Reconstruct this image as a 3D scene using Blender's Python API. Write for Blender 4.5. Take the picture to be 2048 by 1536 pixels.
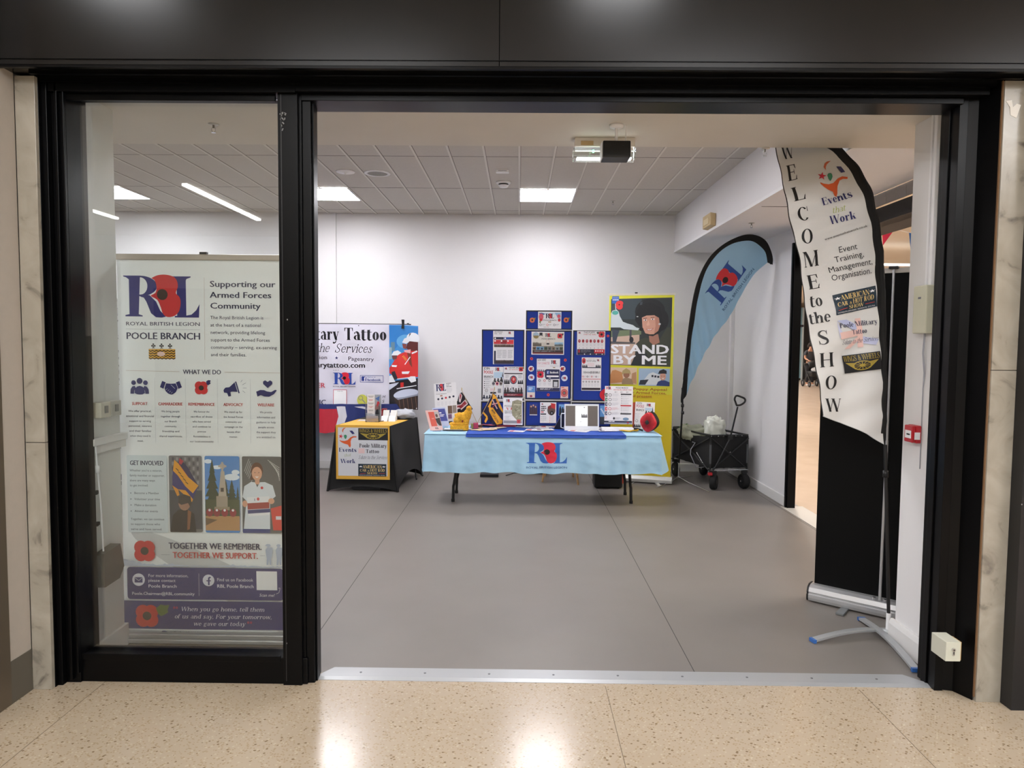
import bpy, bmesh, math, random
from mathutils import Vector, Matrix
from mathutils.geometry import tessellate_polygon
random.seed(7)
SC = bpy.context.scene
COL = SC.collection
for o in list(bpy.data.objects): bpy.data.objects.remove(o)

# ---------------------------------------------------------------- camera
F = 1400.0; CH = 1.60
PIT, YAW, ROL = math.radians(3.2934), math.radians(0.5524), math.radians(0.4971)
fw = Vector((-math.sin(YAW)*math.cos(PIT), math.cos(YAW)*math.cos(PIT), -math.sin(PIT)))
r0 = fw.cross(Vector((0, 0, 1))).normalized(); u0 = r0.cross(fw)
rt = math.cos(ROL)*r0 + math.sin(ROL)*u0; upv = rt.cross(fw)
cam = bpy.data.cameras.new('camera'); co = bpy.data.objects.new('camera', cam); COL.objects.link(co)
cam.sensor_fit = 'HORIZONTAL'; cam.sensor_width = 36.0; cam.lens = 36.0*F/2048.0; cam.clip_end = 200
co.matrix_world = Matrix((( rt.x, upv.x, -fw.x, 0), (rt.y, upv.y, -fw.y, 0), (rt.z, upv.z, -fw.z, CH), (0, 0, 0, 1)))
SC.camera = co
O = Vector((0, 0, CH))
def ray(x, y): return fw + (x-1024)/F*rt - (y-768)/F*upv
def atY(x, y, Y): d = ray(x, y); return O + d*(Y/d.y)
def atZ(x, y, Z=0.0): d = ray(x, y); return O + d*((Z-CH)/d.z)
def atX(x, y, X): d = ray(x, y); return O + d*(X/d.x)
def onplane(x, y, p, n): d = ray(x, y); return O + d*((p-O).dot(n)/d.dot(n))

# ---------------------------------------------------------------- exposure, world
vs = SC.view_settings; vs.view_transform = 'Standard'; vs.look = 'None'; vs.gamma = 1.0; vs.use_curve_mapping = False
vs.exposure = 0.0
w = bpy.data.worlds.new('world'); SC.world = w; w.use_nodes = True
w.node_tree.nodes['Background'].inputs[0].default_value = (.95, .97, 1, 1)
w.node_tree.nodes['Background'].inputs[1].default_value = 0.25
PANEL_E = 38.0      # office ceiling panels
MALL_E = 15.0        # unseen mall panels, added as fill light for the shop front
SIDE_E = 32.0

# ---------------------------------------------------------------- materials
def lin(h):
    h = h.lstrip('#'); c = [int(h[i:i+2], 16)/255 for i in (0, 2, 4)]
    return [x/12.92 if x <= .04045 else ((x+.055)/1.055)**2.4 for x in c]
_m = {}
def M(h, rough=.5, metal=0.0, spec=.5, noise=0, nscale=30, bump=0, bscale=60, name=None, emit=0, coat=0):
    k = (h, rough, metal, spec, noise, nscale, bump, bscale, emit, coat)
    if k in _m: return _m[k]
    m = bpy.data.materials.new(name or ('paint_'+h.strip('#'))); m.use_nodes = True
    nt = m.node_tree; b = nt.nodes['Principled BSDF']
    c = lin(h)+[1]
    b.inputs['Base Color'].default_value = c; b.inputs['Roughness'].default_value = rough
    b.inputs['Metallic'].default_value = metal; b.inputs['Specular IOR Level'].default_value = spec
    if coat: b.inputs['Coat Weight'].default_value = coat; b.inputs['Coat Roughness'].default_value = .08
    tc = None
    if noise or bump: tc = nt.nodes.new('ShaderNodeTexCoord')
    if noise:
        n = nt.nodes.new('ShaderNodeTexNoise'); n.inputs['Scale'].default_value = nscale; n.inputs['Detail'].default_value = 5
        nt.links.new(tc.outputs['Object'], n.inputs['Vector'])
        r = nt.nodes.new('ShaderNodeValToRGB'); r.color_ramp.elements[0].position = .3; r.color_ramp.elements[1].position = .7
        r.color_ramp.elements[0].color = [x*(1-noise) for x in c[:3]]+[1]; r.color_ramp.elements[1].color = [min(1, x*(1+noise)) for x in c[:3]]+[1]
        nt.links.new(n.outputs['Fac'], r.inputs['Fac']); nt.links.new(r.outputs['Color'], b.inputs['Base Color'])
    if bump:
        n = nt.nodes.new('ShaderNodeTexNoise'); n.inputs['Scale'].default_value = bscale; n.inputs['Detail'].default_value = 4
        nt.links.new(tc.outputs['Object'], n.inputs['Vector'])
        bp = nt.nodes.new('ShaderNodeBump'); bp.inputs['Strength'].default_value = bump; bp.inputs['Distance'].default_value = .01
        nt.links.new(n.outputs['Fac'], bp.inputs['Height']); nt.links.new(bp.outputs['Normal'], b.inputs['Normal'])
    if emit:
        b.inputs['Emission Color'].default_value = c; b.inputs['Emission Strength'].default_value = emit
    _m[k] = m; return m

def glass_mat(name, tint, ior=1.5, extra=0.0):
    m = bpy.data.materials.new(name); m.use_nodes = True; nt = m.node_tree
    for n in list(nt.nodes): nt.nodes.remove(n)
    out = nt.nodes.new('ShaderNodeOutputMaterial'); mx = nt.nodes.new('ShaderNodeMixShader')
    t = nt.nodes.new('ShaderNodeBsdfTransparent'); t.inputs[0].default_value = (*tint, 1)
    g = nt.nodes.new('ShaderNodeBsdfGlossy'); g.inputs['Roughness'].default_value = 0.0; g.inputs[0].default_value = (1, 1, 1, 1)
    fr = nt.nodes.new('ShaderNodeFresnel'); fr.inputs['IOR'].default_value = ior
    ad = nt.nodes.new('ShaderNodeMath'); ad.operation = 'ADD'; ad.inputs[1].default_value = extra; ad.use_clamp = True
    nt.links.new(fr.outputs[0], ad.inputs[0]); nt.links.new(ad.outputs[0], mx.inputs[0])
    nt.links.new(t.outputs[0], mx.inputs[1]); nt.links.new(g.outputs[0], mx.inputs[2]); nt.links.new(mx.outputs[0], out.inputs[0])
    return m

# ---------------------------------------------------------------- mesh builder
LOC = {}
class MB:
    def __init__(s): s.v = []; s.f = []; s.m = []; s.sm = []; s.mats = []
    def mi(s, m):
        if m not in s.mats: s.mats.append(m)
        return s.mats.index(m)
    def face(s, pts, m, smooth=False):
        n = len(s.v); s.v += [Vector(p) for p in pts]; s.f.append(tuple(range(n, n+len(pts)))); s.m.append(s.mi(m)); s.sm.append(smooth); return s
    def raw(s, vs_, fs, m, smooth=False):
        n = len(s.v); s.v += [Vector(p) for p in vs_]; k = s.mi(m)
        for f in fs: s.f.append(tuple(i+n for i in f)); s.m.append(k); s.sm.append(smooth)
        return s
    def box(s, x0, y0, z0, x1, y1, z1, m):
        V = [(x, y, z) for x in (x0, x1) for y in (y0, y1) for z in (z0, z1)]
        return s.raw(V, [(0, 1, 3, 2), (4, 6, 7, 5), (0, 4, 5, 1), (2, 3, 7, 6), (0, 2, 6, 4), (1, 5, 7, 3)], m)
    def obox(s, c, sz, m, rz=0, mat=None):
        R = mat or Matrix.Rotation(rz, 3, 'Z'); c = Vector(c)
        V = [c + R @ Vector((x*sz[0]/2, y*sz[1]/2, z*sz[2]/2)) for x in (-1, 1) for y in (-1, 1) for z in (-1, 1)]
        return s.raw(V, [(0, 1, 3, 2), (4, 6, 7, 5), (0, 4, 5, 1), (2, 3, 7, 6), (0, 2, 6, 4), (1, 5, 7, 3)], m)
    def prism(s, pts, d, m, smooth=False):          # closed polygon (3D, planar) extruded by vector d
        n = len(pts); d = Vector(d); P = [Vector(p) for p in pts]; A = P+[p+d for p in P]
        tri = tessellate_polygon([P])
        s.raw(A, [tuple(t) for t in tri]+[tuple(n+i for i in reversed(t)) for t in tri], m)
        return s.raw(A, [(i, (i+1) % n, n+(i+1) % n, n+i) for i in range(n)], m, smooth)
    def tube(s, pts, r, m, n=10, caps=True, closed=False):
        P = [Vector(p) for p in pts]; N = len(P); R = r if isinstance(r, (list, tuple)) else [r]*N
        V = []; prev = None
        for i, p in enumerate(P):
            if closed: t = P[(i+1) % N]-P[i-1]
            else: t = P[min(i+1, N-1)]-P[max(i-1, 0)]
            t = t.normalized() if t.length > 1e-9 else Vector((0, 0, 1))
            if prev is None:
                a = Vector((0, 0, 1)) if abs(t.z) < .9 else Vector((1, 0, 0)); prev = (a-t*a.dot(t)).normalized()
            else:
                prev = (prev-t*prev.dot(t)); prev = prev.normalized() if prev.length > 1e-6 else Vector((1, 0, 0))
            b = t.cross(prev)
            for k in range(n):
                a = 2*math.pi*k/n; V.append(p+(prev*math.cos(a)+b*math.sin(a))*R[i])
        Fs = []
        for i in range(N if closed else N-1):
            j = (i+1) % N
            for k in range(n): Fs.append((i*n+k, i*n+(k+1) % n, j*n+(k+1) % n, j*n+k))
        s.raw(V, Fs, m, True)
        if caps and not closed:
            s.face([V[k] for k in range(n)][::-1], m); s.face([V[(N-1)*n+k] for k in range(n)], m)
        return s
    def cyl(s, a, b, r, m, n=16, r2=None): return s.tube([a, b], [r, r if r2 is None else r2], m, n)
    def lathe(s, prof, c, m, n=24, axis='Z'):
        c = Vector(c); V = []
        for (r, z) in prof:
            for k in range(n):
                a = 2*math.pi*k/n; q = (r*math.cos(a), r*math.sin(a), z)
                if axis == 'Y': q = (q[0], q[2], q[1])
                if axis == 'X': q = (q[2], q[0], q[1])
                V.append(c+Vector(q))
        Fs = [(i*n+k, i*n+(k+1) % n, (i+1)*n+(k+1) % n, (i+1)*n+k) for i in range(len(prof)-1) for k in range(n)]
        return s.raw(V, Fs, m, True)
    def ball(s, c, r, m, n=14, k=8):
        r = r if isinstance(r, (list, tuple)) else (r, r, r); c = Vector(c); V = []
        for i in range(k+1):
            t = math.pi*i/k
            for j in range(n):
                a = 2*math.pi*j/n; V.append(c+Vector((r[0]*math.sin(t)*math.cos(a), r[1]*math.sin(t)*math.sin(a), r[2]*math.cos(t))))
        return s.raw(V, [(i*n+j, (i+1)*n+j, (i+1)*n+(j+1) % n, i*n+(j+1) % n) for i in range(k) for j in range(n)], m, True)
    def sheet(s, fn, nu, nv, m, smooth=True):
        V = [fn(i/nu, j/nv) for j in range(nv+1) for i in range(nu+1)]
        return s.raw(V, [(j*(nu+1)+i, j*(nu+1)+i+1, (j+1)*(nu+1)+i+1, (j+1)*(nu+1)+i) for j in range(nv) for i in range(nu)], m, smooth)
    def build(s, name, parent=None, loc=None, bevel=0, weld=False, solid=0):
        L = LOC[parent.name] if parent else Vector(loc) if loc is not None else Vector((0, 0, 0))
        me = bpy.data.meshes.new(name); me.from_pydata([v-L for v in s.v], [], s.f)
        for m in s.mats: me.materials.append(m)
        me.polygons.foreach_set('material_index', s.m); me.polygons.foreach_set('use_smooth', s.sm)
        if weld:
            bm = bmesh.new(); bm.from_mesh(me); bmesh.ops.remove_doubles(bm, verts=bm.verts, dist=1e-5); bm.to_mesh(me); bm.free()
        me.validate(); me.update()
        o = bpy.data.objects.new(name, me); COL.objects.link(o)
        if parent: o.parent = parent
        else: o.location = L
        LOC[o.name] = L
        if bevel:
            b = o.modifiers.new('bevel', 'BEVEL'); b.width = bevel; b.segments = 2; b.limit_method = 'ANGLE'; b.angle_limit = math.radians(40)
        if solid:
            b = o.modifiers.new('solid', 'SOLIDIFY'); b.thickness = solid
        return o

def tag(o, label=None, cat=None, group=None, kind=None):
    if label: o['label'] = label
    if cat: o['category'] = cat
    if group: o['group'] = group
    if kind: o['kind'] = kind
    return o
def thing(name, label, cat, loc, group=None):
    o = bpy.data.objects.new(name, None); COL.objects.link(o); o.location = Vector(loc); o.empty_display_size = .1
    LOC[o.name] = Vector(loc); return tag(o, label, cat, group)
def struct(mb, name, parent=None, **k):
    o = mb.build(name, parent, **k)
    if not parent: o['kind'] = 'structure'
    return o

# ---------------------------------------------------------------- serif lettering (cap height 1)
def rect(x0, y0, x1, y1): return [(x0, y0), (x1, y0), (x1, y1), (x0, y1)]
def ring(cx, cy, a, b, ia, ib, a0=0, a1=360, n=22):
    out = []
    for i in range(n):
        t0 = math.radians(a0+(a1-a0)*i/n); t1 = math.radians(a0+(a1-a0)*(i+1)/n)
        out.append([(cx+a*math.cos(t0), cy+b*math.sin(t0)), (cx+a*math.cos(t1), cy+b*math.sin(t1)), (cx+ia*math.cos(t1), cy+ib*math.sin(t1)), (cx+ia*math.cos(t0), cy+ib*math.sin(t0))])
    return out
def sweep(pts):         # [(x,y,w)] smooth stroke
    P = []; N = len(pts)
    for i in range(N-1):
        a = pts[max(i-1, 0)]; b = pts[i]; c = pts[i+1]; d = pts[min(i+2, N-1)]
        for k in range(5):
            t = k/5; P.append([.5*(2*b[j]+(c[j]-a[j])*t+(2*a[j]-5*b[j]+4*c[j]-d[j])*t*t+(3*b[j]-3*c[j]+d[j]-a[j])*t**3) for j in range(3)])
    P.append(list(pts[-1])); L = []; R = []
    for i, p in enumerate(P):
        q0 = P[max(i-1, 0)]; q1 = P[min(i+1, len(P)-1)]; dx, dy = q1[0]-q0[0], q1[1]-q0[1]; l = math.hypot(dx, dy) or 1
        nx, ny = -dy/l*p[2]/2, dx/l*p[2]/2; L.append((p[0]+nx, p[1]+ny)); R.append((p[0]-nx, p[1]-ny))
    return [[L[i], L[i+1], R[i+1], R[i]] for i in range(len(P)-1)]
_g = {}
def glyph(ch, T):
    if (ch, T) in _g: return _g[ch, T]
    t = .045; X = .68; s = .06; k = .045
    def st(x, y0=0, y1=1, top=1, bot=1, w=None):
        w = T if w is None else w; o = [rect(x, y0, x+w, y1)]
        if top == 1: o.append(rect(x-s, y1-k, x+w+s, y1))
        if top == 2: o.append([(x-s*1.3, y1-k*1.6), (x+w*.5, y1-k*2.4), (x+w*.5, y1), (x-s*1.3, y1-k*.4)])
        if bot: o.append(rect(x-s, y0, x+w+s, y0+k))
        return o
    def dg(x0, y0, x1, y1, w): return [[(x0, y0), (x0+w, y0), (x1+w, y1), (x1, y1)]]
    def sf(x, y, w): return [rect(x-s, y, x+w+s, y+k)]
    I = T*.5+.02; P = []; W = .6; a = .07
    if ch == 'A': W = .78+T*.6; P = dg(.04, 0, W/2-.05, 1, .06)+dg(W-T-.06, 0, W/2-.05-T*.45, 1, T)+[rect(.16, .3, W-T*1.1, .3+t)]+sf(.03, 0, .06)+sf(W-T-.06, 0, T)
    elif ch in 'BPR':
        W = .56+T; P = st(a); x = a+T
        P += ring(x+.06, .745, .22+T*.45, .255, .22-T*.45, .255-t, -90, 90)+[rect(x, 1-t, x+.07, 1), rect(x, .49, x+.07, .49+t)]
        if ch == 'B': P += ring(x+.08, .27, .24+T*.45, .27, .24-T*.45, .27-t, -90, 90)+[rect(x, 0, x+.09, t), rect(x, .5, x+.09, .5+t)]; W += .06
        if ch == 'R': P += sweep([(x+.1, .5, T*.4), (x+.22, .42, T), (x+.27, .25, T*1.05), (x+.33, .08, T*.8), (x+.45, .02, .05), (x+.5, .05, .03)]); W += .14
    elif ch in 'CG':
        W = .68+T; c = W/2; P = ring(c, .5, c-.03, .52, c-.03-T, .52-t, 42, 318)+[[(W-.1, .66), (W-.05, .66), (W-.05, 1), (W-.09, 1)]]
        if ch == 'G': P += st(W-.06-T, 0, .42, 1, 0)
    elif ch == 'D': W = .66+T; P = st(a)+ring(a+T+.1, .5, W-a-T-.13, .5, W-a-2*T-.13, .5-t, -90, 90)+[rect(a+T, 0, a+T+.1, t), rect(a+T, 1-t, a+T+.1, 1)]
    elif ch in 'EF':
        W = .56+T; P = st(a)+[rect(a, 1-t, W-.04, 1), rect(a, .5, W-.18, .5+t), rect(W-.2, .38, W-.16, .66), [(W-.06, 1), (W-.03, .7), (W-.1, .78), (W-.14, 1)]]
        if ch == 'E': P += [rect(a, 0, W-.02, t), [(W-.06, 0), (W+.0, .32), (W-.06, .25), (W-.14, 0)]]
    elif ch == 'H': W = .6+2*T; P = st(a)+st(W-a-T)+[rect(a, .48, W-a, .48+t)]
    elif ch == 'I': W = T+2*a; P = st(a)
    elif ch == 'J': W = .42+T; P = st(W-a-T, .2, 1, 1, 0)+sweep([(W-a-T/2, .22, T), (W-a-T*.7, .06, T*.7), (.2, .0, .06), (.1, .08, .1)])
    elif ch == 'K': W = .68+T; P = st(a)+dg(a+T, .4, W-.16, 1, .05)+dg(W-T-.06, 0, a+T+.08, .56, T)+sf(W-T-.05, 0, T)+sf(W-.18, 1-k, .06)
    elif ch == 'L': W = .56+T; P = st(a)+[rect(a, 0, W-.02, t), [(W-.06, 0), (W+.0, .36), (W-.06, .28), (W-.16, 0)]]
    elif ch == 'M': W = .74+2*T; P = st(a, w=.05)+st(W-a-T)+dg(W/2-T*.6, 0, a, 1, T)+dg(W/2-.02, 0, W-a-.07, 1, .05)
    elif ch == 'N': W = .66+T; P = st(a, w=.05, bot=1)+st(W-a-.05, w=.05, bot=0)+dg(W-a-T, 0, a, 1, T)
    elif ch in 'OQ': W = .72+T; c = W/2; P = ring(c, .5, c-.03, .52, c-.03-T, .52-t)
    elif ch in 'Ss':
        h = 1 if ch == 'S' else X; W = (.56+T) if ch == 'S' else (.42+T*.8); c = W/2; e = T*1.05
        P = sweep([(W-.1, .76*h, .03), (W-.16, .93*h, t), (c, .98*h, t*1.2), (.16, .86*h, e*.7), (.15, .68*h, e*.8), (c, .5*h, e), (W-.14, .34*h, e*.8), (W-.15, .14*h, e*.7), (c, .02*h, t*1.2), (.14, .07*h, t), (.08, .26*h, .03)])
        P += [rect(.05, 0, .09, .3*h), rect(W-.11, .7*h, W-.07, h)]
    elif ch == 'T': W = .66+T; P = st(W/2-T/2, top=0)+[rect(.04, 1-t, W-.04, 1), [(.04, 1), (.03, .7), (.09, .76), (.15, 1)], [(W-.04, 1), (W-.03, .7), (W-.09, .76), (W-.15, 1)]]
    elif ch == 'U': W = .66+T; P = st(a, .25, 1, 1, 0)+st(W-a-.05, .25, 1, 1, 0, .05)+sweep([(a+T/2, .3, T), (a+T*.7, .1, T*.8), (W/2, .01, .07), (W-a-.06, .12, .06), (W-a-.025, .3, .05)])
    elif ch in 'Vv':
        h = 1 if ch == 'V' else X; W = .68+T if ch == 'V' else .5+T*.8; P = dg(W/2-T*.35, 0, .05, h, T)+dg(W/2-.02, 0, W-.1, h, .055)+sf(.05, h-k, T)+sf(W-.1, h-k, .055)
    elif ch in 'Ww':
        h = 1 if ch == 'W' else X; W = .96+2*T if ch == 'W' else .72+1.6*T; q = W/2
        P = dg(q*.55-T*.3, 0, .04, h, T)+dg(q*.55, 0, q-.03, h, .05)+dg(q*1.45-T*.3, 0, q-T*.5, h, T)+dg(q*1.45, 0, W-.1, h, .05)+sf(.04, h-k, T)+sf(q-T*.5, h-k, T)+sf(W-.1, h-k, .05)
    elif ch in 'Yy':
        if ch == 'Y': W = .66+T; P = dg(W/2-T/2, .42, .04, 1, T)+dg(W/2, .42, W-.1, 1, .05)+st(W/2-T/2, 0, .46, 0, 1)+sf(.04, 1-k, T)+sf(W-.1, 1-k, .05)
        else: W = .5+T*.8; P = dg(W/2-T*.35, 0, .05, X, T)+sweep([(W-.07, X, .05), (W/2+.06, .05, .06), (W/2-.04, -.2, .09), (.1, -.26, .12), (.09, -.17, .12)])+sf(.05, X-k, T)+sf(W-.1, X-k, .055)
    elif ch == 'a': W = .46+T; P = st(W-T-.08, 0, X*.72, 0, 0)+sweep([(.1, X*.78, T*.6), (.2, X*.95, t), (W-T-.1, X*.95, T*.6), (W-T*.5-.08, X*.7, T)])+ring(W-T-.12, X*.3, W-T-.15, X*.3, W-2*T-.1 if W-2*T-.1 > .04 else .04, X*.3-t, 90, 270)+[[(W-.09, 0), (W, 0), (W, k), (W-.09, k*2)]]+[rect(W-T-.12, X*.6-t, W-T, X*.6)]
    elif ch in 'bdpq':
        W = .5+T; c = W-(.05+(W-T-.1)/2) if ch in 'bp' else .05+(W-T-.1)/2+.0
        if ch in 'bp': P = ring(a+T*.6+.17, X/2, .2+T*.4, X/2+.01, .2-T*.5, X/2-t, -90, 90)+[rect(a+T*.5, X-t, a+T*.6+.17, X), rect(a+T*.5, 0, a+T*.6+.17, t)]
        else: P = ring(W-a-T*.6-.17, X/2, .2+T*.4, X/2+.01, .2-T*.5, X/2-t, 90, 270)+[rect(W-a-T*.6-.17, X-t, W-a-T*.5, X), rect(W-a-T*.6-.17, 0, W-a-T*.5, t)]
        if ch == 'b': P += st(a, 0, 1, 2, 0)
        if ch == 'd': P += st(W-a-T, 0, 1, 2, 1)
        if ch == 'p': P += st(a, -.28, X, 2, 1)
        if ch == 'q': P += st(W-a-T, -.28, X, 0, 1)
    elif ch in 'ce': 
        W = .46+T*.8; c = W/2; P = ring(c, X/2, c-.03, X/2+.01, c-.03-T, X/2-t, 45, 320)
        if ch == 'e': P += [rect(c-.1, X*.5, W-.04, X*.5+t)]+ring(c, X/2, c-.03, X/2+.01, c-.03-T*.7, X/2-t, 0, 50, 6)
        else: P += [rect(W-.16, X*.68, W-.05, X*.86)]
    elif ch == 'f': W = .3+T*.8; P = st(a, 0, .8, 0, 1)+sweep([(a+T/2, .78, T), (a+T*.7, .96, T*.7), (W-.02, 1.0, .06), (W+.03, .92, .1)])+[rect(0, X-t, W-.02, X)]
    elif ch == 'g': W = .5+T*.6; P = ring(W/2-.03, X*.66, .14+T*.4, X*.34, .14-T*.3, X*.34-t)+sweep([(W/2-.1, X*.34, .05), (.1, .04, .08), (W/2, .0, T*.7), (W-.08, -.08, T*.6), (W/2, -.26, t), (.08, -.14, T*.4), (.16, .0, .04)])+[rect(W-.16, X-.06, W, X)]
    elif ch in 'hn': W = .52+T*1.3; P = st(a, 0, 1 if ch == 'h' else X, 2, 1)+st(W-a-T, 0, X*.7, 0, 1)+ring((a+T+W-a)/2-T*.2, X*.62, (W-2*a-T)/2+T*.2, X*.38, max((W-2*a-T)/2-T*.8, .03), X*.38-t*1.3, 0, 180)
    elif ch == 'i': W = T+2*a; P = st(a, 0, X, 2, 1)+ring(a+T/2, .87, T*.6, .1, 0, 0, 0, 360, 10)
    elif ch == 'k': W = .5+T; P = st(a, 0, 1, 2, 1)+dg(a+T, .26, W-.14, X, .05)+dg(W-T-.04, 0, a+T+.04, X*.62, T)+sf(W-T-.04, 0, T)+sf(W-.15, X-k, .05)
    elif ch == 'l': W = T+2*a; P = st(a, 0, 1, 2, 1)
    elif ch == 'm': W = .76+T*2; q = (W-a-T-a)/2; P = st(a, 0, X, 2, 1)+st(a+q, 0, X*.7, 0, 1)+st(a+2*q, 0, X*.7, 0, 1)+ring(a+T*.6+q/2, X*.62, q/2+T*.3, X*.38, max(q/2-T*.6, .02), X*.38-t*1.3, 0, 180)+ring(a+T*.6+q*1.5, X*.62, q/2+T*.3, X*.38, max(q/2-T*.6, .02), X*.38-t*1.3, 0, 180)
    elif ch == 'o': W = .48+T*.9; c = W/2; P = ring(c, X/2, c-.03, X/2+.01, c-.03-T, X/2-t)
    elif ch == 'r': W = .4+T*.8; P = st(a, 0, X, 2, 1)+sweep([(a+T*.9, X*.6, .05), (a+T+.08, X*.93, .07), (W-.08, X*.9, .13)])+ring(W-.08, X*.84, .08, .08, 0, 0, 0, 360, 10)
    elif ch == 't': W = .3+T*.9; P = [rect(a, .1, a+T, .84)]+[rect(0, X-t, W-.02, X)]+sweep([(a+T/2, .14, T), (a+T*.8, .03, T*.6), (W-.04, .03, .04), (W, .12, .02)])+[[(a, X-t), (a+T, X-t), (a+T, .9)]]
    elif ch == 'u': W = .52+T*1.2; P = st(a, .15, X, 2, 0)+st(W-a-T, 0, X, 2, 0)+sweep([(a+T/2, .22, T), (a+T*.8, .05, T*.7), (W/2, .02, .07), (W-a-T, .12, .05)])+[rect(W-a-T*.5, 0, W, k)]
    elif ch == '&': W = .8; P = ring(.36, .25, .3, .26, .16, .2, 0, 360)+ring(.38, .76, .2, .24, .09, .19)+dg(.66, 0, .25, .7, .13)+sweep([(.5, .1, .05), (.66, .3, .06), (.72, .5, .05)])+[rect(.62, .48, .8, .53)]
    elif ch == '.': W = .22; P = [rect(.05, 0, .05+max(T, .1), max(T, .1))]
    elif ch == ',': W = .22; P = [rect(.05, 0, .17, .12), [(.17, .1), (.17, 0), (.08, -.14), (.05, -.12), (.11, 0)]]
    elif ch == ' ': W = .36
    _g[ch, T] = (W, P); return W, P

# ---------------------------------------------------------------- flat artwork, y down, mapped on to a surface
_tx = {}
def textmesh(s, bold):
    k = (s, bold)
    if k in _tx: return _tx[k]
    cu = bpy.data.curves.new('t', 'FONT'); cu.body = s; cu.size = 1; cu.resolution_u = 2; cu.offset = bold; cu.fill_mode = 'FRONT'
    o = bpy.data.objects.new('t', cu); COL.objects.link(o); dg = bpy.context.evaluated_depsgraph_get(); dg.update()
    me = bpy.data.meshes.new_from_object(o.evaluated_get(dg)); V = [(v.co.x, v.co.y) for v in me.vertices]; Fc = [tuple(p.vertices) for p in me.polygons]
    bpy.data.objects.remove(o); bpy.data.curves.remove(cu); bpy.data.meshes.remove(me)
    _tx[k] = (V, Fc); return V, Fc
CAPH = None
def caph():
    global CAPH
    if CAPH is None: CAPH = max(v[1] for v in textmesh('H', 0)[0])
    return CAPH
def smooth(P, k=4):
    out = []; N = len(P)
    for i in range(N-1):
        a = P[max(i-1, 0)]; b = P[i]; c = P[i+1]; d = P[min(i+2, N-1)]
        for j in range(k):
            t = j/k; out.append(tuple(.5*(2*b[q]+(c[q]-a[q])*t+(2*a[q]-5*b[q]+4*c[q]-d[q])*t*t+(3*b[q]-3*c[q]+d[q]-a[q])*t**3) for q in (0, 1)))
    return out+[P[-1]]
def smooth3(P, k=4):
    out = []; N = len(P)
    for i in range(N-1):
        a = P[max(i-1, 0)]; b = P[i]; c = P[i+1]; d = P[min(i+2, N-1)]
        for j in range(k): t = j/k; out.append(.5*(2*b+(c-a)*t+(2*a-5*b+4*c-d)*t*t+(3*b-3*c+d-a)*t**3))
    return out+[P[-1]]
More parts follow.
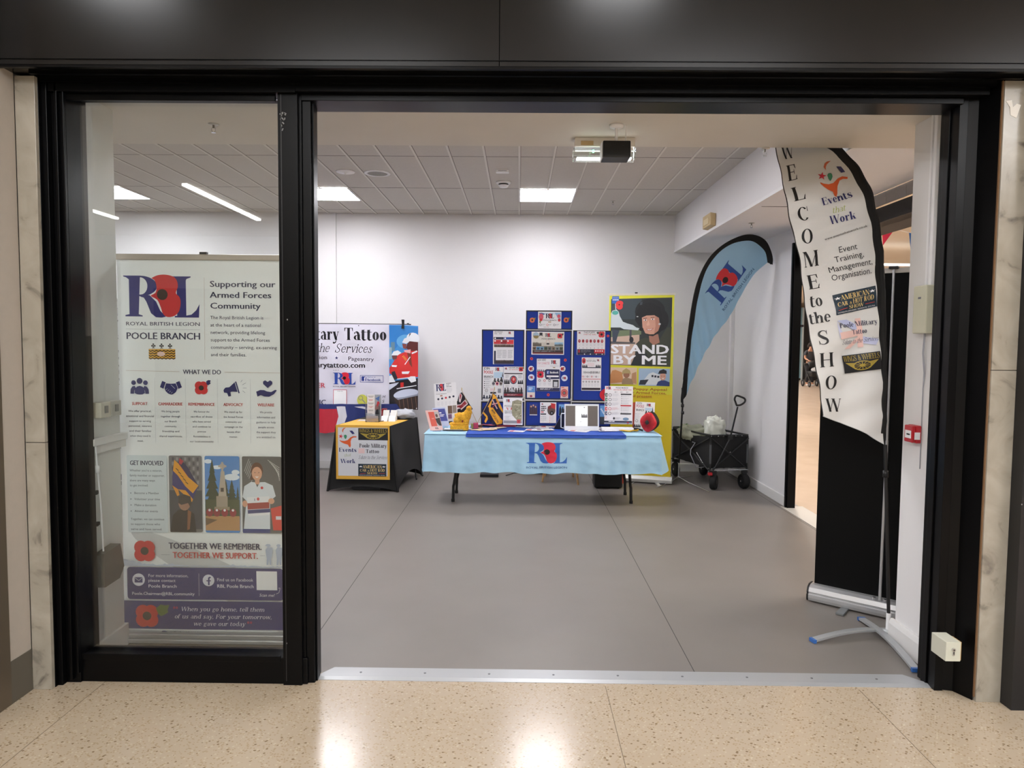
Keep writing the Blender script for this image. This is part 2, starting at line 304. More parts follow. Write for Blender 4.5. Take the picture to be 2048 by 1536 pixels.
class Art:
    STEP = .00006
    def __init__(s, mb, mp, grid=0): s.mb = mb; s.mp = mp; s.l = 1; s.grid = grid
    def _emit(s, V, Fc, m):
        if s.grid:
            bm = bmesh.new(); vs_ = [bm.verts.new((v[0], v[1], v[2] if len(v) > 2 else 0)) for v in V]
            for f in Fc:
                try: bm.faces.new([vs_[i] for i in f])
                except ValueError: pass
            xs = [v[0] for v in V]; ys = [v[1] for v in V]; g = s.grid
            if max(xs)-min(xs) > g or max(ys)-min(ys) > g:
                for ax, lo, hi in ((0, min(xs), max(xs)), (1, min(ys), max(ys))):
                    c = math.ceil(lo/g)*g
                    while c < hi:
                        p = [0, 0, 0]; p[ax] = c; n = [0, 0, 0]; n[ax] = 1
                        bmesh.ops.bisect_plane(bm, geom=bm.verts[:]+bm.edges[:]+bm.faces[:], plane_co=p, plane_no=n, dist=1e-5); c += g
            bmesh.ops.triangulate(bm, faces=[f for f in bm.faces if len(f.verts) > 4])
            bm.verts.index_update(); V = [(v.co.x, v.co.y, v.co.z) for v in bm.verts]; Fc = [tuple(v.index for v in f.verts) for f in bm.faces]; bm.free()
        off = s.l*s.STEP
        s.mb.raw([s.mp(v[0], v[1], off+(v[2] if len(v) > 2 else 0)*s.STEP) for v in V], Fc, m, bool(s.grid)); s.l += 1
    def poly(s, pts, m):
        tri = tessellate_polygon([[Vector((p[0], p[1], 0)) for p in pts]]); s._emit([(p[0], p[1]) for p in pts], [tuple(t) for t in tri], m); return s
    def rect(s, x0, y0, x1, y1, m): s._emit([(x0, y0), (x1, y0), (x1, y1), (x0, y1)], [(0, 1, 2, 3)], m); return s
    def ell(s, cx, cy, rx, ry=None, m=None, n=22, rot=0):
        ry = rx if ry is None else ry; c, q = math.cos(rot), math.sin(rot); V = []
        for i in range(n):
            a = 2*math.pi*i/n; x, y = rx*math.cos(a), ry*math.sin(a); V.append((cx+x*c-y*q, cy+x*q+y*c))
        s._emit(V, [tuple(range(n))], m); return s
    def rring(s, cx, cy, r, w_, m, n=24):
        V = []; 
        for i in range(n): a = 2*math.pi*i/n; V += [(cx+r*math.cos(a), cy+r*math.sin(a)), (cx+(r-w_)*math.cos(a), cy+(r-w_)*math.sin(a))]
        s._emit(V, [(2*i, 2*((i+1) % n), 2*((i+1) % n)+1, 2*i+1) for i in range(n)], m); return s
    def rrect(s, x0, y0, x1, y1, r, m):
        V = []
        for cx, cy, a0 in ((x1-r, y1-r, 0), (x0+r, y1-r, 90), (x0+r, y0+r, 180), (x1-r, y0+r, 270)):
            for i in range(5): a = math.radians(a0+22.5*i); V.append((cx+r*math.cos(a), cy+r*math.sin(a)))
        s._emit(V, [tuple(range(len(V)))], m); return s
    def line(s, x0, y0, x1, y1, w_, m):
        dx, dy = x1-x0, y1-y0; l = math.hypot(dx, dy) or 1; nx, ny = -dy/l*w_/2, dx/l*w_/2
        s._emit([(x0+nx, y0+ny), (x1+nx, y1+ny), (x1-nx, y1-ny), (x0-nx, y0-ny)], [(0, 1, 2, 3)], m); return s
    def frame(s, x0, y0, x1, y1, w_, m):
        for q in ((x0, y0, x1, y0+w_), (x0, y1-w_, x1, y1), (x0, y0, x0+w_, y1), (x1-w_, y0, x1, y1)): s.rect(*q, m); s.l -= 1
        s.l += 1; return s
    def lines(s, x0, y0, x1, y1, n, m, t=.45, al='l', seed=1):
        rnd = random.Random(seed); p = (y1-y0)/n; l0 = s.l
        for i in range(n):
            q = x0+(x1-x0)*(rnd.uniform(.72, 1) if i < n-1 else rnd.uniform(.4, .8)); d = 0 if al == 'l' else (x1-q)/2
            x = x0+d
            while x < q+d-.01:
                wd = rnd.uniform(.1, .26)*(x1-x0); e = min(x+wd, q+d); s.rect(x, y0+i*p, e, y0+i*p+p*t, m); s.l = l0; x = e+(x1-x0)*.035
        s.l = l0+1; return s
    def text(s, str_, x, y, h, m, width=None, al='l', bold=0, shear=0, rot=0, serif=None, track=0):
        if serif is not None:
            V = []; Fc = []; cx = 0
            for ch in str_:
                W, P = glyph(ch, serif)
                for pg in P:
                    n = len(V); q_ = .17*(len(Fc) % 7); V += [(cx+p[0], p[1], q_) for p in pg]; Fc.append(tuple(range(n, n+len(pg))))
                cx += W+.03+track
            tw = cx-.03-track; pass
        else:
            V, Fc = textmesh(str_, 0); k = 1/caph(); V = [(a*k, b*k, 0) for a, b in V]
            tw = max(v[0] for v in V)
        if not V: return s
        if bold >= .04:
            for i_, (dx_, dy_) in enumerate(((-1, -.6), (-1, .6), (-.5, 0), (0, -.6), (0, .6), (.5, 0), (1, -.6), (1, .6))): s.text(str_, x+dx_*bold*h*.9, y+dy_*bold*h*.7, h, m, width, al, 0, shear, rot)
        elif bold >= .01 and serif is None:
            for dx_ in (-bold-.006, bold+.006): s.text(str_, x+dx_*h, y, h, m, width, al, 0, shear, rot); s.l -= .6
        sx = h if width is None else width/tw
        W = tw*sx; ox = {'l': 0, 'c': -W/2, 'r': -W}[al]; c, q = math.cos(math.radians(rot)), math.sin(math.radians(rot)); R = []
        for a, b, z_ in V:
            X_ = a*sx+ox+b*h*shear; Y_ = -b*h; R.append((x+X_*c-Y_*q, y+X_*q+Y_*c, z_))
        s._emit(R, Fc, m); return s
    # emblem of the charity: serif R and L around a poppy, drawn in the box x0,y0 to x1,y1
    def emblem(s, x0, y0, x1, y1, blue, red, blk):
        kx, ky = (x1-x0)/770.0, (y1-y0)/430.0
        def T(P): return [(x0+(p[0]-175)*kx, y0+(p[1]-248)*ky) for p in P]
        l0 = s.l
        for pg in ([(175, 262), (345, 262), (345, 275), (325, 668), (232, 668), (232, 300), (205, 280), (175, 270)], [(190, 655), (232, 645), (325, 645), (365, 658), (365, 668), (190, 668)],
                   [(345, 455), (440, 455), (505, 520), (545, 610), (590, 655), (600, 668), (560, 678), (500, 675), (450, 635), (405, 520), (380, 480), (345, 470)],
                   [(650, 266), (858, 266), (858, 276), (815, 292), (808, 310), (808, 668), (715, 668), (715, 310), (700, 285), (650, 274)],
                   [(690, 660), (808, 655), (860, 645), (910, 600), (943, 540), (935, 675), (690, 675)]): s.poly(T(pg), blue); s.l -= .8
        for pg in ring(345, 364, 172, 102, 74, 86, -90, 90, 14)+[rect(325, 262, 347, 278), rect(325, 450, 347, 466)]: s.poly(T(pg), blue); s.l -= .8
        s.l += 1
        s.poly(T(smooth([(462, 285), (520, 258), (600, 250), (680, 268), (718, 310), (727, 370), (705, 432), (740, 470), (753, 530), (735, 610), (690, 658), (620, 672), (572, 640), (548, 570), (515, 500), (450, 462), (500, 430), (512, 370), (495, 310), (462, 285)], 3)[:-1]), red)
        s.ell(*T([(568, 448)])[0], 55*kx, 55*ky, blk); return s
    def poppy(s, cx, cy, r, red, blk, leaf=None, rot=0):
        if leaf: s.poly([(cx+r*.5, cy-r*.3), (cx+r*.75, cy-r*.95), (cx+r*1.0, cy-r*.8), (cx+r*1.35, cy-r*1.05), (cx+r*1.2, cy-r*.6), (cx+r*1.3, cy-r*.4), (cx+r*.9, cy-r*.1)], leaf)
        l0 = s.l
        for a in (45, 135, 225, 315):
            t = math.radians(a+rot); s.ell(cx+r*.43*math.cos(t), cy+r*.43*math.sin(t), r*.56, None, red, 16)
        s.ell(cx, cy, r*.34, None, blk, 14); return s

def flatmap(px0, py0, px1, py1, TL, TR, BL):
    TL, TR, BL = Vector(TL), Vector(TR), Vector(BL); U = (TR-TL)/(px1-px0); V = (BL-TL)/(py1-py0); N = V.cross(U).normalized()
    if N.dot(O-TL) < 0: N = -N
    return lambda x, y, o: TL+U*(x-px0)+V*(y-py0)+N*o
W_ = lambda: M('#e4e3e6', .45)
# ================================================================= SETTING
YF = 3.22; YB = 8.84; ZC = 3.21; ZS = 2.755; XR = 2.68
white = M('#dedcdd', .55, bump=.08, bscale=25, name='white_wall_paint')
whiter = M('#e3e2e2', .5, name='white_gloss_paint')
ceilm = M('#c3beb7', .7, noise=.03, nscale=60, name='ceiling_tile')
black = M('#050506', .3, spec=.16, name='black_aluminium')
blackp = M('#0a0a0b', .27, spec=.4, noise=.15, nscale=6, name='black_fascia_paint')

def terrazzo():
    m = bpy.data.materials.new('terrazzo_floor'); m.use_nodes = True; nt = m.node_tree; b = nt.nodes['Principled BSDF']
    tc = nt.nodes.new('ShaderNodeTexCoord'); mp = nt.nodes.new('ShaderNodeMapping'); mp.inputs['Scale'].default_value = (1, 1.15, 1); mp.inputs['Rotation'].default_value = (0, 0, .5)
    nt.links.new(tc.outputs['Object'], mp.inputs[0])
    def vor(scale, lo, hi, c0, c1, prev):
        v = nt.nodes.new('ShaderNodeTexVoronoi'); v.inputs['Scale'].default_value = scale; v.inputs['Randomness'].default_value = 1
        nt.links.new(mp.outputs[0], v.inputs['Vector'])
        sp = nt.nodes.new('ShaderNodeSeparateColor'); nt.links.new(v.outputs['Color'], sp.inputs[0])
        g = nt.nodes.new('ShaderNodeMath'); g.operation = 'GREATER_THAN'; g.inputs[1].default_value = lo; nt.links.new(sp.outputs[0], g.inputs[0])
        d = nt.nodes.new('ShaderNodeMath'); d.operation = 'LESS_THAN'; d.inputs[1].default_value = hi; nt.links.new(v.outputs['Distance'], d.inputs[0])
        mu = nt.nodes.new('ShaderNodeMath'); mu.operation = 'MULTIPLY'; nt.links.new(g.outputs[0], mu.inputs[0]); nt.links.new(d.outputs[0], mu.inputs[1])
        mx = nt.nodes.new('ShaderNodeMix'); mx.data_type = 'RGBA'; nt.links.new(mu.outputs[0], mx.inputs[0])
        if prev is None: mx.inputs[6].default_value = c0
        else: nt.links.new(prev, mx.inputs[6])
        mx.inputs[7].default_value = c1; return mx.outputs[2]
    n = nt.nodes.new('ShaderNodeTexNoise'); n.inputs['Scale'].default_value = 1.5; nt.links.new(tc.outputs['Object'], n.inputs['Vector'])
    r = nt.nodes.new('ShaderNodeValToRGB'); r.color_ramp.elements[0].color = lin('#a89781')+[1]; r.color_ramp.elements[1].color = lin('#b5a692')+[1]
    nt.links.new(n.outputs['Fac'], r.inputs[0])
    p = vor(95, .62, .42, None, lin('#a08d72')+[1], r.outputs[0]); p = vor(80, .80, .36, None, lin('#bbad96')+[1], p); p = vor(62, .88, .34, None, lin('#806d54')+[1], p)
    nt.links.new(p, b.inputs['Base Color']); b.inputs['Roughness'].default_value = .2; b.inputs['Specular IOR Level'].default_value = .5
    return m
terr = terrazzo()
def vinyl():
    m = M('#77716c', .42, noise=.05, nscale=2.2, bump=.03, bscale=300, name='grey_vinyl'); return m
vin = vinyl(); seam = M('#3e3b39', .8)
def marble():
    m = bpy.data.materials.new('veined_marble'); m.use_nodes = True; nt = m.node_tree; b = nt.nodes['Principled BSDF']
    tc = nt.nodes.new('ShaderNodeTexCoord'); n = nt.nodes.new('ShaderNodeTexNoise'); n.inputs['Scale'].default_value = 5; n.inputs['Detail'].default_value = 9; n.inputs['Distortion'].default_value = 1.6
    nt.links.new(tc.outputs['Object'], n.inputs['Vector']); r = nt.nodes.new('ShaderNodeValToRGB'); e = r.color_ramp.elements
    e[0].position = .30; e[0].color = lin('#665f57')+[1]; e[1].position = .42; e[1].color = lin('#979083')+[1]; x = e.new(.7); x.color = lin('#a69f92')+[1]
    nt.links.new(n.outputs['Fac'], r.inputs[0]); nt.links.new(r.outputs[0], b.inputs['Base Color']); b.inputs['Roughness'].default_value = .2; return m
marb = marble()

# floors
b = MB(); b.box(-8.2, YF+.08, -.05, XR+.14, YB+.2, 0, vin)
for X in (-1.09, .875, -3.09, 2.6): b.box(X-.0018, YF+.1, 0, X+.0018, YB, .0004, seam)
fl = struct(b, 'floor')
b = MB(); b.box(-14, -7, -.05, 2.82, YF+.08, 0, terr); b.box(2.82, -7, -.05, 18, 42, 0, M('#c4b2a2', .25, noise=.05, nscale=3, name='pale_mall_floor'))
jm = M('#6a5a45', .7)
for p, q in (((1720, 1380), (1870, 1536)), ((1210, 1370), (1252, 1536)), ((100, 1460), (5, 1525))):
    X = (atZ(*p).x+atZ(*q).x)/2; b.box(X-.0015, -7, 0, X+.0015, YF-.02, .0004, jm)
for Y in (1.9, .7, -.5): b.box(-14, Y-.0015, 0, 14, Y+.0015, .0004, jm)
struct(b, 'floor')
b = MB(); thr = M('#a9abad', .38, metal=.35, name='aluminium_threshold')
b.prism([(-.955, 3.225, 0), (1.965, 3.225, 0), (1.965, 3.25, .006), (1.88, 3.34, .007), (-.89, 3.34, .007), (-.955, 3.25, .006)], (0, 0, .002), thr)
for i in range(9): b.cyl((-.75+i*.31, 3.29, .006), (-.75+i*.31, 3.29, .0098), .006, M('#77787a', .4, .8), 8)
struct(b, 'trim_1')
# shop ceiling with grid
b = MB(); b.box(-8.2, 4.17, ZC, 1.93, YB, ZC+.06, ceilm)
g = M('#d8d4cd', .5); gd = M('#5f5a54', .8)
xs = [-.012+.2975*i for i in range(-27, 7)]
for X in xs:
    b.box(X-.009, 4.17, ZC-.006, X+.009, YB, ZC, g); b.box(X+.009, 4.17, ZC-.0012, X+.0125, YB, ZC, gd)
for Y in (4.92, 6.14, 7.38, 8.59): b.box(-8.2, Y-.004, ZC-.001, 1.93, Y+.004, ZC, gd)
struct(b, 'ceiling')
# lowered front soffit and right bulkhead
b = MB(); sof = M('#cfc8bd', .6, noise=.02, nscale=3, name='cream_soffit_paint')
b.box(-8.2, 3.30, ZS, 2.70, 4.17, ZC+.06, sof); struct(b, 'ceiling')
b = MB(); b.box(1.93, 4.17, ZS, 2.70, YB, ZC+.06, white); b.box(1.922, 4.17, ZS-.004, 1.93, YB, ZS+.022, whiter)
b.box(2.0, 5.9, ZS-.003, 2.68, 5.903, ZS, gd)
struct(b, 'wall_upper_right')
# walls
b = MB(); b.box(-2.32, YB, 0, 2.9, YB+.15, ZC, white); b.box(-8.2, YB-.035, 0, -2.30, YB+.15, ZC, white); struct(b, 'wall_back')
b = MB(); b.box(XR, 6.93, 0, XR+.045, YB, ZS, white); struct(b, 'wall_right')
b = MB(); b.box(-8.35, YF, 0, -8.2, YB, ZC, white); struct(b, 'wall_left')
sk = M('#dcdbd9', .35)
b = MB(); b.box(-2.3, YB-.02, 0, XR, YB, .10, sk); b.box(-8.2, YB-.055, 0, -2.3, YB-.035, .10, sk); struct(b, 'baseboard_back', bevel=.004)
b = MB(); b.box(XR-.02, 6.93, 0, XR, YB-.02, .10, sk); struct(b, 'baseboard_right', bevel=.004)
b = MB(); b.box(XR-.045, YB-.08, .1, XR-.001, YB-.001, ZS, white); struct(b, 'trim_2', bevel=.003)   # boxed pipe in the corner
# left pier behind the glass, with dado rail and skirting
b = MB(); b.box(-2.6, 3.31, 0, -2.06, 3.58, ZS, M('#d9dad6', .5)); struct(b, 'wall_left_pier')
b = MB(); b.box(-2.06, 3.31, 0, -2.045, 3.59, .115, sk); b.box(-2.6, 3.58, 0, -2.045, 3.595, .115, sk); struct(b, 'baseboard_left', bevel=.003)
b = MB(); b.box(-2.06, 3.31, 1.09, -2.03, 3.60, 1.125, sk); b.box(-2.06, 3.31, 1.05, -2.04, 3.6, 1.09, sk); struct(b, 'trim_3', bevel=.003)
# right pier
b = MB(); b.box(2.055, 3.27, 0, 2.30, 3.74, ZS, whiter); struct(b, 'wall_right_pier')
b = MB(); b.prism([(2.055, 3.29, 0), (2.03, 3.29, 0), (2.03, 3.29, .10), (2.04, 3.29, .125), (2.055, 3.29, .125)], (0, .47, 0), sk); struct(b, 'baseboard_right_pier', bevel=.002)
# ---- shop front: left window with frame
wf = thing('window_1', None, None, (-1.6, YF, 0)); wf['kind'] = 'structure'
b = MB()
b.box(-2.215, 3.14, 0, -2.10, 3.32, 2.80, black)                # outer jamb
b.box(-2.10, 3.17, 0, -2.035, 3.32, 2.80, black)
b.box(-2.075, 3.15, .02, -2.062, 3.17, 2.78, black); b.box(-2.045, 3.155, .05, -2.035, 3.17, 2.74, black)
b.box(-2.14, 3.12, 0, -2.122, 3.14, 2.78, black)
b.build('jamb', wf, bevel=.002)
b = MB(); b.box(-2.10, 3.18, 0, -.975, 3.30, .125, black); b.box(-2.06, 3.175, .105, -1.10, 3.19, .135, black); b.build('bottom_rail', wf, bevel=.003)
b = MB(); b.box(-2.10, 3.15, 2.70, -1.0, 3.30, 2.80, black); b.box(-2.06, 3.18, 2.672, -1.10, 3.2, 2.70, black); b.build('top_rail', wf, bevel=.002)
b = MB(); b.box(-1.085, 3.17, 0, -.997, 3.30, 2.80, black); b.box(-.997, 3.19, 0, -.985, 3.28, 2.80, black); b.box(-1.072, 3.1685, .02, -1.068, 3.17, 2.78, M('#1b1b1c', .3)); b.build('mullion', wf, bevel=.002)
b = MB(); b.box(-2.045, 3.215, .12, -1.095, 3.223, 2.69, glass_mat('window_glass', (.968, .985, .974), 1.52, .015)); b.build('pane', wf)
scr = M('#8c8c8c', .6)
b = MB()
for i in range(14):
    x, z = -1.062+random.uniform(-.012, .012), 2.62-random.random()*.09
    b.obox((x, 3.1695, z), (random.uniform(.002, .012), .0008, random.uniform(.002, .006)), scr, mat=Matrix.Rotation(random.random()*3, 3, 'Y'))
for x, z in ((-1.07, 1.05), (-1.068, .2), (-1.05, 1.7)): b.obox((x, 3.1695, z), (.004, .0008, .006), scr)
b.build('scratch_mark', wf)
# ---- opening frame
d1 = thing('door_1', None, None, (.5, YF, 0)); d1['kind'] = 'structure'
b = MB(); b.box(-.983, 3.195, 0, -.945, 3.30, 2.76, black); b.box(-.945, 3.215, 0, -.938, 3.26, 2.70, black); b.build('left_jamb', d1, bevel=.002)
b = MB(); b.box(-1.0, 3.15, 2.705, 2.05, 3.34, 2.80, black); b.box(-.985, 3.185, 2.677, 1.96, 3.34, 2.705, black); b.build('head', d1, bevel=.002)
b = MB(); b.box(1.952, 3.20, 0, 1.99, 3.34, 2.76, black)
b.prism([(1.99, 3.21, 0), (2.035, 3.20, 0), (2.075, 3.115, 0), (2.075, 3.34, 0), (1.99, 3.34, 0)], (0, 0, 2.76), black)
b.box(1.944, 3.26, 0, 1.953, 3.30, 2.7, black); b.build('right_jamb', d1, bevel=.0015)
b = MB(); b.box(2.075, 3.108, .02, 2.080, 3.12, 2.75, M('#7a5a3c', .7)); b.build('timber_edge', d1)
# fascia above, black cladding
b = MB(); b.box(-2.21, 2.99, ZS, -.095, 3.2, 3.6, blackp); b.box(-.092, 2.99, ZS, 2.9, 3.2, 3.6, blackp)
b.box(-2.21, 2.985, 2.775, 2.9, 2.99, 2.777, black)
b.box(-2.21, 2.992, 2.744, 2.9, 3.01, ZS, black); b.box(-2.12, 3.06, 2.742, 2.13, 3.075, ZS, black); b.box(-2.12, 3.13, 2.735, 2.13, 3.15, ZS, black)
struct(b, 'trim_4')
# marble strips
b = MB(); b.box(-2.212, 3.10, 1.14, -2.124, 3.16, 2.748, marb); b.box(-2.212, 3.10, 0, -2.124, 3.16, 1.137, marb); b.box(-2.211, 3.103, 1.137, -2.125, 3.16, 1.14, M('#4b4640', .8)); struct(b, 'trim_5', bevel=.002)
b = MB()
for z0, z1 in ((0, 1.50), (1.503, 2.748)): b.box(2.08, 3.10, z0, 2.19, 3.20, z1, marb)
b.box(2.081, 3.104, 1.5, 2.19, 3.2, 1.503, M('#4b4640', .8))
struct(b, 'trim_6', bevel=.008)
b = MB(); b.box(2.19, 3.03, 0, 3.6, 3.2, ZS, M('#17181b', .38, noise=.2, nscale=5, name='dark_cladding')); 
for i in range(16): b.obox((2.19+random.random()*.25, 3.0295, random.random()*2.2), (.004, .001, random.uniform(.003, .01)), scr)
struct(b, 'trim_7')
# left return wall towards the camera: white with grey base, metal corner
b = MB(); b.box(-2.9, 2.78, .19, -2.215, 3.10, 3.6, M('#b0a79c', .5, noise=.02)); struct(b, 'wall_left_return')
b = MB(); b.box(-2.9, 2.78, 0, -2.212, 3.10, .19, M('#5b564c', .5)); struct(b, 'baseboard_left_return')
b = MB(); b.prism([(-2.211, 2.965, 0), (-2.211, 2.79, 0), (-2.215, 2.79, 0), (-2.215, 2.965, 0)], (0, 0, 1.62), M('#6a6052', .35, metal=.4, name='corner_plate')); struct(b, 'trim_8')

# ---- side opening to the mall in the right wall
d2 = thing('door_2', None, None, (2.75, 5.4, 0)); d2['kind'] = 'structure'
b = MB(); b.box(2.655, 6.85, 0, 2.735, 6.93, 2.60, black); b.box(2.645, 6.87, 0, 2.655, 6.90, 2.6, black); b.build('jamb', d2, bevel=.003)
b = MB(); b.box(2.74, 3.3, 2.545, 2.86, 6.93, 2.66, black); b.box(2.862, 3.3, 2.553, 3.1, 6.93, 2.60, M('#2a241f', .6)); b.build('head', d2, bevel=.003)
b = MB(); lou = M('#8d8680', .5)
for i in range(26): b.box(2.71, 3.4+i*.135, 2.662, 2.72, 3.4+i*.135+.127, 2.755, lou)
b.build('louvre_strip', d2)
b = MB(); b.box(2.62, 3.8, 0, 2.84, 6.93, .006, M('#b9b6b0', .4)); b.build('sill', d2)

# ---- mall around
mallw = M('#b9b4aa', .7, noise=.03, nscale=2, name='mall_wall'); mallc = M('#d6cdc0', .8, name='mall_ceiling')
b = MB(); b.box(-14, -7.2, 0, 18, -7, 3.6, mallw)
for i, (x0, x1, c) in enumerate(((-13, -8, '#8a8d90'), (-7, -3.4, '#6d6256'), (-2.6, 2.4, '#b7b2a6'), (3.4, 8, '#57606a'), (9, 14, '#9a8a74'))): b.box(x0, -7.0, .1, x1, -6.95, 2.6, M(c, .5))
struct(b, 'wall_mall_opposite')
b = MB(); b.box(-14, -7, 3.6, 3.0, 3.2, 3.7, mallc); b.box(3.0, -7, 3.6, 18, 42, 3.7, M('#ddd2c2', .8, name='warm_mall_ceiling')); struct(b, 'ceiling')
b = MB(); b.box(-14.2, -7, 0, -14, 3.2, 3.6, mallw); struct(b, 'wall_mall_left')
b = MB(); b.box(-14, 3.2, 0, -2.6, 3.3, 3.6, M('#3a3836', .6)); struct(b, 'wall_mall_front')
b = MB(); b.box(18, -7, 0, 18.2, 42, 3.6, M('#d6cdbf', .7)); b.box(3.0, 42, 0, 18, 42.2, 3.6, M('#9fb0b8', .5)); struct(b, 'wall_mall_far')
b = MB(); b.box(2.83, 9.0, 0, 3.0, 42, 3.6, M('#cdbca4', .7)); struct(b, 'wall_mall_side')
# ceiling lights
pan = M('#fbfaff', .5, emit=PANEL_E, name='led_diffuser'); rim = M('#e8e8ea', .4)
LAB = {(-7.152, 7.38): ('leftmost square ceiling light, hidden behind the white pier', 0), (-.012, 4.92): ('square light above the soffit, in front of the visible right one', 0), (-2.392, 4.92): ('square light above the soffit, in front of the visible middle one', 0), (-4.772, 4.92): ('square light above the soffit, in front of the wedge shaped one', 0), (-.012, 7.38): ('square ceiling light right of centre above the information table', 1), (-2.392, 7.38): ('square ceiling light cut off by the mullion left of the doorway', 1), (-4.772, 7.38): ('square ceiling light seen as a bright wedge through the left window', 1)}
proto = None
for (X, Y) in [(-.012, 7.38), (-2.392, 7.38), (-4.772, 7.38), (-7.152, 7.38), (-.012, 4.92), (-2.392, 4.92), (-4.772, 4.92)]:
    lb = LAB.get((X, Y), ('square ceiling light hidden above the lowered soffit', 0))[0]
    t = thing('ceiling_light', lb, 'ceiling light', (X+.2975, Y+.3, ZC), 'square ceiling lights')
    if proto is None:
        b = MB(); x0, x1, y0, y1 = X+.012, X+.583, Y+.012, Y+.60
        for q in ((x0-.016, y0-.016, x1+.016, y0), (x0-.016, y1, x1+.016, y1+.016), (x0-.016, y0, x0, y1), (x1, y0, x1+.016, y1)): b.box(q[0], q[1], ZC-.013, q[2], q[3], ZC-.0065, rim)
        f_ = b.build('frame', t); b = MB(); b.box(x0, y0, ZC-.012, x1, y1, ZC-.0068, pan); d_ = b.build('diffuser', t); proto = (f_, d_)
    else:
        for q in proto: c = q.copy(); COL.objects.link(c); c.parent = t
ml = M('#fafcff', .5, emit=MALL_E, name='added_fill_glow')
def strip(x0, y0, x1, y1, z, m, lab, name='linear_light'):
    b = MB(); b.box(x0, y0, z-.03, x1, y1, z, m); o = b.build(name, loc=((x0+x1)/2, (y0+y1)/2, z)); return tag(o, lab, 'light', None)
lin_m = M('#ffffff', .5, emit=14, name='linear_led')
strip(-4.31, -5.1, -4.24, -2.56, 3.6, lin_m, 'long linear mall light reflected in the left window pane')
strip(-6.61, -5.05, -6.55, -4.21, 3.6, lin_m, 'short linear mall light reflected at the left of the window pane')
sp_m = M('#fbfcff', .5, emit=22, name='spot_diffuser')
for X, lb in ((-2.2, 'left'), (.53, 'centre'), (3.8, 'right')):
    b = MB(); b.box(X-.2, 1.9, 3.58, X+.2, 2.3, 3.6, sp_m); o = b.build('down_or_fill_light', loc=(X, 2.1, 3.6)); tag(o, lb+' small bright mall downlight glowing in the black fascia', 'ceiling light', 'small mall downlights in front of the shop')
for X, lb in ((-8.0, 'far left'), (-1.1, 'left'), (1.9, 'middle'), (4.9, 'right')):  # unseen fill panels, added to light upright surfaces, clear of the window reflection
    b = MB(); b.box(X-.75, -3.2, 3.57, X+.75, -1.7, 3.6, ml); o = b.build('added_fill_panel', loc=(X, -2.4, 3.6)); tag(o, lb+' large square added fill panel behind the viewer', 'ceiling light', 'added fill panels behind the viewer')
for i, (X, Y) in enumerate(((-1.3, -.3), (1.5, -.3), (4.2, -.3), (-6.0, -.3), (-2.6, -5.2), (.6, -5.2), (3.8, -5.2))):  # more unseen panels, added to brighten the banner behind the glass
    b = MB(); b.box(X-.6, Y-.6, 3.57, X+.6, Y+.6, 3.6, ml); o = b.build('added_fill_panel', loc=(X, Y, 3.6)); tag(o, ('left added fill panel of the row just behind the viewer', 'middle added fill panel of the row just behind the viewer', 'right added fill panel of the row just behind the viewer', 'far left added fill panel of the row just behind the viewer', 'left panel of the far added fill row', 'middle panel of the far added fill row', 'right panel of the far added fill row')[i], 'ceiling light', 'added fill panels above the viewer')
sm_ = M('#fff6ec', .5, emit=SIDE_E, name='added_side_fill_glow')  # glow of out-of-view fill lights, added to brighten the mall floor beyond
for i in range(6):
    Y = (5, 10, 15, 20, 25, 30)[i]; X = 5.2 if i == 0 else .32*Y-.2; b = MB(); b.box(X-.5, Y-1.2, 3.57, X+.5, Y+1.2, 3.6, sm_); o = b.build('down_or_fill_light', loc=(X, Y, 3.6)); tag(o, ('nearest', 'second nearest', 'third nearest', 'fourth nearest', 'second farthest', 'farthest')[i]+' added fill light in the mall beyond the side opening', 'ceiling light', 'added fill lights in the mall beyond the side opening')
# ================================================================= helpers for flat things placed upright
NAVY = M('#2a2a6a', .45); NAVYD = M('#23234f', .45); RED = M('#c3312f', .45); POP = M('#c92f35', .45); BLK = M('#141213', .5); TXT = M('#2d2f4e', .45); GRY = M('#6d6e78', .5); GRYL = M('#a9abb4', .5)
PAP = M('#e2e1e4', .5, name='printed_paper'); ALU = M('#c4c5c7', .3, metal=.6, name='brushed_aluminium'); CHR = M('#d5d6d8', .15, metal=.9); BPL = M('#101011', .45, name='black_plastic'); BFAB = M('#0e0e0f', .8, bump=.1, bscale=200, name='black_fabric')
YEL = M('#d9a93c', .5); LEAF = M('#6e7f3a', .5); GREEN = M('#3f8f6a', .5); ORG = M('#d4602a', .5); WHT = M('#efeff1', .5); BEI = M('#cfc9b8', .45, name='beige_plastic'); SKIN = M('#c99a80', .6)
def quad(mb, TL, TR, BL, Yt, Yb, conv, ext, th, mat, back=None, Ytr=None, grid=0, bump=None):
    """upright sheet: photo corners TL, TR, BL at depths; ext = artwork extents; returns its Art"""
    a = atY(*conv(*TL), Yt); b_ = atY(*conv(*TR), Ytr if Ytr else Yt); c = atY(*conv(*BL), Yb)
    if abs(Yt-Yb) < 1e-6 and Ytr is None: 
        z = (a.z+b_.z)/2; a.z = b_.z = z
        if abs(a.x-c.x) < .02: x = (a.x+c.x)/2; a.x = c.x = x
    mp = flatmap(ext[0], ext[1], ext[2], ext[3], a, b_, c); d = b_+c-a; N = (c-a).cross(b_-a).normalized()
    if N.dot(O-a) < 0: N = -N
    mb.prism([a, b_, d, c], -N*th, mat)
    return Art(mb, mp, grid), (a, b_, c, d, N)
def conv(ox, oy, s): return lambda x, y: (ox+x/s, oy+y/s)
ident = lambda x, y: (x, y)

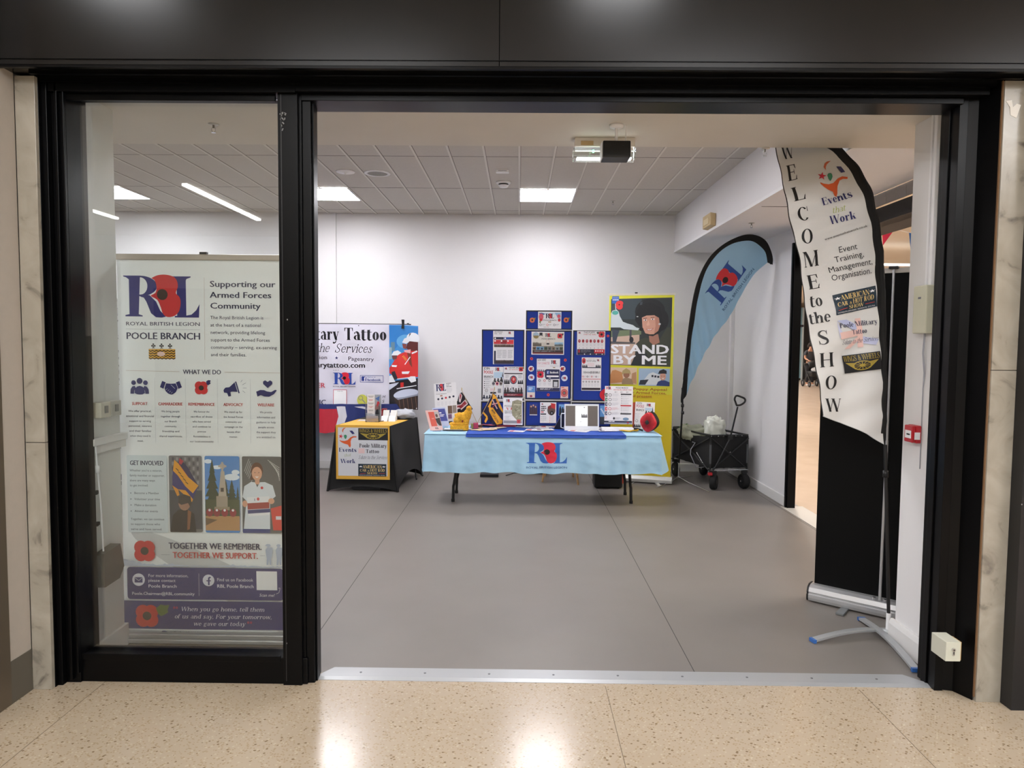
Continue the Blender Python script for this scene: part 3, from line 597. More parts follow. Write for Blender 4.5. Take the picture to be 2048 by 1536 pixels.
# ================================================================= white roll-up banner behind the left glass
def banner_left():
    Y = 3.64; X0 = atY(242, 900, Y).x; X1 = atY(573, 900, Y).x; Zt = atY(400, 519, Y).z; cx = (X0+X1)/2
    zb = atY(400, 1287, Y).z; k = (Zt-zb)/(1287-519)
    t = thing('roller_banner', 'tall white roll-up banner with red poppy emblem behind the left window pane', 'banner', (cx, Y, 0))
    def wav(x, z): return .0025*math.sin(z*9+x*5)*max(0, 1-z)
    def mp(x, y, o):
        X = X0+(X1-X0)*(x-242)/331; z = Zt-(y-519)*k; return Vector((X, Y-o+wav(X, z), z))
    b = MB(); PAL = M('#eceeee', .38, name='banner_vinyl')
    a = Art(b, mp, 8); a.l = 0; a.rect(242, 516, 573, 1290, PAL); a.l = 1
    z2 = lambda x, y: (220+x/5.12, 500+y/5.12)
    BL, RD = M('#2b2c73', .4), M('#cc2f33', .4)
    # emblem block
    p0, p1 = z2(175, 248), z2(945, 680); a.emblem(p0[0], p0[1], p1[0], p1[1], BL, RD, M('#3a2c24', .5))
    def tx(s, x, y, h, m=TXT, x1=None, **k):
        p = z2(x, y); w_ = (x1-x)/5.12 if x1 else None
        al = k.get('al', 'l')
        a.text(s, p[0], p[1], h/5.12, m, w_, **k)
    tx('ROYAL BRITISH LEGION', 190, 760, 36, x1=942, bold=.012)
    a.line(*z2(190, 796), *z2(942, 799), .35, GRY)
    tx('POOLE BRANCH', 192, 897, 66, x1=942, bold=.03)
    # three crosses and wavy shield
    for x in (467, 551, 637):
        for dx, dy, r in ((0, -14, 9), (-14, 2, 9), (14, 2, 9), (0, 4, 7)): a.ell(*z2(x+dx, 962+dy), r/5.12, None, BLK, 8); a.l -= 1
        a.l += 1; a.rect(*z2(x-4, 960), *z2(x+4, 985), BLK); a.rect(*z2(x-14, 982), *z2(x+14, 988), BLK)
    a.rect(*z2(420, 995), *z2(690, 1095), M('#d9a53a', .45))
    for r in range(4):
        y = 1003+r*25; n = 7; w_ = 270/n
        pts = [(420+i*w_/2, y+(12 if i % 2 else 0)) for i in range(2*n+1)]; pts2 = [(x, yy+11) for x, yy in pts[::-1]]
        a.poly([z2(*p) for p in pts+pts2], M('#2a1a12', .5)); a.l -= 1
    a.l += 1; a.ell(*z2(545, 1045), 8, 4.5, M('#e8c9c4', .5))
    a.line(*z2(995, 275), *z2(988, 1100), .35, M('#b08f80', .5))
    tx('Supporting our', 1050, 368, 58, x1=1712, bold=.03); tx('Armed Forces', 1050, 477, 58, x1=1668, bold=.03); tx('Community', 1050, 585, 58, x1=1560, bold=.03)
    for i, (s_, x1) in enumerate((('The Royal British Legion is', 1588), ('at the heart of a national', 1560), ('network, providing lifelong', 1604), ('support to the Armed Forces', 1650), ('community \u2013 serving, ex-serving', 1722), ('and their families.', 1410))):
        tx(s_, 1050, 690+i*74.5, 32, x1=x1, bold=.004)
    tx('WHAT WE DO', 765, 1245, 44, x1=1150, bold=.02)
    a.line(*z2(185, 1215), *z2(730, 1221), .5, M('#b08f80', .5)); a.line(*z2(1188, 1223), *z2(1790, 1226), .5, M('#b08f80', .5))
    # ---- icons (second close-up frame)
    z3 = lambda x, y: (220+x/5.12, 740+y/5.12)
    IC = M('#262a66', .4)
    for x in (475, 787, 1113, 1447): a.line(*z3(x, 60), *z3(x-2, 715), .3, GRYL)
    def e3(x, y, rx, ry=None, m=IC, rot=0): a.ell(*z3(x, y), rx/5.12, (ry or rx)/5.12, m, 18, rot)
    def p3(pts, m=IC): a.poly([z3(*p) for p in pts], m)
    e3(260, 108, 24); e3(381, 108, 24); p3([(225, 220), (228, 175), (245, 148), (270, 140), (282, 160), (265, 190), (262, 220)]); p3([(415, 220), (412, 175), (395, 148), (370, 140), (358, 160), (375, 190), (378, 220)])
    e3(322, 90, 30); p3([(268, 212), (272, 175), (292, 148), (322, 140), (352, 148), (370, 175), (374, 212), (350, 226), (322, 228), (292, 226)])
    p3([(528, 150), (552, 88), (588, 102), (564, 168)]); p3([(752, 150), (728, 88), (692, 102), (716, 168)])
    p3([(575, 160), (592, 112), (640, 116), (690, 112), (708, 160), (690, 200), (660, 222), (640, 226), (610, 215), (585, 190)])
    for i in range(4): a.line(*z3(590+i*17, 178+i*12), *z3(604+i*17, 164+i*12), .5, PAL)
    a.line(*z3(640, 125), *z3(680, 165), .6, PAL)
    P = z3(949, 155); a.poppy(P[0], P[1], 76/5.12, RD, M('#2c1d18', .5)); p3([(1000, 88), (1022, 75), (1048, 78), (1040, 95), (1045, 112), (1020, 128), (1005, 120)])
    p3([(1175, 175), (1195, 150), (1235, 145), (1290, 95), (1318, 192), (1260, 190), (1215, 205), (1180, 200)]); a.line(*z3(1300, 88), *z3(1334, 205), 2.4, IC); p3([(1212, 205), (1246, 196), (1252, 235), (1225, 240)])
    for q in ((1352, 92, 1370, 70), (1368, 120, 1405, 100), (1375, 152, 1410, 152), (1370, 180, 1395, 200)): a.line(*z3(q[0], q[1]), *z3(q[2], q[3]), .5, IC)
    p3([(1625, 150), (1580, 110), (1578, 85), (1600, 72), (1625, 88), (1650, 72), (1672, 85), (1672, 110)])
    p3([(1508, 188), (1550, 170), (1590, 172), (1620, 185), (1660, 190), (1700, 168), (1718, 172), (1690, 210), (1640, 238), (1590, 236), (1555, 222), (1520, 238)])
    cols = ((319, 'SUPPORT', 240, 398, ('We offer practical,', 'emotional and financial', 'support to serving', 'personnel, veterans', 'and their families', 'when they need it', 'most.')),
            (632, 'CAMARADERIE', 510, 757, ('We bring people', 'together through', 'our Branch', 'community,', 'friendship and', 'shared experiences.')),
            (949, 'REMEMBRANCE', 815, 1085, ('We honour the', 'sacrifice of those', 'who have served', 'and continue to', 'promote', 'Remembrance in', 'our local community.')),
            (1273, 'ADVOCACY', 1175, 1372, ('We stand up for', 'the Armed Forces', 'community and', 'campaign on the', 'issues that', 'matter.')),
            (1606, 'WELFARE', 1522, 1692, ('We provide', 'information and', 'guidance to help', 'people access', 'the support they', 'are entitled to.')))
    for c, h_, x0, x1, ls in cols:
        a.text(h_, *z3(c, 335), 29/5.12, M('#c2403c', .45), (x1-x0)/5.12, 'c', .02)
        for i, s_ in enumerate(ls): a.text(s_, *z3(c, 405+i*50.5), 19/5.12, TXT, len(s_)*12.4/5.12, 'c', .004)
    # get involved
    a.rrect(*z3(175, 845), *z3(587, 1640), 3, M('#cfd9dd', .4)); tx3 = lambda s_, x, y, h, x1, **k: a.text(s_, *z3(x, y), h/5.12, TXT, (x1-x)/5.12, **k)
    tx3('GET INVOLVED', 208, 947, 46, 550, bold=.03)
    for i, (s_, x1) in enumerate((("Whether you're a veteran,", 535), ('family member or supporter,', 562), ('there are many ways', 462), ('to get involved:', 390))): tx3(s_, 204, 1012+i*51, 22, x1)
    for i, (s_, x1) in enumerate((('Become a Member', 502), ('Volunteer your time', 510), ('Make a donation', 470), ('Attend our events', 486))):
        tx3(s_, 246, 1244+i*62, 22, x1); e3(211, 1234+i*62, 5, 5, TXT)
    for i, (s_, x1) in enumerate((('Together, we can continue', 550), ('to support those who', 505), ('serve and have served.', 525))): tx3(s_, 204, 1512+i*52, 21, x1)
    # picture 1: standard bearer
    def pic(x0, y0, x1, y1, m): a.rrect(*z3(x0, y0), *z3(x1, y1), 3.2, m)
    pic(607, 845, 944, 1632, M('#6b6a6e', .45))
    for r in range(7):
        for c in range(7): a.rect(*z3(640+c*42, 862+r*48), *z3(662+c*42, 896+r*48), M('#8d8c90' if (r+c) % 2 else '#4a4a52', .5)); a.l -= 1
    a.l += 1; a.rect(*z3(610, 1200), *z3(942, 1600), M('#3a4048', .5))
    p3([(720, 870), (800, 960), (900, 1140), (850, 1180), (740, 1010), (705, 920)], M('#20204e', .5)); p3([(718, 870), (760, 900), (735, 940), (712, 920)], M('#b33040', .5)); a.line(*z3(705, 925), *z3(850, 1130), 1.2, M('#c24050', .5))
    p3([(665, 890), (700, 925), (790, 1060), (905, 1150), (845, 1310), (780, 1240), (700, 1190), (640, 1150), (645, 1010)], M('#27276b', .5))
    p3([(665, 888), (705, 925), (800, 1060), (908, 1150), (850, 1230), (775, 1160), (700, 1050), (650, 1000)], M('#e09a24', .5)); p3([(640, 1150), (700, 1190), (712, 1250), (690, 1260)], M('#d98f24', .5)); p3([(700, 1190), (840, 1320), (850, 1290), (775, 1200)], M('#dd962a', .5))
    for i in range(5): a.line(*z3(680+i*24, 975+i*34), *z3(708+i*24, 1000+i*34), 1.6, M('#3a2a1a', .5))
    p3([(612, 1632), (640, 1460), (700, 1400), (790, 1395), (860, 1440), (880, 1632)], M('#17161a', .5)); e3(762, 1330, 62, 78, M('#9c7460', .5)); p3([(700, 1330), (705, 1265), (760, 1240), (825, 1262), (835, 1330), (820, 1370), (800, 1330), (730, 1350)], M('#2e2a2a', .5)); p3([(795, 1400), (830, 1420), (812, 1600), (785, 1610)], M('#8a5a3c', .5))
    # picture 2: stone cross memorial
    pic(975, 845, 1330, 1632, M('#4a86c8', .45))
    for c in ((1250, 1060, 80, 34), (1100, 960, 50, 20), (1290, 1010, 40, 26), (1010, 900, 40, 22)): e3(c[0], c[1], c[2], c[3], M('#dfe8f0', .5))
    tree = M('#24381f', .5)
    for x, y0, w_, h_ in ((1050, 870, 95, 480), (1250, 1085, 70, 260), (1190, 1080, 50, 260), (1310, 1150, 30, 200)):
        for i in range(5): yy = y0+i*h_/6; p3([(x, yy), (x-w_*(.3+.17*i), yy+h_/3.2), (x+w_*(.3+.17*i) if x+w_*(.3+.17*i) < 1328 else 1328, yy+h_/3.2)] if x-w_*(.3+.17*i) > 977 else [(x, yy), (977, yy+h_/3.2), (x+w_*(.3+.17*i), yy+h_/3.2)], tree); a.l -= 1
    a.l += 1; a.rect(*z3(977, 1290), *z3(1328, 1480), M('#3d4a2c', .5)); a.rect(*z3(977, 1460), *z3(1328, 1610), M('#b98c5c', .5)); p3([(977, 1480), (1100, 1500), (980, 1560)], M('#6e5338', .5))
    st = M('#b3a696', .5); p3([(1140, 1000), (1176, 1000), (1196, 1260), (1112, 1260)], st); a.rect(*z3(1090, 1255), *z3(1206, 1370), M('#a19382', .5)); a.rect(*z3(1070, 1365), *z3(1226, 1400), M('#93866f', .5))
    a.rect(*z3(1146, 905), *z3(1166, 1000), st); a.rect(*z3(1114, 938), *z3(1198, 958), st); a.rring(*z3(1156, 948), 5.5, 1.6, st); a.rect(*z3(1136, 1170), *z3(1168, 1210), M('#3a3028', .5))
    for x in (1020, 1095, 1175, 1260): a.ell(*z3(x, 1425), 7, 8, M('#8e2230', .5)); a.ell(*z3(x, 1400), 2.5, 2.5, WHT)
    # picture 3: woman with a collecting tray
    pic(1357, 845, 1762, 1632, M('#5a5a5a', .45))
    for i in range(7): a.line(*z3(1380+i*12, 1000+i*18), *z3(1430+i*10, 870+i*22), .8, M('#b8b8b8', .5)); a.line(*z3(1620+i*18, 880+i*20), *z3(1740, 960+i*22), .8, M('#c8c8c8', .5))
    e3(1510, 990, 62, 85, M('#5a3420', .5)); p3([(1440, 1090), (1460, 1000), (1480, 1080)], M('#5a3420', .5)); e3(1510, 1020, 52, 70, M('#d6a083', .5)); a.rect(*z3(1490, 1080), *z3(1535, 1130), M('#cf9a7e', .5))
    p3([(1360, 1260), (1380, 1150), (1450, 1105), (1490, 1110), (1512, 1160), (1540, 1108), (1590, 1105), (1670, 1140), (1700, 1250), (1640, 1300), (1640, 1590), (1370, 1590), (1400, 1300)], M('#d5dbe2', .5))
    for x in (1490, 1530): e3(x, 1010, 5, 4, BLK)
    p3([(1488, 1050), (1532, 1050), (1510, 1064)], M('#f3ece8', .5)); e3(1560, 1165, 14, 14, POP); a.rect(*z3(1362, 1588), *z3(1640, 1630), M('#2c3c7a', .5))
    p3([(1405, 1265), (1635, 1250), (1640, 1440), (1420, 1460)], M('#e6e6ea', .5)); p3([(1410, 1325), (1635, 1310), (1635, 1375), (1412, 1390)], M('#9c3430', .5)); p3([(1412, 1395), (1640, 1378), (1640, 1415), (1414, 1432)], M('#2e3670', .5)); a.text('I', *z3(1480, 1300), 5, NAVYD, None, 'l', .03); e3(1520, 1280, 14, 16, POP)
    e3(1385, 1330, 26, 34, M('#d6a083', .5)); e3(1655, 1300, 32, 30, M('#d6a083', .5)); p3([(1648, 1375), (1758, 1345), (1758, 1600), (1672, 1600)], M('#d2382f', .5)); a.rect(*z3(1700, 1455), *z3(1756, 1490), M('#e8e4ea', .5))
    # ---- lower part (third close-up frame)
    z4 = lambda x, y: (220+x/5.689, 1040+y/5.689)
    def p4(pts, m): a.poly([z4(*p) for p in pts], m)
    def t4(s_, x, y, h, m, x1, **k): a.text(s_, *z4(x, y), h/5.689, m, (x1-x)/5.689, **k)
    HZ = M('#c3ccdb', .45); rn = random.Random(3)
    pts = [(128, 500)]+[(128+i*23, 420+12*math.sin(i*.2)+(70 if i > 18 else i*4)+rn.uniform(-14, 6)) for i in range(81)]+[(2000, 500)]
    pts = [(max(127, min(2005, x)), y) for x, y in pts]; p4(pts, HZ)
    for x, k_ in ((1810, 1), (1925, .95)):
        p4([(x-34, 470), (x-30, 400), (x-44, 300), (x-20, 262), (x+36, 270), (x+38, 330), (x+22, 400), (x+20, 470), (x+4, 470), (x-4, 400), (x-14, 470)], M('#b3bed2', .45)); a.ell(*z4(x-8, 246), 4.2, 3, M('#b3bed2', .45)); a.l -= 1
    p4([(1760, 250), (1785, 228), (1820, 236), (1818, 250)], M('#b3bed2', .45))
    P = z4(383, 326); a.poppy(P[0], P[1], 138/5.689, RD, M('#33261f', .5))
    t4('TOGETHER WE REMEMBER.', 660, 297, 70, TXT, 1722, bold=.03); t4('TOGETHER WE SUPPORT.', 704, 402, 68, M('#c2403c', .45), 1678, bold=.03)
    a.line(*z4(572, 366), *z4(670, 366), .5, GRY); a.line(*z4(1706, 364), *z4(1760, 364), .5, GRY)
    NB = M('#35366f', .35); a.rrect(*z4(180, 512), *z4(1965, 882), 6, NB); WP = M('#e3e3ee', .4)
    a.ell(*z4(310, 657), 12.7, 12.7, WP); a.rrect(*z4(265, 628), *z4(355, 690), 1, NB); a.line(*z4(268, 634), *z4(312, 668), .8, WP); a.line(*z4(312, 668), *z4(352, 634), .8, WP)
    t4('For more information,', 420, 624, 34, WP, 878); t4('please contact', 420, 680, 34, WP, 732); t4('Poole Branch', 420, 746, 36, WP, 744, bold=.015); t4('Poole.Chairman@RBL.community', 232, 832, 34, WP, 948, bold=.01)
    a.line(*z4(1000, 580), *z4(1000, 835), .5, WP); a.ell(*z4(1110, 657), 11.8, 11.8, WP)
    a.rect(*z4(1104, 640), *z4(1122, 712), NB); a.rect(*z4(1086, 655), *z4(1136, 668), NB); a.poly([z4(1104, 645), z4(1106, 625), z4(1120, 615), z4(1136, 616), z4(1136, 630), z4(1124, 632), z4(1122, 645)], NB)
    t4('Find us on Facebook', 1206, 665, 36, WP, 1622); t4('RBL Poole Branch', 1206, 740, 38, WP, 1626, bold=.015)
    a.rect(*z4(1660, 543), *z4(1896, 762), WHT); t4('Scan me!', 1688, 838, 34, WP, 1862, shear=.2)
    a.line(*z4(1882, 805), *z4(1915, 790), .6, WP); a.line(*z4(1915, 790), *z4(1930, 740), .6, WP); a.line(*z4(1930, 735), *z4(1912, 738), .8, WP)
    a.rect(*z4(130, 898), *z4(2008, 1225), NB)
    P = z4(400, 1075); a.poppy(P[0], P[1], 150/5.689, M('#c9332c', .45), M('#33261f', .5)); p4([(505, 985), (560, 940), (610, 950), (660, 943), (640, 1000), (645, 1030), (600, 1060), (560, 1075), (530, 1050)], M('#5c6f33', .5))
    t4('When you go home, tell them', 790, 1012, 48, WP, 1745, serif=.12, shear=.22); t4('of us and say, For your tomorrow,', 716, 1098, 48, WP, 1828, serif=.12, shear=.22); t4('we gave our today', 932, 1180, 48, WP, 1525, serif=.12, shear=.22)
    RQ = M('#a03a5a', .45)
    for x, y in ((715, 975), (745, 975), (1560, 1140), (1592, 1140)): a.ell(*z4(x, y), 2.2, 2.6, RQ)
    a.ell(*z4(597, 1300), 10, 10, M('#2c2f63', .4)); p4([(560, 1290), (585, 1278), (600, 1285), (618, 1278), (640, 1292), (625, 1318), (600, 1326), (575, 1316)], WP)
    for i, (s_, x1) in enumerate((('The Royal British Legion is a charity', 1250), ('registered in England & Wales (219279)', 1306), ('and Scotland (SC037673).', 1100))): t4(s_, 706, 1276+i*41, 25, TXT, x1)
    b.build('graphic_panel', t)
    b = MB(); b.box(X0, Y+.001, zb, X1, Y+.003, Zt, M('#c9cbcc', .6)); b.build('backing', t)
    b = MB(); b.box(X0-.006, Y-.012, Zt-.004, X1+.006, Y+.012, Zt+.026, M('#b9aea2', .35, metal=.3)); b.build('top_rail', t, bevel=.004)
    xm = atY(407, 508, Y).x; b = MB(); b.box(xm-.018, Y-.008, Zt+.026, xm+.018, Y+.014, Zt+.038, BPL); b.build('pole_clip', t)
    b = MB(); b.box(X0-.02, Y-.06, .006, X1+.03, Y+.05, .03, ALU); b.box(X0-.02, Y-.05, .03, X1+.03, Y+.04, max(zb+.01, .055), ALU); b.build('base_cassette', t, bevel=.006)
    b = MB(); b.box(X0-.026, Y-.06, .004, X0-.02, Y+.05, .06, BPL); b.build('end_cap', t)
    b = MB(); b.cyl((cx, Y+.03, .05), (cx, Y+.02, Zt+.02), .008, ALU); b.build('pole', t)
banner_left()

# ================================================================= fixtures on the left pier
def fixtures_left():
    t = thing('socket_box', 'pair of grey switch boxes on the white pier behind the glass', 'switch', (-2.06, 3.42, 1.26))
    za, zb = 1.222, 1.298
    b = MB(); b.box(-2.06, 3.345, za, -2.015, 3.43, zb, BEI); b.box(-2.06, 3.432, za, -2.015, 3.52, zb, M('#b4b1a6', .4)); b.build('box', t, bevel=.004)
    for y in (3.387, 3.476): b = MB(); b.box(-2.015, y-.012, 1.245, -2.010, y+.012, 1.28, M('#6e6c66', .4)); b.build('rocker', t)
    t = thing('floor_spring_box', 'dark grey metal lock box hanging on the jamb behind the glass', 'lock box', (-2.05, 3.36, .45))
    b = MB(); G_ = M('#4f4d48', .45, metal=.3)
    pl = lambda x, y, Y=3.42: atY(x, y, Y)
    A = [atY(182, 1098, 3.38), atY(209, 1093, 3.46), atY(211, 1136, 3.46), atY(203, 1152, 3.44), atY(178, 1153, 3.38)]
    b.prism([(-2.058, 3.33, .56), (-2.058, 3.47, .575), (-2.058, 3.50, .45), (-2.058, 3.46, .40), (-2.058, 3.33, .395)], (.05, 0, 0), G_); b.build('case', t, bevel=.003)
    b = MB(); b.box(-2.058, 3.318, .40, -2.02, 3.33, .555, CHR); b.build('chrome_plate', t); 
    b = MB(); P = [(-2.035, 3.325, 1.12), (-2.03, 3.33, .98), (-2.03, 3.35, .8), (-2.035, 3.37, .56)]; b.tube(P, .004, WHT, 8); b.lathe([(0, -.02), (.009, -.018), (.01, .012), (0, .02)], P[1], WHT, 10); o = b.build('hanging_cable', loc=(-2.03, 3.35, .8)); tag(o, 'thin white cable hanging from the jamb down to the dark lock box', 'cable')
    for z, lb in ((.86, 'upper of two small black cable clips beside the white cable'), (.705, 'lower of two small black cable clips beside the white cable')):
        b = MB(); b.box(-2.06, 3.33, z-.008, -2.038, 3.345, z+.008, BPL); b.box(-2.06, 3.355, z-.008, -2.045, 3.365, z+.008, BPL); b.box(-2.05, 3.34, z-.002, -2.045, 3.36, z+.002, BPL); o = b.build('cable_clip', loc=(-2.06, 3.35, z), bevel=.001); tag(o, lb, 'cable clip')
fixtures_left()

# ================================================================= events artwork shared by tall flag and small table
def wheels_badge(a, x0, y0, x1, y1):
    """winged wheel badge in unit square via a (already mapped 0..1)"""
    K = M('#16171b', .45); G_ = M('#a8923a', .45)
    a.rect(x0, y0, x1, y1, K); w_, h_ = x1-x0, y1-y0; X_ = lambda u: x0+u*w_; Y_ = lambda v: y0+v*h_
    a.text('WINGS & WHEELS', X_(.03), Y_(.36), h_*.30, G_, w_*.94, serif=.16)
    for sg in (-1, 1):
        for i in range(5):
            a.poly([(X_(.5+sg*.14), Y_(.50+i*.06)), (X_(.5+sg*(.44-i*.05)), Y_(.42+i*.085)), (X_(.5+sg*(.40-i*.05)), Y_(.50+i*.085)), (X_(.5+sg*.14), Y_(.55+i*.06))], G_); a.l -= 1
    a.l += 1; cx, cy = X_(.5), Y_(.66); r = h_*.26; a.ell(cx, cy, r, r, K); a.rring(cx, cy, r, r*.18, G_)
    for i in range(6): t_ = math.pi*i/6; a.line(cx-r*.85*math.cos(t_), cy-r*.85*math.sin(t_), cx+r*.85*math.cos(t_), cy+r*.85*math.sin(t_), r*.07, G_); a.l -= 1
    a.l += 1; a.ell(cx, cy, r*.3, r*.3, G_)
def hotrod_badge(a, x0, y0, x1, y1):
    K = M('#1d3140', .45); G_ = M('#e0c27e', .45); w_, h_ = x1-x0, y1-y0; X_ = lambda u: x0+u*w_; Y_ = lambda v: y0+v*h_
    a.rect(x0, y0, x1, y1, K)
    a.text('AMERICAN', X_(.16), Y_(.35), h_*.25, G_, w_*.68, serif=.2); a.text('CAR', X_(.06), Y_(.62), h_*.2, G_, w_*.24, serif=.2); a.text('&', X_(.33), Y_(.61), h_*.12, G_, w_*.06, serif=.14); a.text('HOT ROD', X_(.42), Y_(.62), h_*.23, G_, w_*.52, serif=.2)
    a.text('SHOW', X_(.31), Y_(.83), h_*.17, G_, w_*.38, serif=.2)
    for x in (.09, .91): star(a, X_(x), Y_(.22), h_*.08, WHT)
    a.line(X_(.06), Y_(.80), X_(.27), Y_(.76), h_*.025, M('#c8403a', .5)); a.line(X_(.73), Y_(.76), X_(.95), Y_(.76), h_*.025, M('#c8403a', .5))
    a.text('WEYMOUTH ESPLANADE  WEYMOUTH  DT4 7LA', X_(.03), Y_(.95), h_*.06, WHT, w_*.92)
def star(a, cx, cy, r, m):
    a.poly([(cx+(r if i % 2 == 0 else r*.4)*math.sin(math.pi*i/5), cy-(r if i % 2 == 0 else r*.4)*math.cos(math.pi*i/5)) for i in range(10)], m)
def figure_logo(a, T):
    """leaping orange figure; T maps close-up coordinates of the tall flag"""
    P = lambda pts, m: a.poly([T(*p) for p in pts], m)
    P([(600, 182), (565, 188), (545, 205), (537, 235), (555, 262), (556, 235), (565, 212), (582, 196)], M('#d9714a', .5))
    c = (519, 315); P([(c[0]+(38 if i % 2 == 0 else 14)*math.sin(math.pi*i/5+.2), c[1]-(38 if i % 2 == 0 else 14)*math.cos(math.pi*i/5+.2)) for i in range(10)], M('#d3263f', .5))
    P([(563, 310), (572, 293), (590, 289), (606, 298), (610, 320), (600, 345), (590, 357), (574, 342)], M('#3f8f6a', .5)); P([(647, 228), (690, 226), (727, 272), (690, 281)], M('#2a2a66', .5))
    P([(498, 370), (530, 382), (575, 385), (620, 370), (660, 330), (700, 310), (752, 312), (752, 328), (710, 330), (680, 345), (665, 390), (668, 450), (658, 482), (640, 470), (625, 440), (570, 425), (530, 405), (505, 385)], M('#dc5f2c', .5))

# ================================================================= tall white feather flag
def flag_tall():
    z4 = lambda x, y: (1520+x/4.2656, 280+y/4.2656)
    n = Vector((0, -1, .1)).normalized()
    def surf(px, py):
        z = 1.5
        for _ in range(9): Y = 3.80+.03*z+.088*max(0, z-1.2)**3; P = atY(px, py, Y); z = P.z
        return P
    def fold(x, y): return .012*math.sin((x*.9+y*.25)/70)*min(1, max(0, (1050-x)/300))+.006*math.sin(y/45.0+x/90)
    def mp(x, y, o): q = z4(x, y); P = surf(q[0], q[1]); return P+n*(o+fold(x, y))
    base = Vector((2.045, 3.79, 0))
    t = thing('feather_flag', 'tall white feather flag spelling a vertical welcome message beside the doorway', 'flag', base)
    b = MB(); a = Art(b, mp, 12); a.STEP = .0001; CL = M('#dcdbd9', .6, name='white_flag_cloth')
    left = [(105, -70), (112, 0), (125, 65), (165, 225), (205, 385), (240, 560), (270, 750), (310, 920), (340, 1100), (365, 1280), (395, 1450), (416, 1584), (440, 1720), (456, 1834), (480, 1990), (506, 2154), (528, 2354)]
    bottom = [(696, 2409), (906, 2504), (1056, 2594)]
    left = smooth(left, 3)
    right = [(1046, 2094), (1021, 1694), (1005, 1400), (990, 1194), (970, 880), (920, 620), (850, 400), (760, 240), (650, 130), (540, 68), (430, 10), (300, -50), (180, -90)]
    a.l = 0; a.poly(left+bottom+smooth(right, 3), CL); a.l = 14
    T4 = lambda s_, x, y, h, **k: a.text(s_, x, y, h, k.pop('m', BLK), **k)
    for ch, x, y, h, w_, r in (('W', 196, 165, 100, 105, -10), ('E', 252, 345, 128, 82, -14), ('L', 294, 524, 122, 98, -12), ('C', 330, 698, 118, 92, -9), ('O', 352, 890, 118, 106, -7), ('M', 376, 1092, 130, 140, -11), ('E', 418, 1277, 122, 100, -10), ('to', 440, 1424, 105, 108, -8),
                              ('the', 428, 1572, 98, 176, -8), ('S', 500, 1750, 122, 84, -5), ('H', 510, 1942, 120, 118, -5), ('O', 545, 2127, 112, 112, -2), ('W', 556, 2318, 112, 138, 0)):
        T4(ch, x, y, h, width=w_, rot=r, serif=.2)
    figure_logo(a, lambda x, y: (x, y))
    BLU = M('#2c2c66', .5); GN = M('#a9b84a', .5)
    T4('Events', 535, 562, 64, m=BLU, width=272, rot=-17, serif=.22); T4('that', 620, 626, 50, m=GN, width=118, rot=-14, shear=.3, serif=.09); T4('Work', 605, 718, 68, m=BLU, width=222, rot=-13, serif=.22)
    T4('www.eventsthatwork.co.uk', 558, 855, 20, width=365, rot=-17.5); 
    for s_, x, y, w_ in (('Event', 676, 962, 155), ('Training,', 646, 1045, 238), ('Management,', 592, 1135, 372), ('Organisation.', 610, 1205, 352)): T4(s_, x, y, 50, width=w_, rot=-11.5, m=M('#2c2c30', .5))
    def sub(TL, TR, BL):
        mp2 = lambda x, y, o: mp(TL[0]+(TR[0]-TL[0])*x+(BL[0]-TL[0])*y, TL[1]+(TR[1]-TL[1])*x+(BL[1]-TL[1])*y, o)
        s2 = Art(b, mp2, .03); s2.STEP = .0001; s2.l = a.l; a.l += 24; return s2
    hotrod_badge(sub((617, 1325), (980, 1243), (640, 1500)), 0, 0, 1, 1)
    s2 = sub((648, 1545), (985, 1500), (685, 1790)); 
    s2.poly([(0, 0), (.25, 0), (.6, .3), (.5, .5)], M('#b9bfe0', .6)); s2.poly([(0, 0), (.1, .5), (0, .6)], M('#c6c9e4', .6)); s2.poly([(.02, .42), (.5, .38), (.5, .6), (.02, .66)], M('#e4beb6', .6)); s2.poly([(.5, .6), (1, .8), (.9, 1), (.4, .8)], M('#c3c8e6', .6)); s2.poly([(.48, 0), (.62, 0), (.60, 1), (.46, 1)], M('#ecc5bd', .6)); s2.poly([(.1, 1), (.45, .65), (.5, .75), (.25, 1)], M('#ecc5bd', .6))
    s2.text('Poole Military', .05, .27, .17, TXT, .95, serif=.2); s2.text('Tattoo', .34, .54, .17, TXT, .38, serif=.2); s2.text('Salute to the Services', .03, .84, .15, NAVYD, .95, serif=.09, shear=.2)
    wheels_badge(sub((696, 1842), (1013, 1802), (718, 1994)), 0, 0, 1, 1)
    b.build('sail', t, weld=False)
    # black sleeve with the bent pole inside
    outer = [(1066, 2620), (1075, 2500), (1082, 2094), (1078, 1700), (1068, 1300), (1050, 950), (1015, 700), (960, 460), (880, 280), (790, 150), (690, 68), (520, -15), (380, -70), (250, -110), (105, -85)]
    outer = [outer[0]]+smooth(outer[1:], 3); right = smooth(right, 3)
    b = MB(); a2 = Art(b, mp, 14); a2.l = 4; a2.poly([(1056, 2594)]+right+[(105, -70)]+outer[::-1], BFAB)
    P = [mp(x-18, y, 0)-n*.008 for x, y in outer[1:-1]]; b.tube(P, [.016]*16+[.012]*(len(P)-16), BFAB, 10); b.build('sleeve', t)
    b = MB(); a3 = Art(b, mp, 14); a3.l = 12; 
    for i in range(len(left)-1): x0, y0 = left[i]; x1, y1 = left[i+1]; a3.poly([(x0-4, y0), (x1-4, y1), (x1+5, y1), (x0+5, y0)], BLK); a3.l -= 1
    for (x0, y0), (x1, y1) in zip([left[-1]]+bottom[:-1], bottom): a3.poly([(x0, y0-3), (x1, y1-3), (x1, y1+4), (x0, y0+4)], M('#c9c9c7', .6)); a3.l -= 1
    b.build('hem', t)
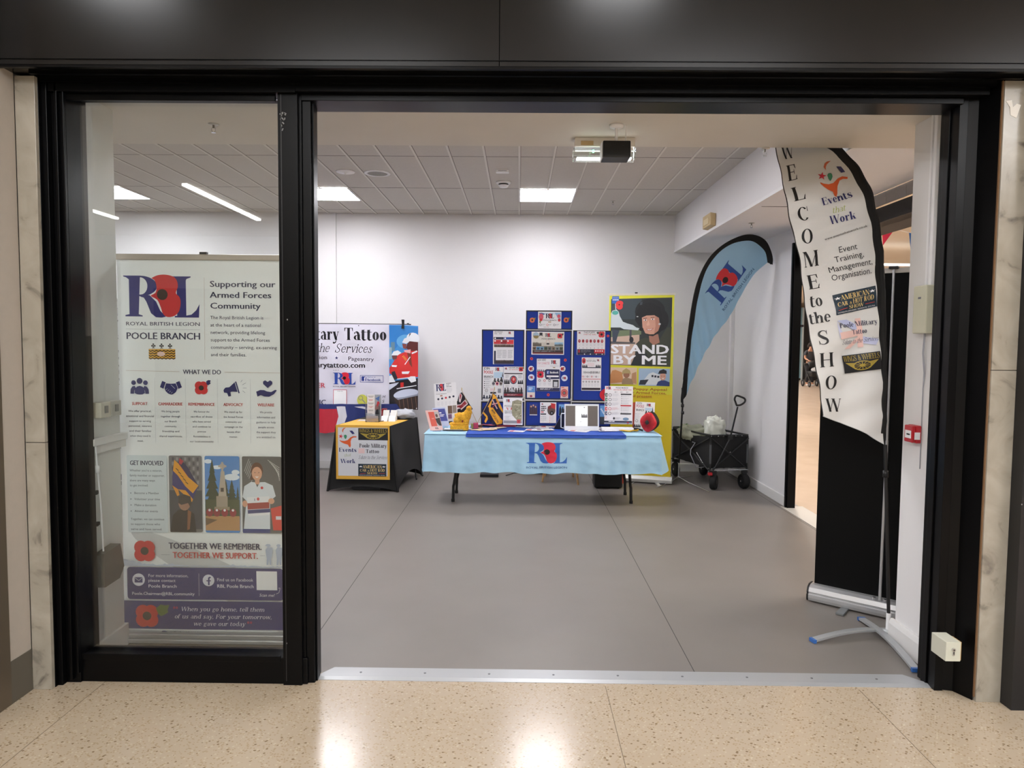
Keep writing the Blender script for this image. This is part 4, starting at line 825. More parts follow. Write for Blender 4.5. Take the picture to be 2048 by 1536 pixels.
    P0 = mp(1066, 2600, 0); b = MB(); b.cyl(P0, (base.x, base.y, .13), .009, BPL); b.cyl((base.x, base.y, .03), (base.x, base.y, .14), .012, WHT); b.lathe([(.0, -.02), (.015, -.018), (.015, .018), (0, .02)], P0.lerp(base, .15), BPL, 10); b.build('pole', t)
    G_ = M('#b2b5b6', .35, metal=.5); BC = M('#2f62a8', .4)
    def foot(q0, q1, nm):
        A, B = atZ(*q0, .012), atZ(*q1, .012); A.z = B.z = .012; d = (B-A); L_ = d.length; d.normalize(); s_ = Vector((-d.y, d.x, 0)); b = MB(); N_ = 10
        for sgn in (0,):
            V = []
            for i in range(N_+1): 
                u = i/N_; z = .006+.028*math.sin(math.pi*u); c = A+d*L_*u
                for ox, oz in ((-.019, 0), (.019, 0), (.019, .014), (-.019, .014)): V.append(Vector((c.x, c.y, z+oz))+s_*ox)
            b.raw(V, [(i*4+k, i*4+(k+1) % 4, (i+1)*4+(k+1) % 4, (i+1)*4+k) for i in range(N_) for k in range(4)]+[(3, 2, 1, 0), (N_*4, N_*4+1, N_*4+2, N_*4+3)], G_)
        o = b.build('foot_bar', t, bevel=.002); 
        for e, sg in ((A, 1), (B, -1)): c = e+d*sg*.006; b = MB(); b.obox((c.x, c.y, .0125), (.016, .042, .019), BC, mat=Matrix(((d.x, s_.x, 0), (d.y, s_.y, 0), (0, 0, 1)))); b.build('blue_end_cap', o)
    foot((1624, 1281), (1795, 1262), 0); foot((1722, 1237), (1833, 1341), 0)
    b = MB(); b.lathe([(0, 0), (.03, 0), (.03, .012), (.018, .02), (0, .02)], (base.x, base.y, .03), G_, 14); b.build('hub', t)
flag_tall()

# ================================================================= black roll-up banner seen from the back
def black_banner():
    A = atZ(1616, 1203, .0); d = Vector((2.13, 4.085, 0))-A; d.z = 0; d.normalize(); s_ = Vector((-d.y, d.x, 0)); L_ = .80
    if s_.y < 0: s_ = -s_
    Ac = A+s_*.05; C_ = Ac+d*L_/2
    t = thing('roller_banner', 'black roll-up banner showing its blank back and silver pole, by the right pier', 'banner', (C_.x, C_.y, 0))
    R = Matrix(((d.x, s_.x, 0), (d.y, s_.y, 0), (0, 0, 1)))
    b = MB(); b.obox((C_.x+s_.x*.02, C_.y+s_.y*.02, 1.06), (L_-.03, .003, 1.94), M('#040404', .6, spec=.15, name='black_banner_back'), mat=R); b.build('fabric', t)
    prof = [(-.055, .012), (-.06, .03), (-.06, .05), (-.052, .052), (-.052, .06), (-.057, .066), (-.045, .092), (-.02, .105), (.03, .105), (.045, .09), (.05, .03), (.045, .012)]
    b = MB(); b.prism([Ac+s_*p[0]+Vector((0, 0, p[1])) for p in prof], d*L_, ALU); b.build('base_cassette', t, bevel=.001)
    b = MB(); q = [Ac-d*.008+s_*p[0]*1.06+Vector((0, 0, p[1]*1.03)) for p in prof]; b.prism(q, d*.01, BPL); b.build('end_cap', t); b = MB(); q2 = [x+d*(L_+.006) for x in q]; b.prism(q2, d*.01, BPL); b.build('end_cap', t)
    for u in (.27, .74): b = MB(); c = Ac+d*L_*u-s_*.07; b.obox((c.x, c.y, .009), (.045, .20, .012), M('#7d8081', .4, metal=.4), mat=R); b.build('foot', t, bevel=.002)
    top = C_+Vector((0, 0, 2.045)); b = MB(); b.obox(top+s_*.02, (L_-.01, .02, .03), M('#cfcbc4', .4), mat=R); b.build('top_rail', t, bevel=.004)
    b0 = C_-s_*.03; p1 = C_-s_*.0; b = MB(); b.cyl((b0.x, b0.y, .1), (p1.x, p1.y, 1.05), .0085, ALU); b.cyl((p1.x, p1.y, 1.05), (p1.x, p1.y, 2.05), .007, ALU); b.build('pole', t)
    b = MB(); b.obox(top+Vector((0, 0, .015)), (.05, .035, .016), BPL, mat=R); b.build('pole_hook', t, bevel=.003)
    for dx in (-.03, .03): c = b0+d*dx; b = MB(); b.cyl((c.x, c.y, .1), (c.x, c.y, .112), .010, CHR); b.build('bolt', t)
black_banner()

# ================================================================= fixtures on the right pier and frame
def fixtures_right():
    x = 2.055
    za, zb = atX(1853, 667, x).z, atX(1853, 572, x).z; ya, yb = atX(1870, 620, x).y, atX(1843, 620, x).y
    t = thing('control_box', 'long beige control box below the white conduit on the right pier', 'control box', (x, (ya+yb)/2, za))
    b = MB(); b.box(x-.045, ya, za, x, yb, zb, M('#c9c8b2', .45)); b.build('cover', t, bevel=.006); b = MB(); b.box(x-.0465, (ya+yb)/2-.012, za+(zb-za)*.72, x-.045, (ya+yb)/2+.012, za+(zb-za)*.76, GRY); b.build('badge', t)
    y1 = atX(1870, 400, x).y; ct = thing('conduit', 'twin white conduit running up the right pier to the soffit', 'conduit', (x, y1, zb))
    for dy, w_ in ((-.006, .012), (.028, .007)): b = MB(); b.box(x-.014, y1+dy-w_, zb, x, y1+dy+w_, ZS, WHT); b.build('trunking', ct, bevel=.002)
    b = MB()
    for k, dy in enumerate((0, .008)): b.tube([(x-.01, (ya+yb)/2+dy, za), (x-.012, (ya+yb)/2+dy+.004, za-.1), (x-.006, (ya+yb)/2+dy-.004, za-.2), (x-.004, (ya+yb)/2+.01, za-.28), (x-.003, (ya+yb)/2+.01, .98)], .0025, GRYL, 6)
    o = b.build('cable', loc=(x, (ya+yb)/2, za)); tag(o, 'thin grey cables dropping from the beige control box to the red call point', 'cable')
    # call point
    ya, yb = atX(1845, 866, x).y, atX(1812, 866, x-.04).y; z0, z1 = atX(1830, 884, x).z, atX(1830, 849, x).z
    t = thing('fire_call_point', 'red fire alarm call point on the edge of the right pier', 'fire alarm', (x, (ya+yb)/2, z0)); RC = M('#b8202c', .35)
    b = MB(); b.box(x-.028, ya+.004, z0, x, yb+.01, z1, RC); b.obox((x-.036, (ya+yb)/2+.01, (z0+z1)/2), (.02, yb-ya-.004, z1-z0-.004), RC); b.build('case', t, bevel=.005)
    # front plate faces the room and the viewer
    b = MB(); zc = (z0+z1)/2; b.box(x-.0475, ya+.02, zc-.022, x-.046, yb-.004, zc+.018, WHT); b.box(x-.0485, ya+.03, zc-.006, x-.0475, yb-.02, zc+.002, BLK); b.build('press_panel', t)
    b = MB(); b.box(x-.04, ya-.0015, zc-.025, x-.012, ya, zc+.012, WHT); b.build('label_plate', t)
    # key switch
    t = thing('key_switch', 'small beige key switch box low on the black frame at the right', 'switch', (2.06, 3.10, .2))
    z0, z1 = atY(1900, 1315, 3.10).z, atY(1900, 1277, 3.10).z; x0, x1 = atY(1889, 1296, 3.07).x, atY(1919, 1296, 3.07).x
    b = MB(); b.box(x0, 3.06, z0, x1, 3.17, z1, M('#c3c3b4', .4)); b.build('case', t, bevel=.002); b = MB(); b.box(x1, 3.085, z0-.006, x1+.018, 3.15, z1-.01, M('#b5935e', .7)); b.build('timber_packer', t)
    xc, zc = (x0+x1)/2, (z0+z1)/2+.004; b = MB(); b.cyl((xc, 3.06, zc+.006), (xc, 3.054, zc+.006), .008, CHR, 16); b.box(xc-.004, 3.055, zc-.02, xc+.004, 3.06, zc+.004, CHR); b.build('keyhole', t)
    b = MB(); b.cyl((xc, 3.0535, zc+.006), (xc, 3.053, zc+.006), .0035, BLK, 10); b.box(xc-.0015, 3.0535, zc-.014, xc+.0015, 3.055, zc, BLK); b.build('slot', t)
    # torn tape on the marble
    b = MB(); P = [(2012, 202), (2024, 200), (2026, 214), (2034, 207), (2042, 210), (2033, 236), (2021, 230), (2020, 214)]
    V = [atY(x_, y_, 3.0985) for x_, y_ in P]; b.prism(V, (0, .001, 0), M('#e6e2da', .5)); o = b.build('tape_scrap', loc=V[0]); tag(o, 'torn scrap of white tape high on the right marble strip', 'tape')
fixtures_right()

# ================================================================= things on the soffit and ceiling
def ceiling_things():
    t = thing('emergency_light', 'emergency light with a clear diffuser and green indicator under the soffit', 'emergency light', (.47, 4.02, ZS))
    x0, x1 = atY(1147, 295, 4.0).x, atY(1271, 295, 4.0).x
    b = MB(); b.box(x0+.006, 3.985, ZS-.052, x1-.004, 4.06, ZS, M('#ded6cc', .45)); b.build('housing', t, bevel=.004)
    b = MB(); b.box(x0+.04, 3.984, ZS-.044, x0+.11, 3.985, ZS-.02, M('#c0a377', .6)); b.build('label_strip', t)
    g = glass_mat('clear_polycarbonate', (.86, .9, .88), 1.45, .08); b = MB(); b.box(x0, 3.975, ZS-.118, x1, 4.07, ZS-.055, g); b.build('diffuser', t, bevel=.006)
    b = MB(); b.box(x0+.02, 4.0, ZS-.112, x1-.02, 4.05, ZS-.105, M('#ffffff', .5, emit=3.5)); b.build('tube_light', t)
    b = MB(); b.box(x0+.105, 3.98, ZS-.085, x0+.114, 3.99, ZS-.07, M('#7dffa8', .5, emit=4)); b.build('green_indicator', t)
    # people counter / projector box on a stalk
    c = atZ(1233, 250, ZS); t = thing('sensor_unit', 'black box sensor hanging on a white stalk under the soffit', 'sensor', (c.x, c.y, ZS))
    b = MB(); b.lathe([(0, 0), (.038, 0), (.036, -.012), (.02, -.018), (0, -.018)], (c.x, c.y, ZS), WHT, 20); b.build('ceiling_rose', t)
    a0, a1 = atY(1205, 284, c.y).x, atY(1260, 284, c.y).x; zt, zb = atY(1233, 284, c.y).z, atY(1233, 317, c.y).z
    b = MB(); b.cyl((c.x, c.y, ZS-.01), (c.x, c.y, zt), .008, WHT, 12); b.cyl((c.x+.05, c.y, ZS), (c.x+.05, c.y, zt), .003, WHT, 8); b.build('stalk', t)
    b = MB(); b.box(a0, c.y-.03, zb, a1, c.y+.09, zt, BPL); b.build('body', t, bevel=.005); b = MB(); b.box(a0-.004, c.y-.012, zb, a0, c.y+.08, zt, WHT); b.build('side_trim', t); b = MB(); b.box(a1, c.y-.012, zb+.01, a1+.004, c.y+.08, zt, WHT); b.build('side_trim', t)
    for x in (.28, .72): b = MB(); b.box(a0+(a1-a0)*x-.004, c.y-.0315, zt-.025, a0+(a1-a0)*x+.004, c.y-.03, zt-.014, BLK); b.build('slot', t)
    def sprinkler(px, Z, lab):
        c = atZ(*px, Z); t = thing('sprinkler', lab, 'sprinkler', (c.x, c.y, Z), 'ceiling sprinklers'); b = MB()
        b.lathe([(0, 0), (.028, 0), (.026, -.004), (.01, -.006), (0, -.006)], (c.x, c.y, Z), M('#b9b6ae', .3, metal=.5), 16); b.build('escutcheon', t)
        b = MB(); b.cyl((c.x, c.y, Z), (c.x, c.y, Z-.022), .006, M('#8f8c85', .3, metal=.7), 8); b.tube([(c.x-.009, c.y, Z-.02), (c.x-.01, c.y, Z-.035), (c.x, c.y, Z-.044), (c.x+.01, c.y, Z-.035), (c.x+.009, c.y, Z-.02)], .002, CHR, 6); b.build('head', t)
        b = MB(); b.cyl((c.x, c.y, Z-.044), (c.x, c.y, Z-.046), .012, CHR, 12); b.build('deflector', t)
    sprinkler((1503, 446), ZS, 'sprinkler under the bulkhead above the light blue feather flag'); sprinkler((427, 248), ZS, 'sprinkler under the front soffit seen through the left window')
    sprinkler((1226, 402), ZC, 'sprinkler in the tiled ceiling right of the bright light panel'); sprinkler((1530, 296.5), ZS, 'sprinkler at the soffit edge beside the tall white flag')
    c = atZ(691, 343, ZC); b = MB(); b.lathe([(0, -.002), (.09, -.002), (.085, -.008), (.02, -.012), (0, -.03)], (c.x, c.y, ZC), WHT, 24); o = b.build('ceiling_disc', loc=(c.x, c.y, ZC)); tag(o, 'small white ceiling disc left of the round speaker grille', 'ceiling rose')
    c = atZ(755, 346, ZC); t = thing('ceiling_speaker', 'round speaker grille with a white rim in the tiled ceiling', 'speaker', (c.x, c.y, ZC))
    b = MB(); b.lathe([(.125, -.001), (.125, -.008), (.095, -.010), (.095, -.004)], (c.x, c.y, ZC), WHT, 32); b.build('rim', t); b = MB(); b.lathe([(0, -.006), (.095, -.006)], (c.x, c.y, ZC), M('#8c8983', .6, noise=.3, nscale=300), 32); b.build('grille', t)
    c = atZ(1005, 341, ZC); t = thing('ceiling_sign', 'small white plate above the smoke detector in the ceiling tiles', 'sign', (c.x, c.y, ZC)); b = MB(); b.box(c.x-.06, c.y-.035, ZC-.02, c.x+.06, c.y+.035, ZC-.001, WHT); b.build('plate', t); b = MB(); b.box(c.x-.04, c.y-.036, ZC-.012, c.x+.04, c.y-.035, ZC-.008, GRY); b.build('marking', t)
    c = atZ(1007, 364, ZC); t = thing('smoke_detector', 'round white smoke detector left of the bright light panel', 'smoke detector', (c.x, c.y, ZC))
    b = MB(); b.lathe([(0, 0), (.075, 0), (.073, -.014), (.05, -.02), (0, -.02)], (c.x, c.y, ZC), WHT, 26); b.build('base', t); b = MB(); b.lathe([(.05, -.02), (.048, -.034), (.0, -.034)], (c.x, c.y, ZC), BLK, 22); b.build('sensing_slot', t); b = MB(); b.lathe([(.054, -.034), (.04, -.052), (0, -.054), (0, -.034), (.054, -.034)], (c.x, c.y, ZC), WHT, 22); b.build('cap', t)
    # beige alarm sounder on the bulkhead
    y0, y1 = atX(1432, 440, 1.93).y, atX(1416, 440, 1.93).y; z0, z1 = atX(1424, 452, 1.9).z, atX(1424, 428, 1.9).z; t = thing('motion_sensor', 'beige motion sensor on the side of the bulkhead', 'sensor', (1.93, (y0+y1)/2, z0)); BG = M('#c9b184', .5)
    b = MB(); b.prism([(1.93, y0, z0), (1.93, y1, z0), (1.875, y1, z0+.01), (1.875, y0, z0+.01)], (0, 0, z1-z0), BG); b.build('case', t, bevel=.008); b = MB(); b.box(1.868, y0+.06, z0+.03, 1.876, y1-.06, z1-.03, M('#dcc9a0', .4)); b.build('lens', t, bevel=.003)
ceiling_things()
# ================================================================= information table with its cloth
TZ = .722; TYF = 6.74; TYB = 7.46; TX0 = atY(850, 868, TYF).x; TX1 = atY(1322, 866, TYF).x
def main_table():
    cx = (TX0+TX1)/2
    t = thing('folding_table', 'long folding table with black legs under the light blue cloth', 'table', (cx, 7.1, 0))
    b = MB(); b.box(TX0+.02, TYF+.03, TZ-.045, TX1-.02, TYB-.01, TZ-.006, M('#8c8c8c', .6)); b.build('tabletop', t, bevel=.004)
    for X, sg in ((-.645, 1), (1.135, -1)):
        for Yf_, Yt, k in ((7.0, 6.88, -1), (7.40, 7.34, 1)):
            x0 = X; xt = X+.03*sg
            b = MB(); b.tube([(x0-.01*sg, Yf_, .0), (x0-.005*sg, Yf_, .16), (x0, Yf_, .18), (xt, Yt, .33), (xt, Yt, TZ-.05)], .0145, BPL, 10); b.cyl((x0-.01*sg, Yf_, 0), (x0-.01*sg, Yf_, .03), .018, BPL); b.build('leg', t)
        b = MB(); b.cyl((xt, 6.88, .42), (xt, 7.34, .42), .011, BPL); b.cyl((xt, 7.1, .42), (xt+.28*sg, 7.1, TZ-.05), .009, BPL); b.build('leg_brace', t)
    # cloth
    c = thing('tablecloth', 'light blue tablecloth with a large poppy emblem hanging over the long table', 'tablecloth', (cx, TYF, TZ)); CB = M('#9cc3da', .75, bump=.25, bscale=14, name='light_blue_cloth')
    from mathutils import noise
    def fold(u, d):        # u metres along the edge, d depth below the edge 0..1
        return d*(.010*math.sin(u*19)+.007*math.sin(u*41+1.3*math.sin(u*7))+.012*noise.noise(Vector((u*6, d*3, .3))))+.004*noise.noise(Vector((u*16, d*9, 1.7)))
    zb = atY(1090, 946, TYF).z
    def front(x, z): d = (TZ-z)/(TZ-zb); return TYF-.012*min(1, d*6)-.012*d+fold(x, d)*-1
    e = .012
    b = MB(); NX = 150; NZ = 26
    def fr(u, v):
        x = TX0-.01*v+(TX1-TX0+.02*v)*u; d = v; z = TZ-(TZ-zb)*d-(.006*math.sin(x*9)+.005*math.sin(x*23))*d; return (x, front(x, z), z)
    b.sheet(fr, NX, NZ, CB)
    # end drops, the right one swings out like a wing
    def lf(u, v): y = TYF+(TYB-TYF)*u; d = v; z = TZ-(TZ-zb)*d; k_ = min(1, u*8); return (TX0-.01*v-(.02*math.sin(u*14)*d+.012)*k_, y*k_+front(TX0, z)*(1-k_), z)
    b.sheet(lf, 24, 12, CB)
    def rg(u, v): 
        y = TYF+(TYB-TYF)*u; d = v; out = .10*d*math.sin(min(1, u*3.2)*math.pi*.5)*(1.2-u)+.018*math.sin(u*16)*d; k_ = min(1, u*8); z = TZ-(TZ-zb)*d*(.92+.08*math.cos(u*9)); return (TX1+.01*v+(out+.012*min(1, v*8))*k_, y*k_+front(TX1, z)*(1-k_), z)
    b.sheet(rg, 30, 14, CB)
    b.sheet(lambda u, v: (TX0-.012+(TX1-TX0+.024)*u, TYF-.012+(TYB-TYF+.02)*v, TZ+.0012*math.sin(u*40)*math.sin(v*9)), 60, 10, CB)
    b.build('cloth', c)
    b = MB(); k = conv(820, 840, 3.7926)
    def mp(x, y, o): px, py = k(x, y); P = atY(px, py, TYF-.02); return Vector((P.x, front(P.x, P.z)-o-.0012, P.z))
    a = Art(b, mp, 6); a.l = 4; RB = M('#2b5fae', .6); a.emblem(880, 168, 1192, 330, RB, M('#cf1f3c', .6), M('#121016', .6)); a.text('ROYAL BRITISH LEGION', 880, 367, 15, M('#2b4f86', .6), 310, bold=.02); b.build('printed_emblem', c)
    # royal blue runner
    r = thing('table_runner', 'royal blue runner folded over the front edge of the light blue cloth', 'table runner', (.3, TYF, TZ)); RBM = M('#1d49a6', .7, bump=.15, bscale=40, name='royal_blue_cloth')
    x0, x1 = atY(932, 870, TYF).x, atY(1252, 870, TYF).x; zr = atY(1090, 877, TYF-.03).z
    b = MB(); b.sheet(lambda u, v: (x0+(x1-x0)*u, TYF-.018+(TYB-TYF)*v*.97, TZ+.004+.001*math.sin(u*50)*math.sin(v*8)), 50, 8, RBM)
    b.sheet(lambda u, v: (x0+(x1-x0)*u, front(x0+(x1-x0)*u, TZ-(TZ-zr)*v)-.008-.002*math.sin(u*30)*v-.004, TZ+.004-(TZ-zr)*v), 100, 4, RBM); b.build('runner_cloth', r)
main_table()
TT = TZ+.0062     # surface of things on the cloth

# ================================================================= blue display boards
BYD = 7.38
z6 = conv(940, 600, 5.907)
def boards():
    BLU = M('#17358f', .85, bump=.2, bscale=400, name='blue_felt'); FR = M('#15161c', .5)
    P = lambda x, y, Y=BYD: atY(*z6(x, y), Y)
    t = thing('display_board', 'folding blue felt display board standing at the back of the long table', 'display board', (.3, BYD, TT))
    for nm, x0, y0, x1, y1 in (('panel', 138, 350, 640, 1188), ('panel', 656, 358, 1198, 1176), ('header_panel', 662, 124, 1208, 352), ('panel', 1214, 360, 1660, 1196), ('lower_panel', 130, 1200, 642, 1496), ('lower_panel', 652, 1192, 1190, 1496), ('lower_panel', 1200, 1210, 1660, 1496)):
        A, B = P(x0, (y0+y1)/2), P(x1, (y0+y1)/2); zt = P((x0+x1)/2, y0).z; zb = P((x0+x1)/2, y1).z
        if y1 == 1496: zb = TT
        b = MB(); b.box(A.x+.008, BYD, zb+.008, B.x-.008, BYD+.012, zt-.008, BLU); o = b.build(nm, t)
        b = MB()
        for q in ((A.x, zb, B.x, zb+.012), (A.x, zt-.012, B.x, zt), (A.x, zb+.012, A.x+.012, zt-.012), (B.x-.012, zb+.012, B.x, zt-.012)): b.box(q[0], BYD-.004, q[1], q[2], BYD+.018, q[3], FR)
        b.build('edge_frame', o)
    for x, y in ((645, 1170), (1193, 1178)): b = MB(); c = P(x, y); b.box(c.x-.004, BYD-.008, c.z-.02, c.x+.004, BYD+.002, c.z+.02, CHR); b.build('hinge', t)
boards()
def poster(name, lab, x0, y0, x1, y1, Y=BYD-.006, c=z6, group=None, mat=None, cat='poster', dx=0, th=.0015, **k):
    """upright sheet from frame coordinates, returns MB, Art"""
    b = MB(); m = mat or PAP; a, g = quad(b, (x0, y0), (x1, y0+dx), (x0+k.get('sk', 0), y1), Y, Y, c, (x0, y0, x1, y1), th, m)
    return b, a, g
def fin(b, name, lab, g, cat='poster', group=None): o = b.build(name, loc=(g[0]+g[1])/2); return tag(o, lab, cat, group)
DK = M('#24242e', .5); RD2 = M('#c02a35', .5); NV = M('#1f2440', .5); GY = M('#8a8b93', .5); LG = M('#b9bac2', .5); PK = M('#e2a3ac', .5)
def mini(a, x0, y0, x1, y1): a.emblem(x0, y0, x1, y1, M('#23233f', .5), M('#c2343f', .5), BLK)
def crowd(a, x0, y0, x1, y1, n, m, seed=1, hh=.5):
    rn = random.Random(seed); w_ = (x1-x0)/n; l0 = a.l
    for i in range(n):
        cx = x0+w_*(i+.5); t_ = y0+(y1-y0)*rn.uniform(0, hh*.5); r = w_*.28; a.ell(cx, t_+r, r, r*1.2, m, 8); a.l -= .9; a.poly([(cx-w_*.5, y1), (cx-w_*.42, t_+r*3), (cx-r, t_+r*2), (cx+r, t_+r*2), (cx+w_*.42, t_+r*3), (cx+w_*.5, y1)], m); a.l -= .9
    a.l += 1
def posters():
    # left board, upper
    b, a, g = poster('poster', '', 272, 366, 520, 758); a.text('OUR STRATEGY', 285, 385, 14, DK, 100, bold=.02); a.text('2025 - 2035', 285, 404, 14, DK, 90); mini(a, 450, 374, 486, 402)
    a.rect(278, 438, 398, 466, NV); a.rect(400, 438, 520, 466, M('#2a4fa0', .5)); 
    for i, c in enumerate(('#c22a35', '#8e1f2c', '#d6333e')): a.rect(280+i*79, 470, 358+i*79, 520, M(c, .5)); a.ell(296+i*77, 484, 9, 9, WHT)
    a.ell(297, 452, 9, 9, WHT); a.ell(417, 452, 9, 9, WHT); a.rect(284, 524, 518, 556, M('#8e7466', .5)); crowd(a, 286, 522, 516, 556, 12, M('#3a2b28', .5), 3)
    for i in range(3): a.lines(322+i*64, 590, 380+i*64, 690, 9, GY, .3, seed=i)
    a.rect(284, 600, 306, 754, NV); a.rect(306, 710, 520, 754, M('#5a4a4a', .5)); crowd(a, 308, 706, 518, 750, 14, M('#2b2226', .5), 5); a.rect(290, 744, 520, 756, NAVYD)
    fin(b, 'poster', 'tall white strategy poster with red boxes alone at the top of the left blue board', g)
    b, a, g = poster('poster', '', 150, 788, 394, 1184, dx=2)
    a.text('JOIN', 163, 822, 30, DK, 68, bold=.02); a.text('POOLE', 163, 868, 34, RD2, 108, bold=.03); a.text('BRANCH', 163, 918, 26, DK, 110, bold=.02); mini(a, 298, 796, 356, 838); a.rect(282, 850, 392, 920, M('#b7cfe2', .5)); crowd(a, 275, 908, 392, 975, 3, M('#2a2a30', .5), 2); a.poly([(378, 905), (386, 850), (394, 905)], M('#4a3c40', .5))
    for i, c in enumerate(('#5b5560', '#c2343f', '#5a4b4b')): a.ell(278+i*44, 985, 22, 26, M(c, .5)); a.rring(278+i*44, 985, 22, 4, WHT)
    a.ell(322, 985, 9, 10, NAVYD); a.lines(165, 925, 270, 945, 3, GY, .4)
    for i in range(4): a.ell(171, 962+i*25, 6, 6, DK); a.lines(184, 955+i*25, 250, 972+i*25, 2, GY, .35, seed=i)
    a.rring(195, 1068, 18, 4, DK); a.ell(195, 1068, 4, 4, DK); a.lines(165, 1092, 230, 1118, 3, LG, .4); a.rect(330, 1045, 368, 1095, GY); a.lines(240, 1045, 300, 1075, 4, PK, .4); crowd(a, 150, 1118, 392, 1165, 7, NV, 8); a.rect(240, 1085, 310, 1105, DK)
    fin(b, 'poster', 'join poole branch poster at the lower left of the left blue board', g)
    b, a, g = poster('poster', '', 396, 786, 636, 1162, Y=BYD-.009, dx=2)
    mini(a, 408, 798, 440, 822); a.text('YOUR POPPY APPEAL', 455, 808, 15, DK, 130, bold=.02); a.text('GET INVOLVED', 458, 826, 11, RD2, 112, bold=.02); a.poppy(602, 816, 30, RD2, BLK, LEAF); a.rect(404, 862, 622, 874, DK)
    crowd(a, 402, 935, 470, 992, 3, DK, 4); crowd(a, 565, 935, 630, 992, 3, DK, 6); a.ell(514, 942, 44, 50, M('#2b2d4a', .5)); a.rring(514, 942, 38, 5, LG); a.ell(516, 942, 28, 40, RD2); a.ell(516, 935, 12, 18, M('#e09a90', .5))
    for x in (420, 570): a.lines(x, 885, x+50, 925, 5, GY, .35, seed=x); a.lines(x, 1005, x+50, 1040, 4, GY, .35, seed=x)
    crowd(a, 400, 1030, 626, 1110, 7, M('#3a3236', .5), 7); a.poly([(470, 1080), (495, 1018), (530, 1085)], LG); a.rect(400, 1088, 628, 1150, DK); a.rect(402, 1106, 628, 1132, M('#8e2030', .5))
    a.lines(440, 1114, 600, 1128, 2, WHT, .3)
    fin(b, 'poster', 'poppy appeal poster with a round badge at the lower right of the left blue board', g)
    # header
    b, a, g = poster('poster', '', 804, 138, 1080, 338); a.rect(812, 146, 1074, 176, M('#cfdbe8', .5)); 
    for q in (((815, 150), (870, 160), (820, 175)), ((840, 148), (890, 165), (850, 185))): a.poly(q, M('#4a5a94', .5))
    a.ell(840, 200, 28, 40, M('#d0566a', .5)); a.ell(838, 235, 20, 16, RD2); a.poly([(1000, 150), (1074, 150), (1074, 250), (1040, 215)], M('#8fb2d2', .5)); a.ell(1050, 190, 20, 22, M('#d0566a', .5)); a.ell(1055, 235, 16, 20, RD2); a.ell(828, 260, 10, 14, LEAF)
    mini(a, 890, 158, 992, 218); a.text('POOLE BRANCH', 866, 246, 15, DK, 155, bold=.02); a.rect(925, 254, 960, 264, M('#a98f5c', .5))
    for i in range(3): a.rring(833+i*82, 293, 13, 4, RD2 if i == 1 else NV); a.lines(850+i*82, 283, 892+i*82, 303, 3, GY, .35, seed=i)
    a.lines(870, 318, 1015, 326, 1, GY, .5); fin(b, 'poster', 'landscape poole branch poster on the topmost blue header panel', g)
    OR = M('#c8673f', .5)
    def sticker(x, y, r, lab, leaf=True, col=OR, Y=BYD-.006, nm='poppy_sticker', grp='poppy stickers on the blue boards'):
        c0 = atY(*z6(x, y), Y); b = MB(); R = r/5.907/F*BYD*1.0
        a = Art(b, lambda u, v, o: Vector((c0.x+u*R, Y-o, c0.z-v*R))); b.prism([(c0.x+R*math.cos(i*math.pi/6), Y, c0.z+R*math.sin(i*math.pi/6)) for i in range(12)], (0, .001, 0), col)
        a.poppy(0, 0, 1.05, col, BLK, LEAF if leaf else None); o = b.build(nm, loc=c0); tag(o, lab, 'sticker', grp)
    sticker(735, 238, 30, 'orange poppy with leaf left of the header poster'); sticker(1136, 236, 30, 'orange poppy with leaf right of the header poster')
    sticker(728, 694, 17, 'small poppy sticker under the left corner of the landscape heritage poster', False, M('#cf3f45', .5)); sticker(1126, 710, 17, 'small poppy sticker under the right corner of the landscape heritage poster', False, M('#cf3f45', .5)); sticker(924, 1120, 17, 'small poppy sticker at the bottom centre of the centre blue board', False, M('#cf3f45', .5)); sticker(1630, 425, 15, 'small poppy sticker at the top right of the right blue board', False, M('#cf3f45', .5))
    def badge(x, y, r, lab, kind):
        c0 = atY(*z6(x, y), BYD-.006); b = MB(); R = r/5.907/F*BYD; bg = M('#d7dcee', .5) if kind else M('#e3d6d8', .5)
        b.prism([(c0.x+R*math.cos(i*math.pi/10), BYD-.006, c0.z+R*math.sin(i*math.pi/10)) for i in range(20)], (0, .001, 0), bg); a = Art(b, lambda u, v, o: Vector((c0.x+u*R, BYD-.006-o, c0.z-v*R)))
        if kind: a.emblem(-.7, -.4, .7, .4, M('#23233f', .5), M('#c2343f', .5), BLK)
        else: a.ell(0, 0, .85, .85, WHT); a.ell(-.2, .05, .5, .62, RD2); a.ell(.35, -.3, .28, .28, M('#8f3038', .5)); a.ell(.35, .35, .3, .3, M('#8b7a6b', .5)); a.ell(-.2, .05, .15, .15, BLK)
        o = b.build('round_sticker', loc=c0); tag(o, lab, 'sticker', 'round stickers on the centre board')
    badge(722, 812, 34, 'white edged poppy badge left of the new here poster', 0); badge(1094, 812, 34, 'white edged poppy badge right of the new here poster', 0); badge(724, 914, 37, 'pale blue round emblem sticker left of the new here poster', 1); badge(1116, 922, 37, 'pale blue round emblem sticker right of the new here poster', 1)
    # centre board
    b, a, g = poster('poster', '', 726, 374, 1114, 644, dx=3); a.rect(738, 384, 1104, 634, M('#d3cfc6', .5)); a.ell(780, 415, 36, 36, M('#9db3c4', .5)); a.poly([(744, 420), (816, 420), (805, 448), (780, 456), (755, 448)], M('#8c7a48', .5)); a.poly([(820, 384), (856, 384), (856, 428), (838, 415), (820, 428)], DK); mini(a, 888, 390, 958, 436); a.poppy(1062, 422, 34, RD2, BLK, M('#3c3a2c', .5)); a.text('POOLE BRANCH', 846, 466, 16, DK, 160, bold=.02); a.rring(920, 492, 22, 2, RD2)
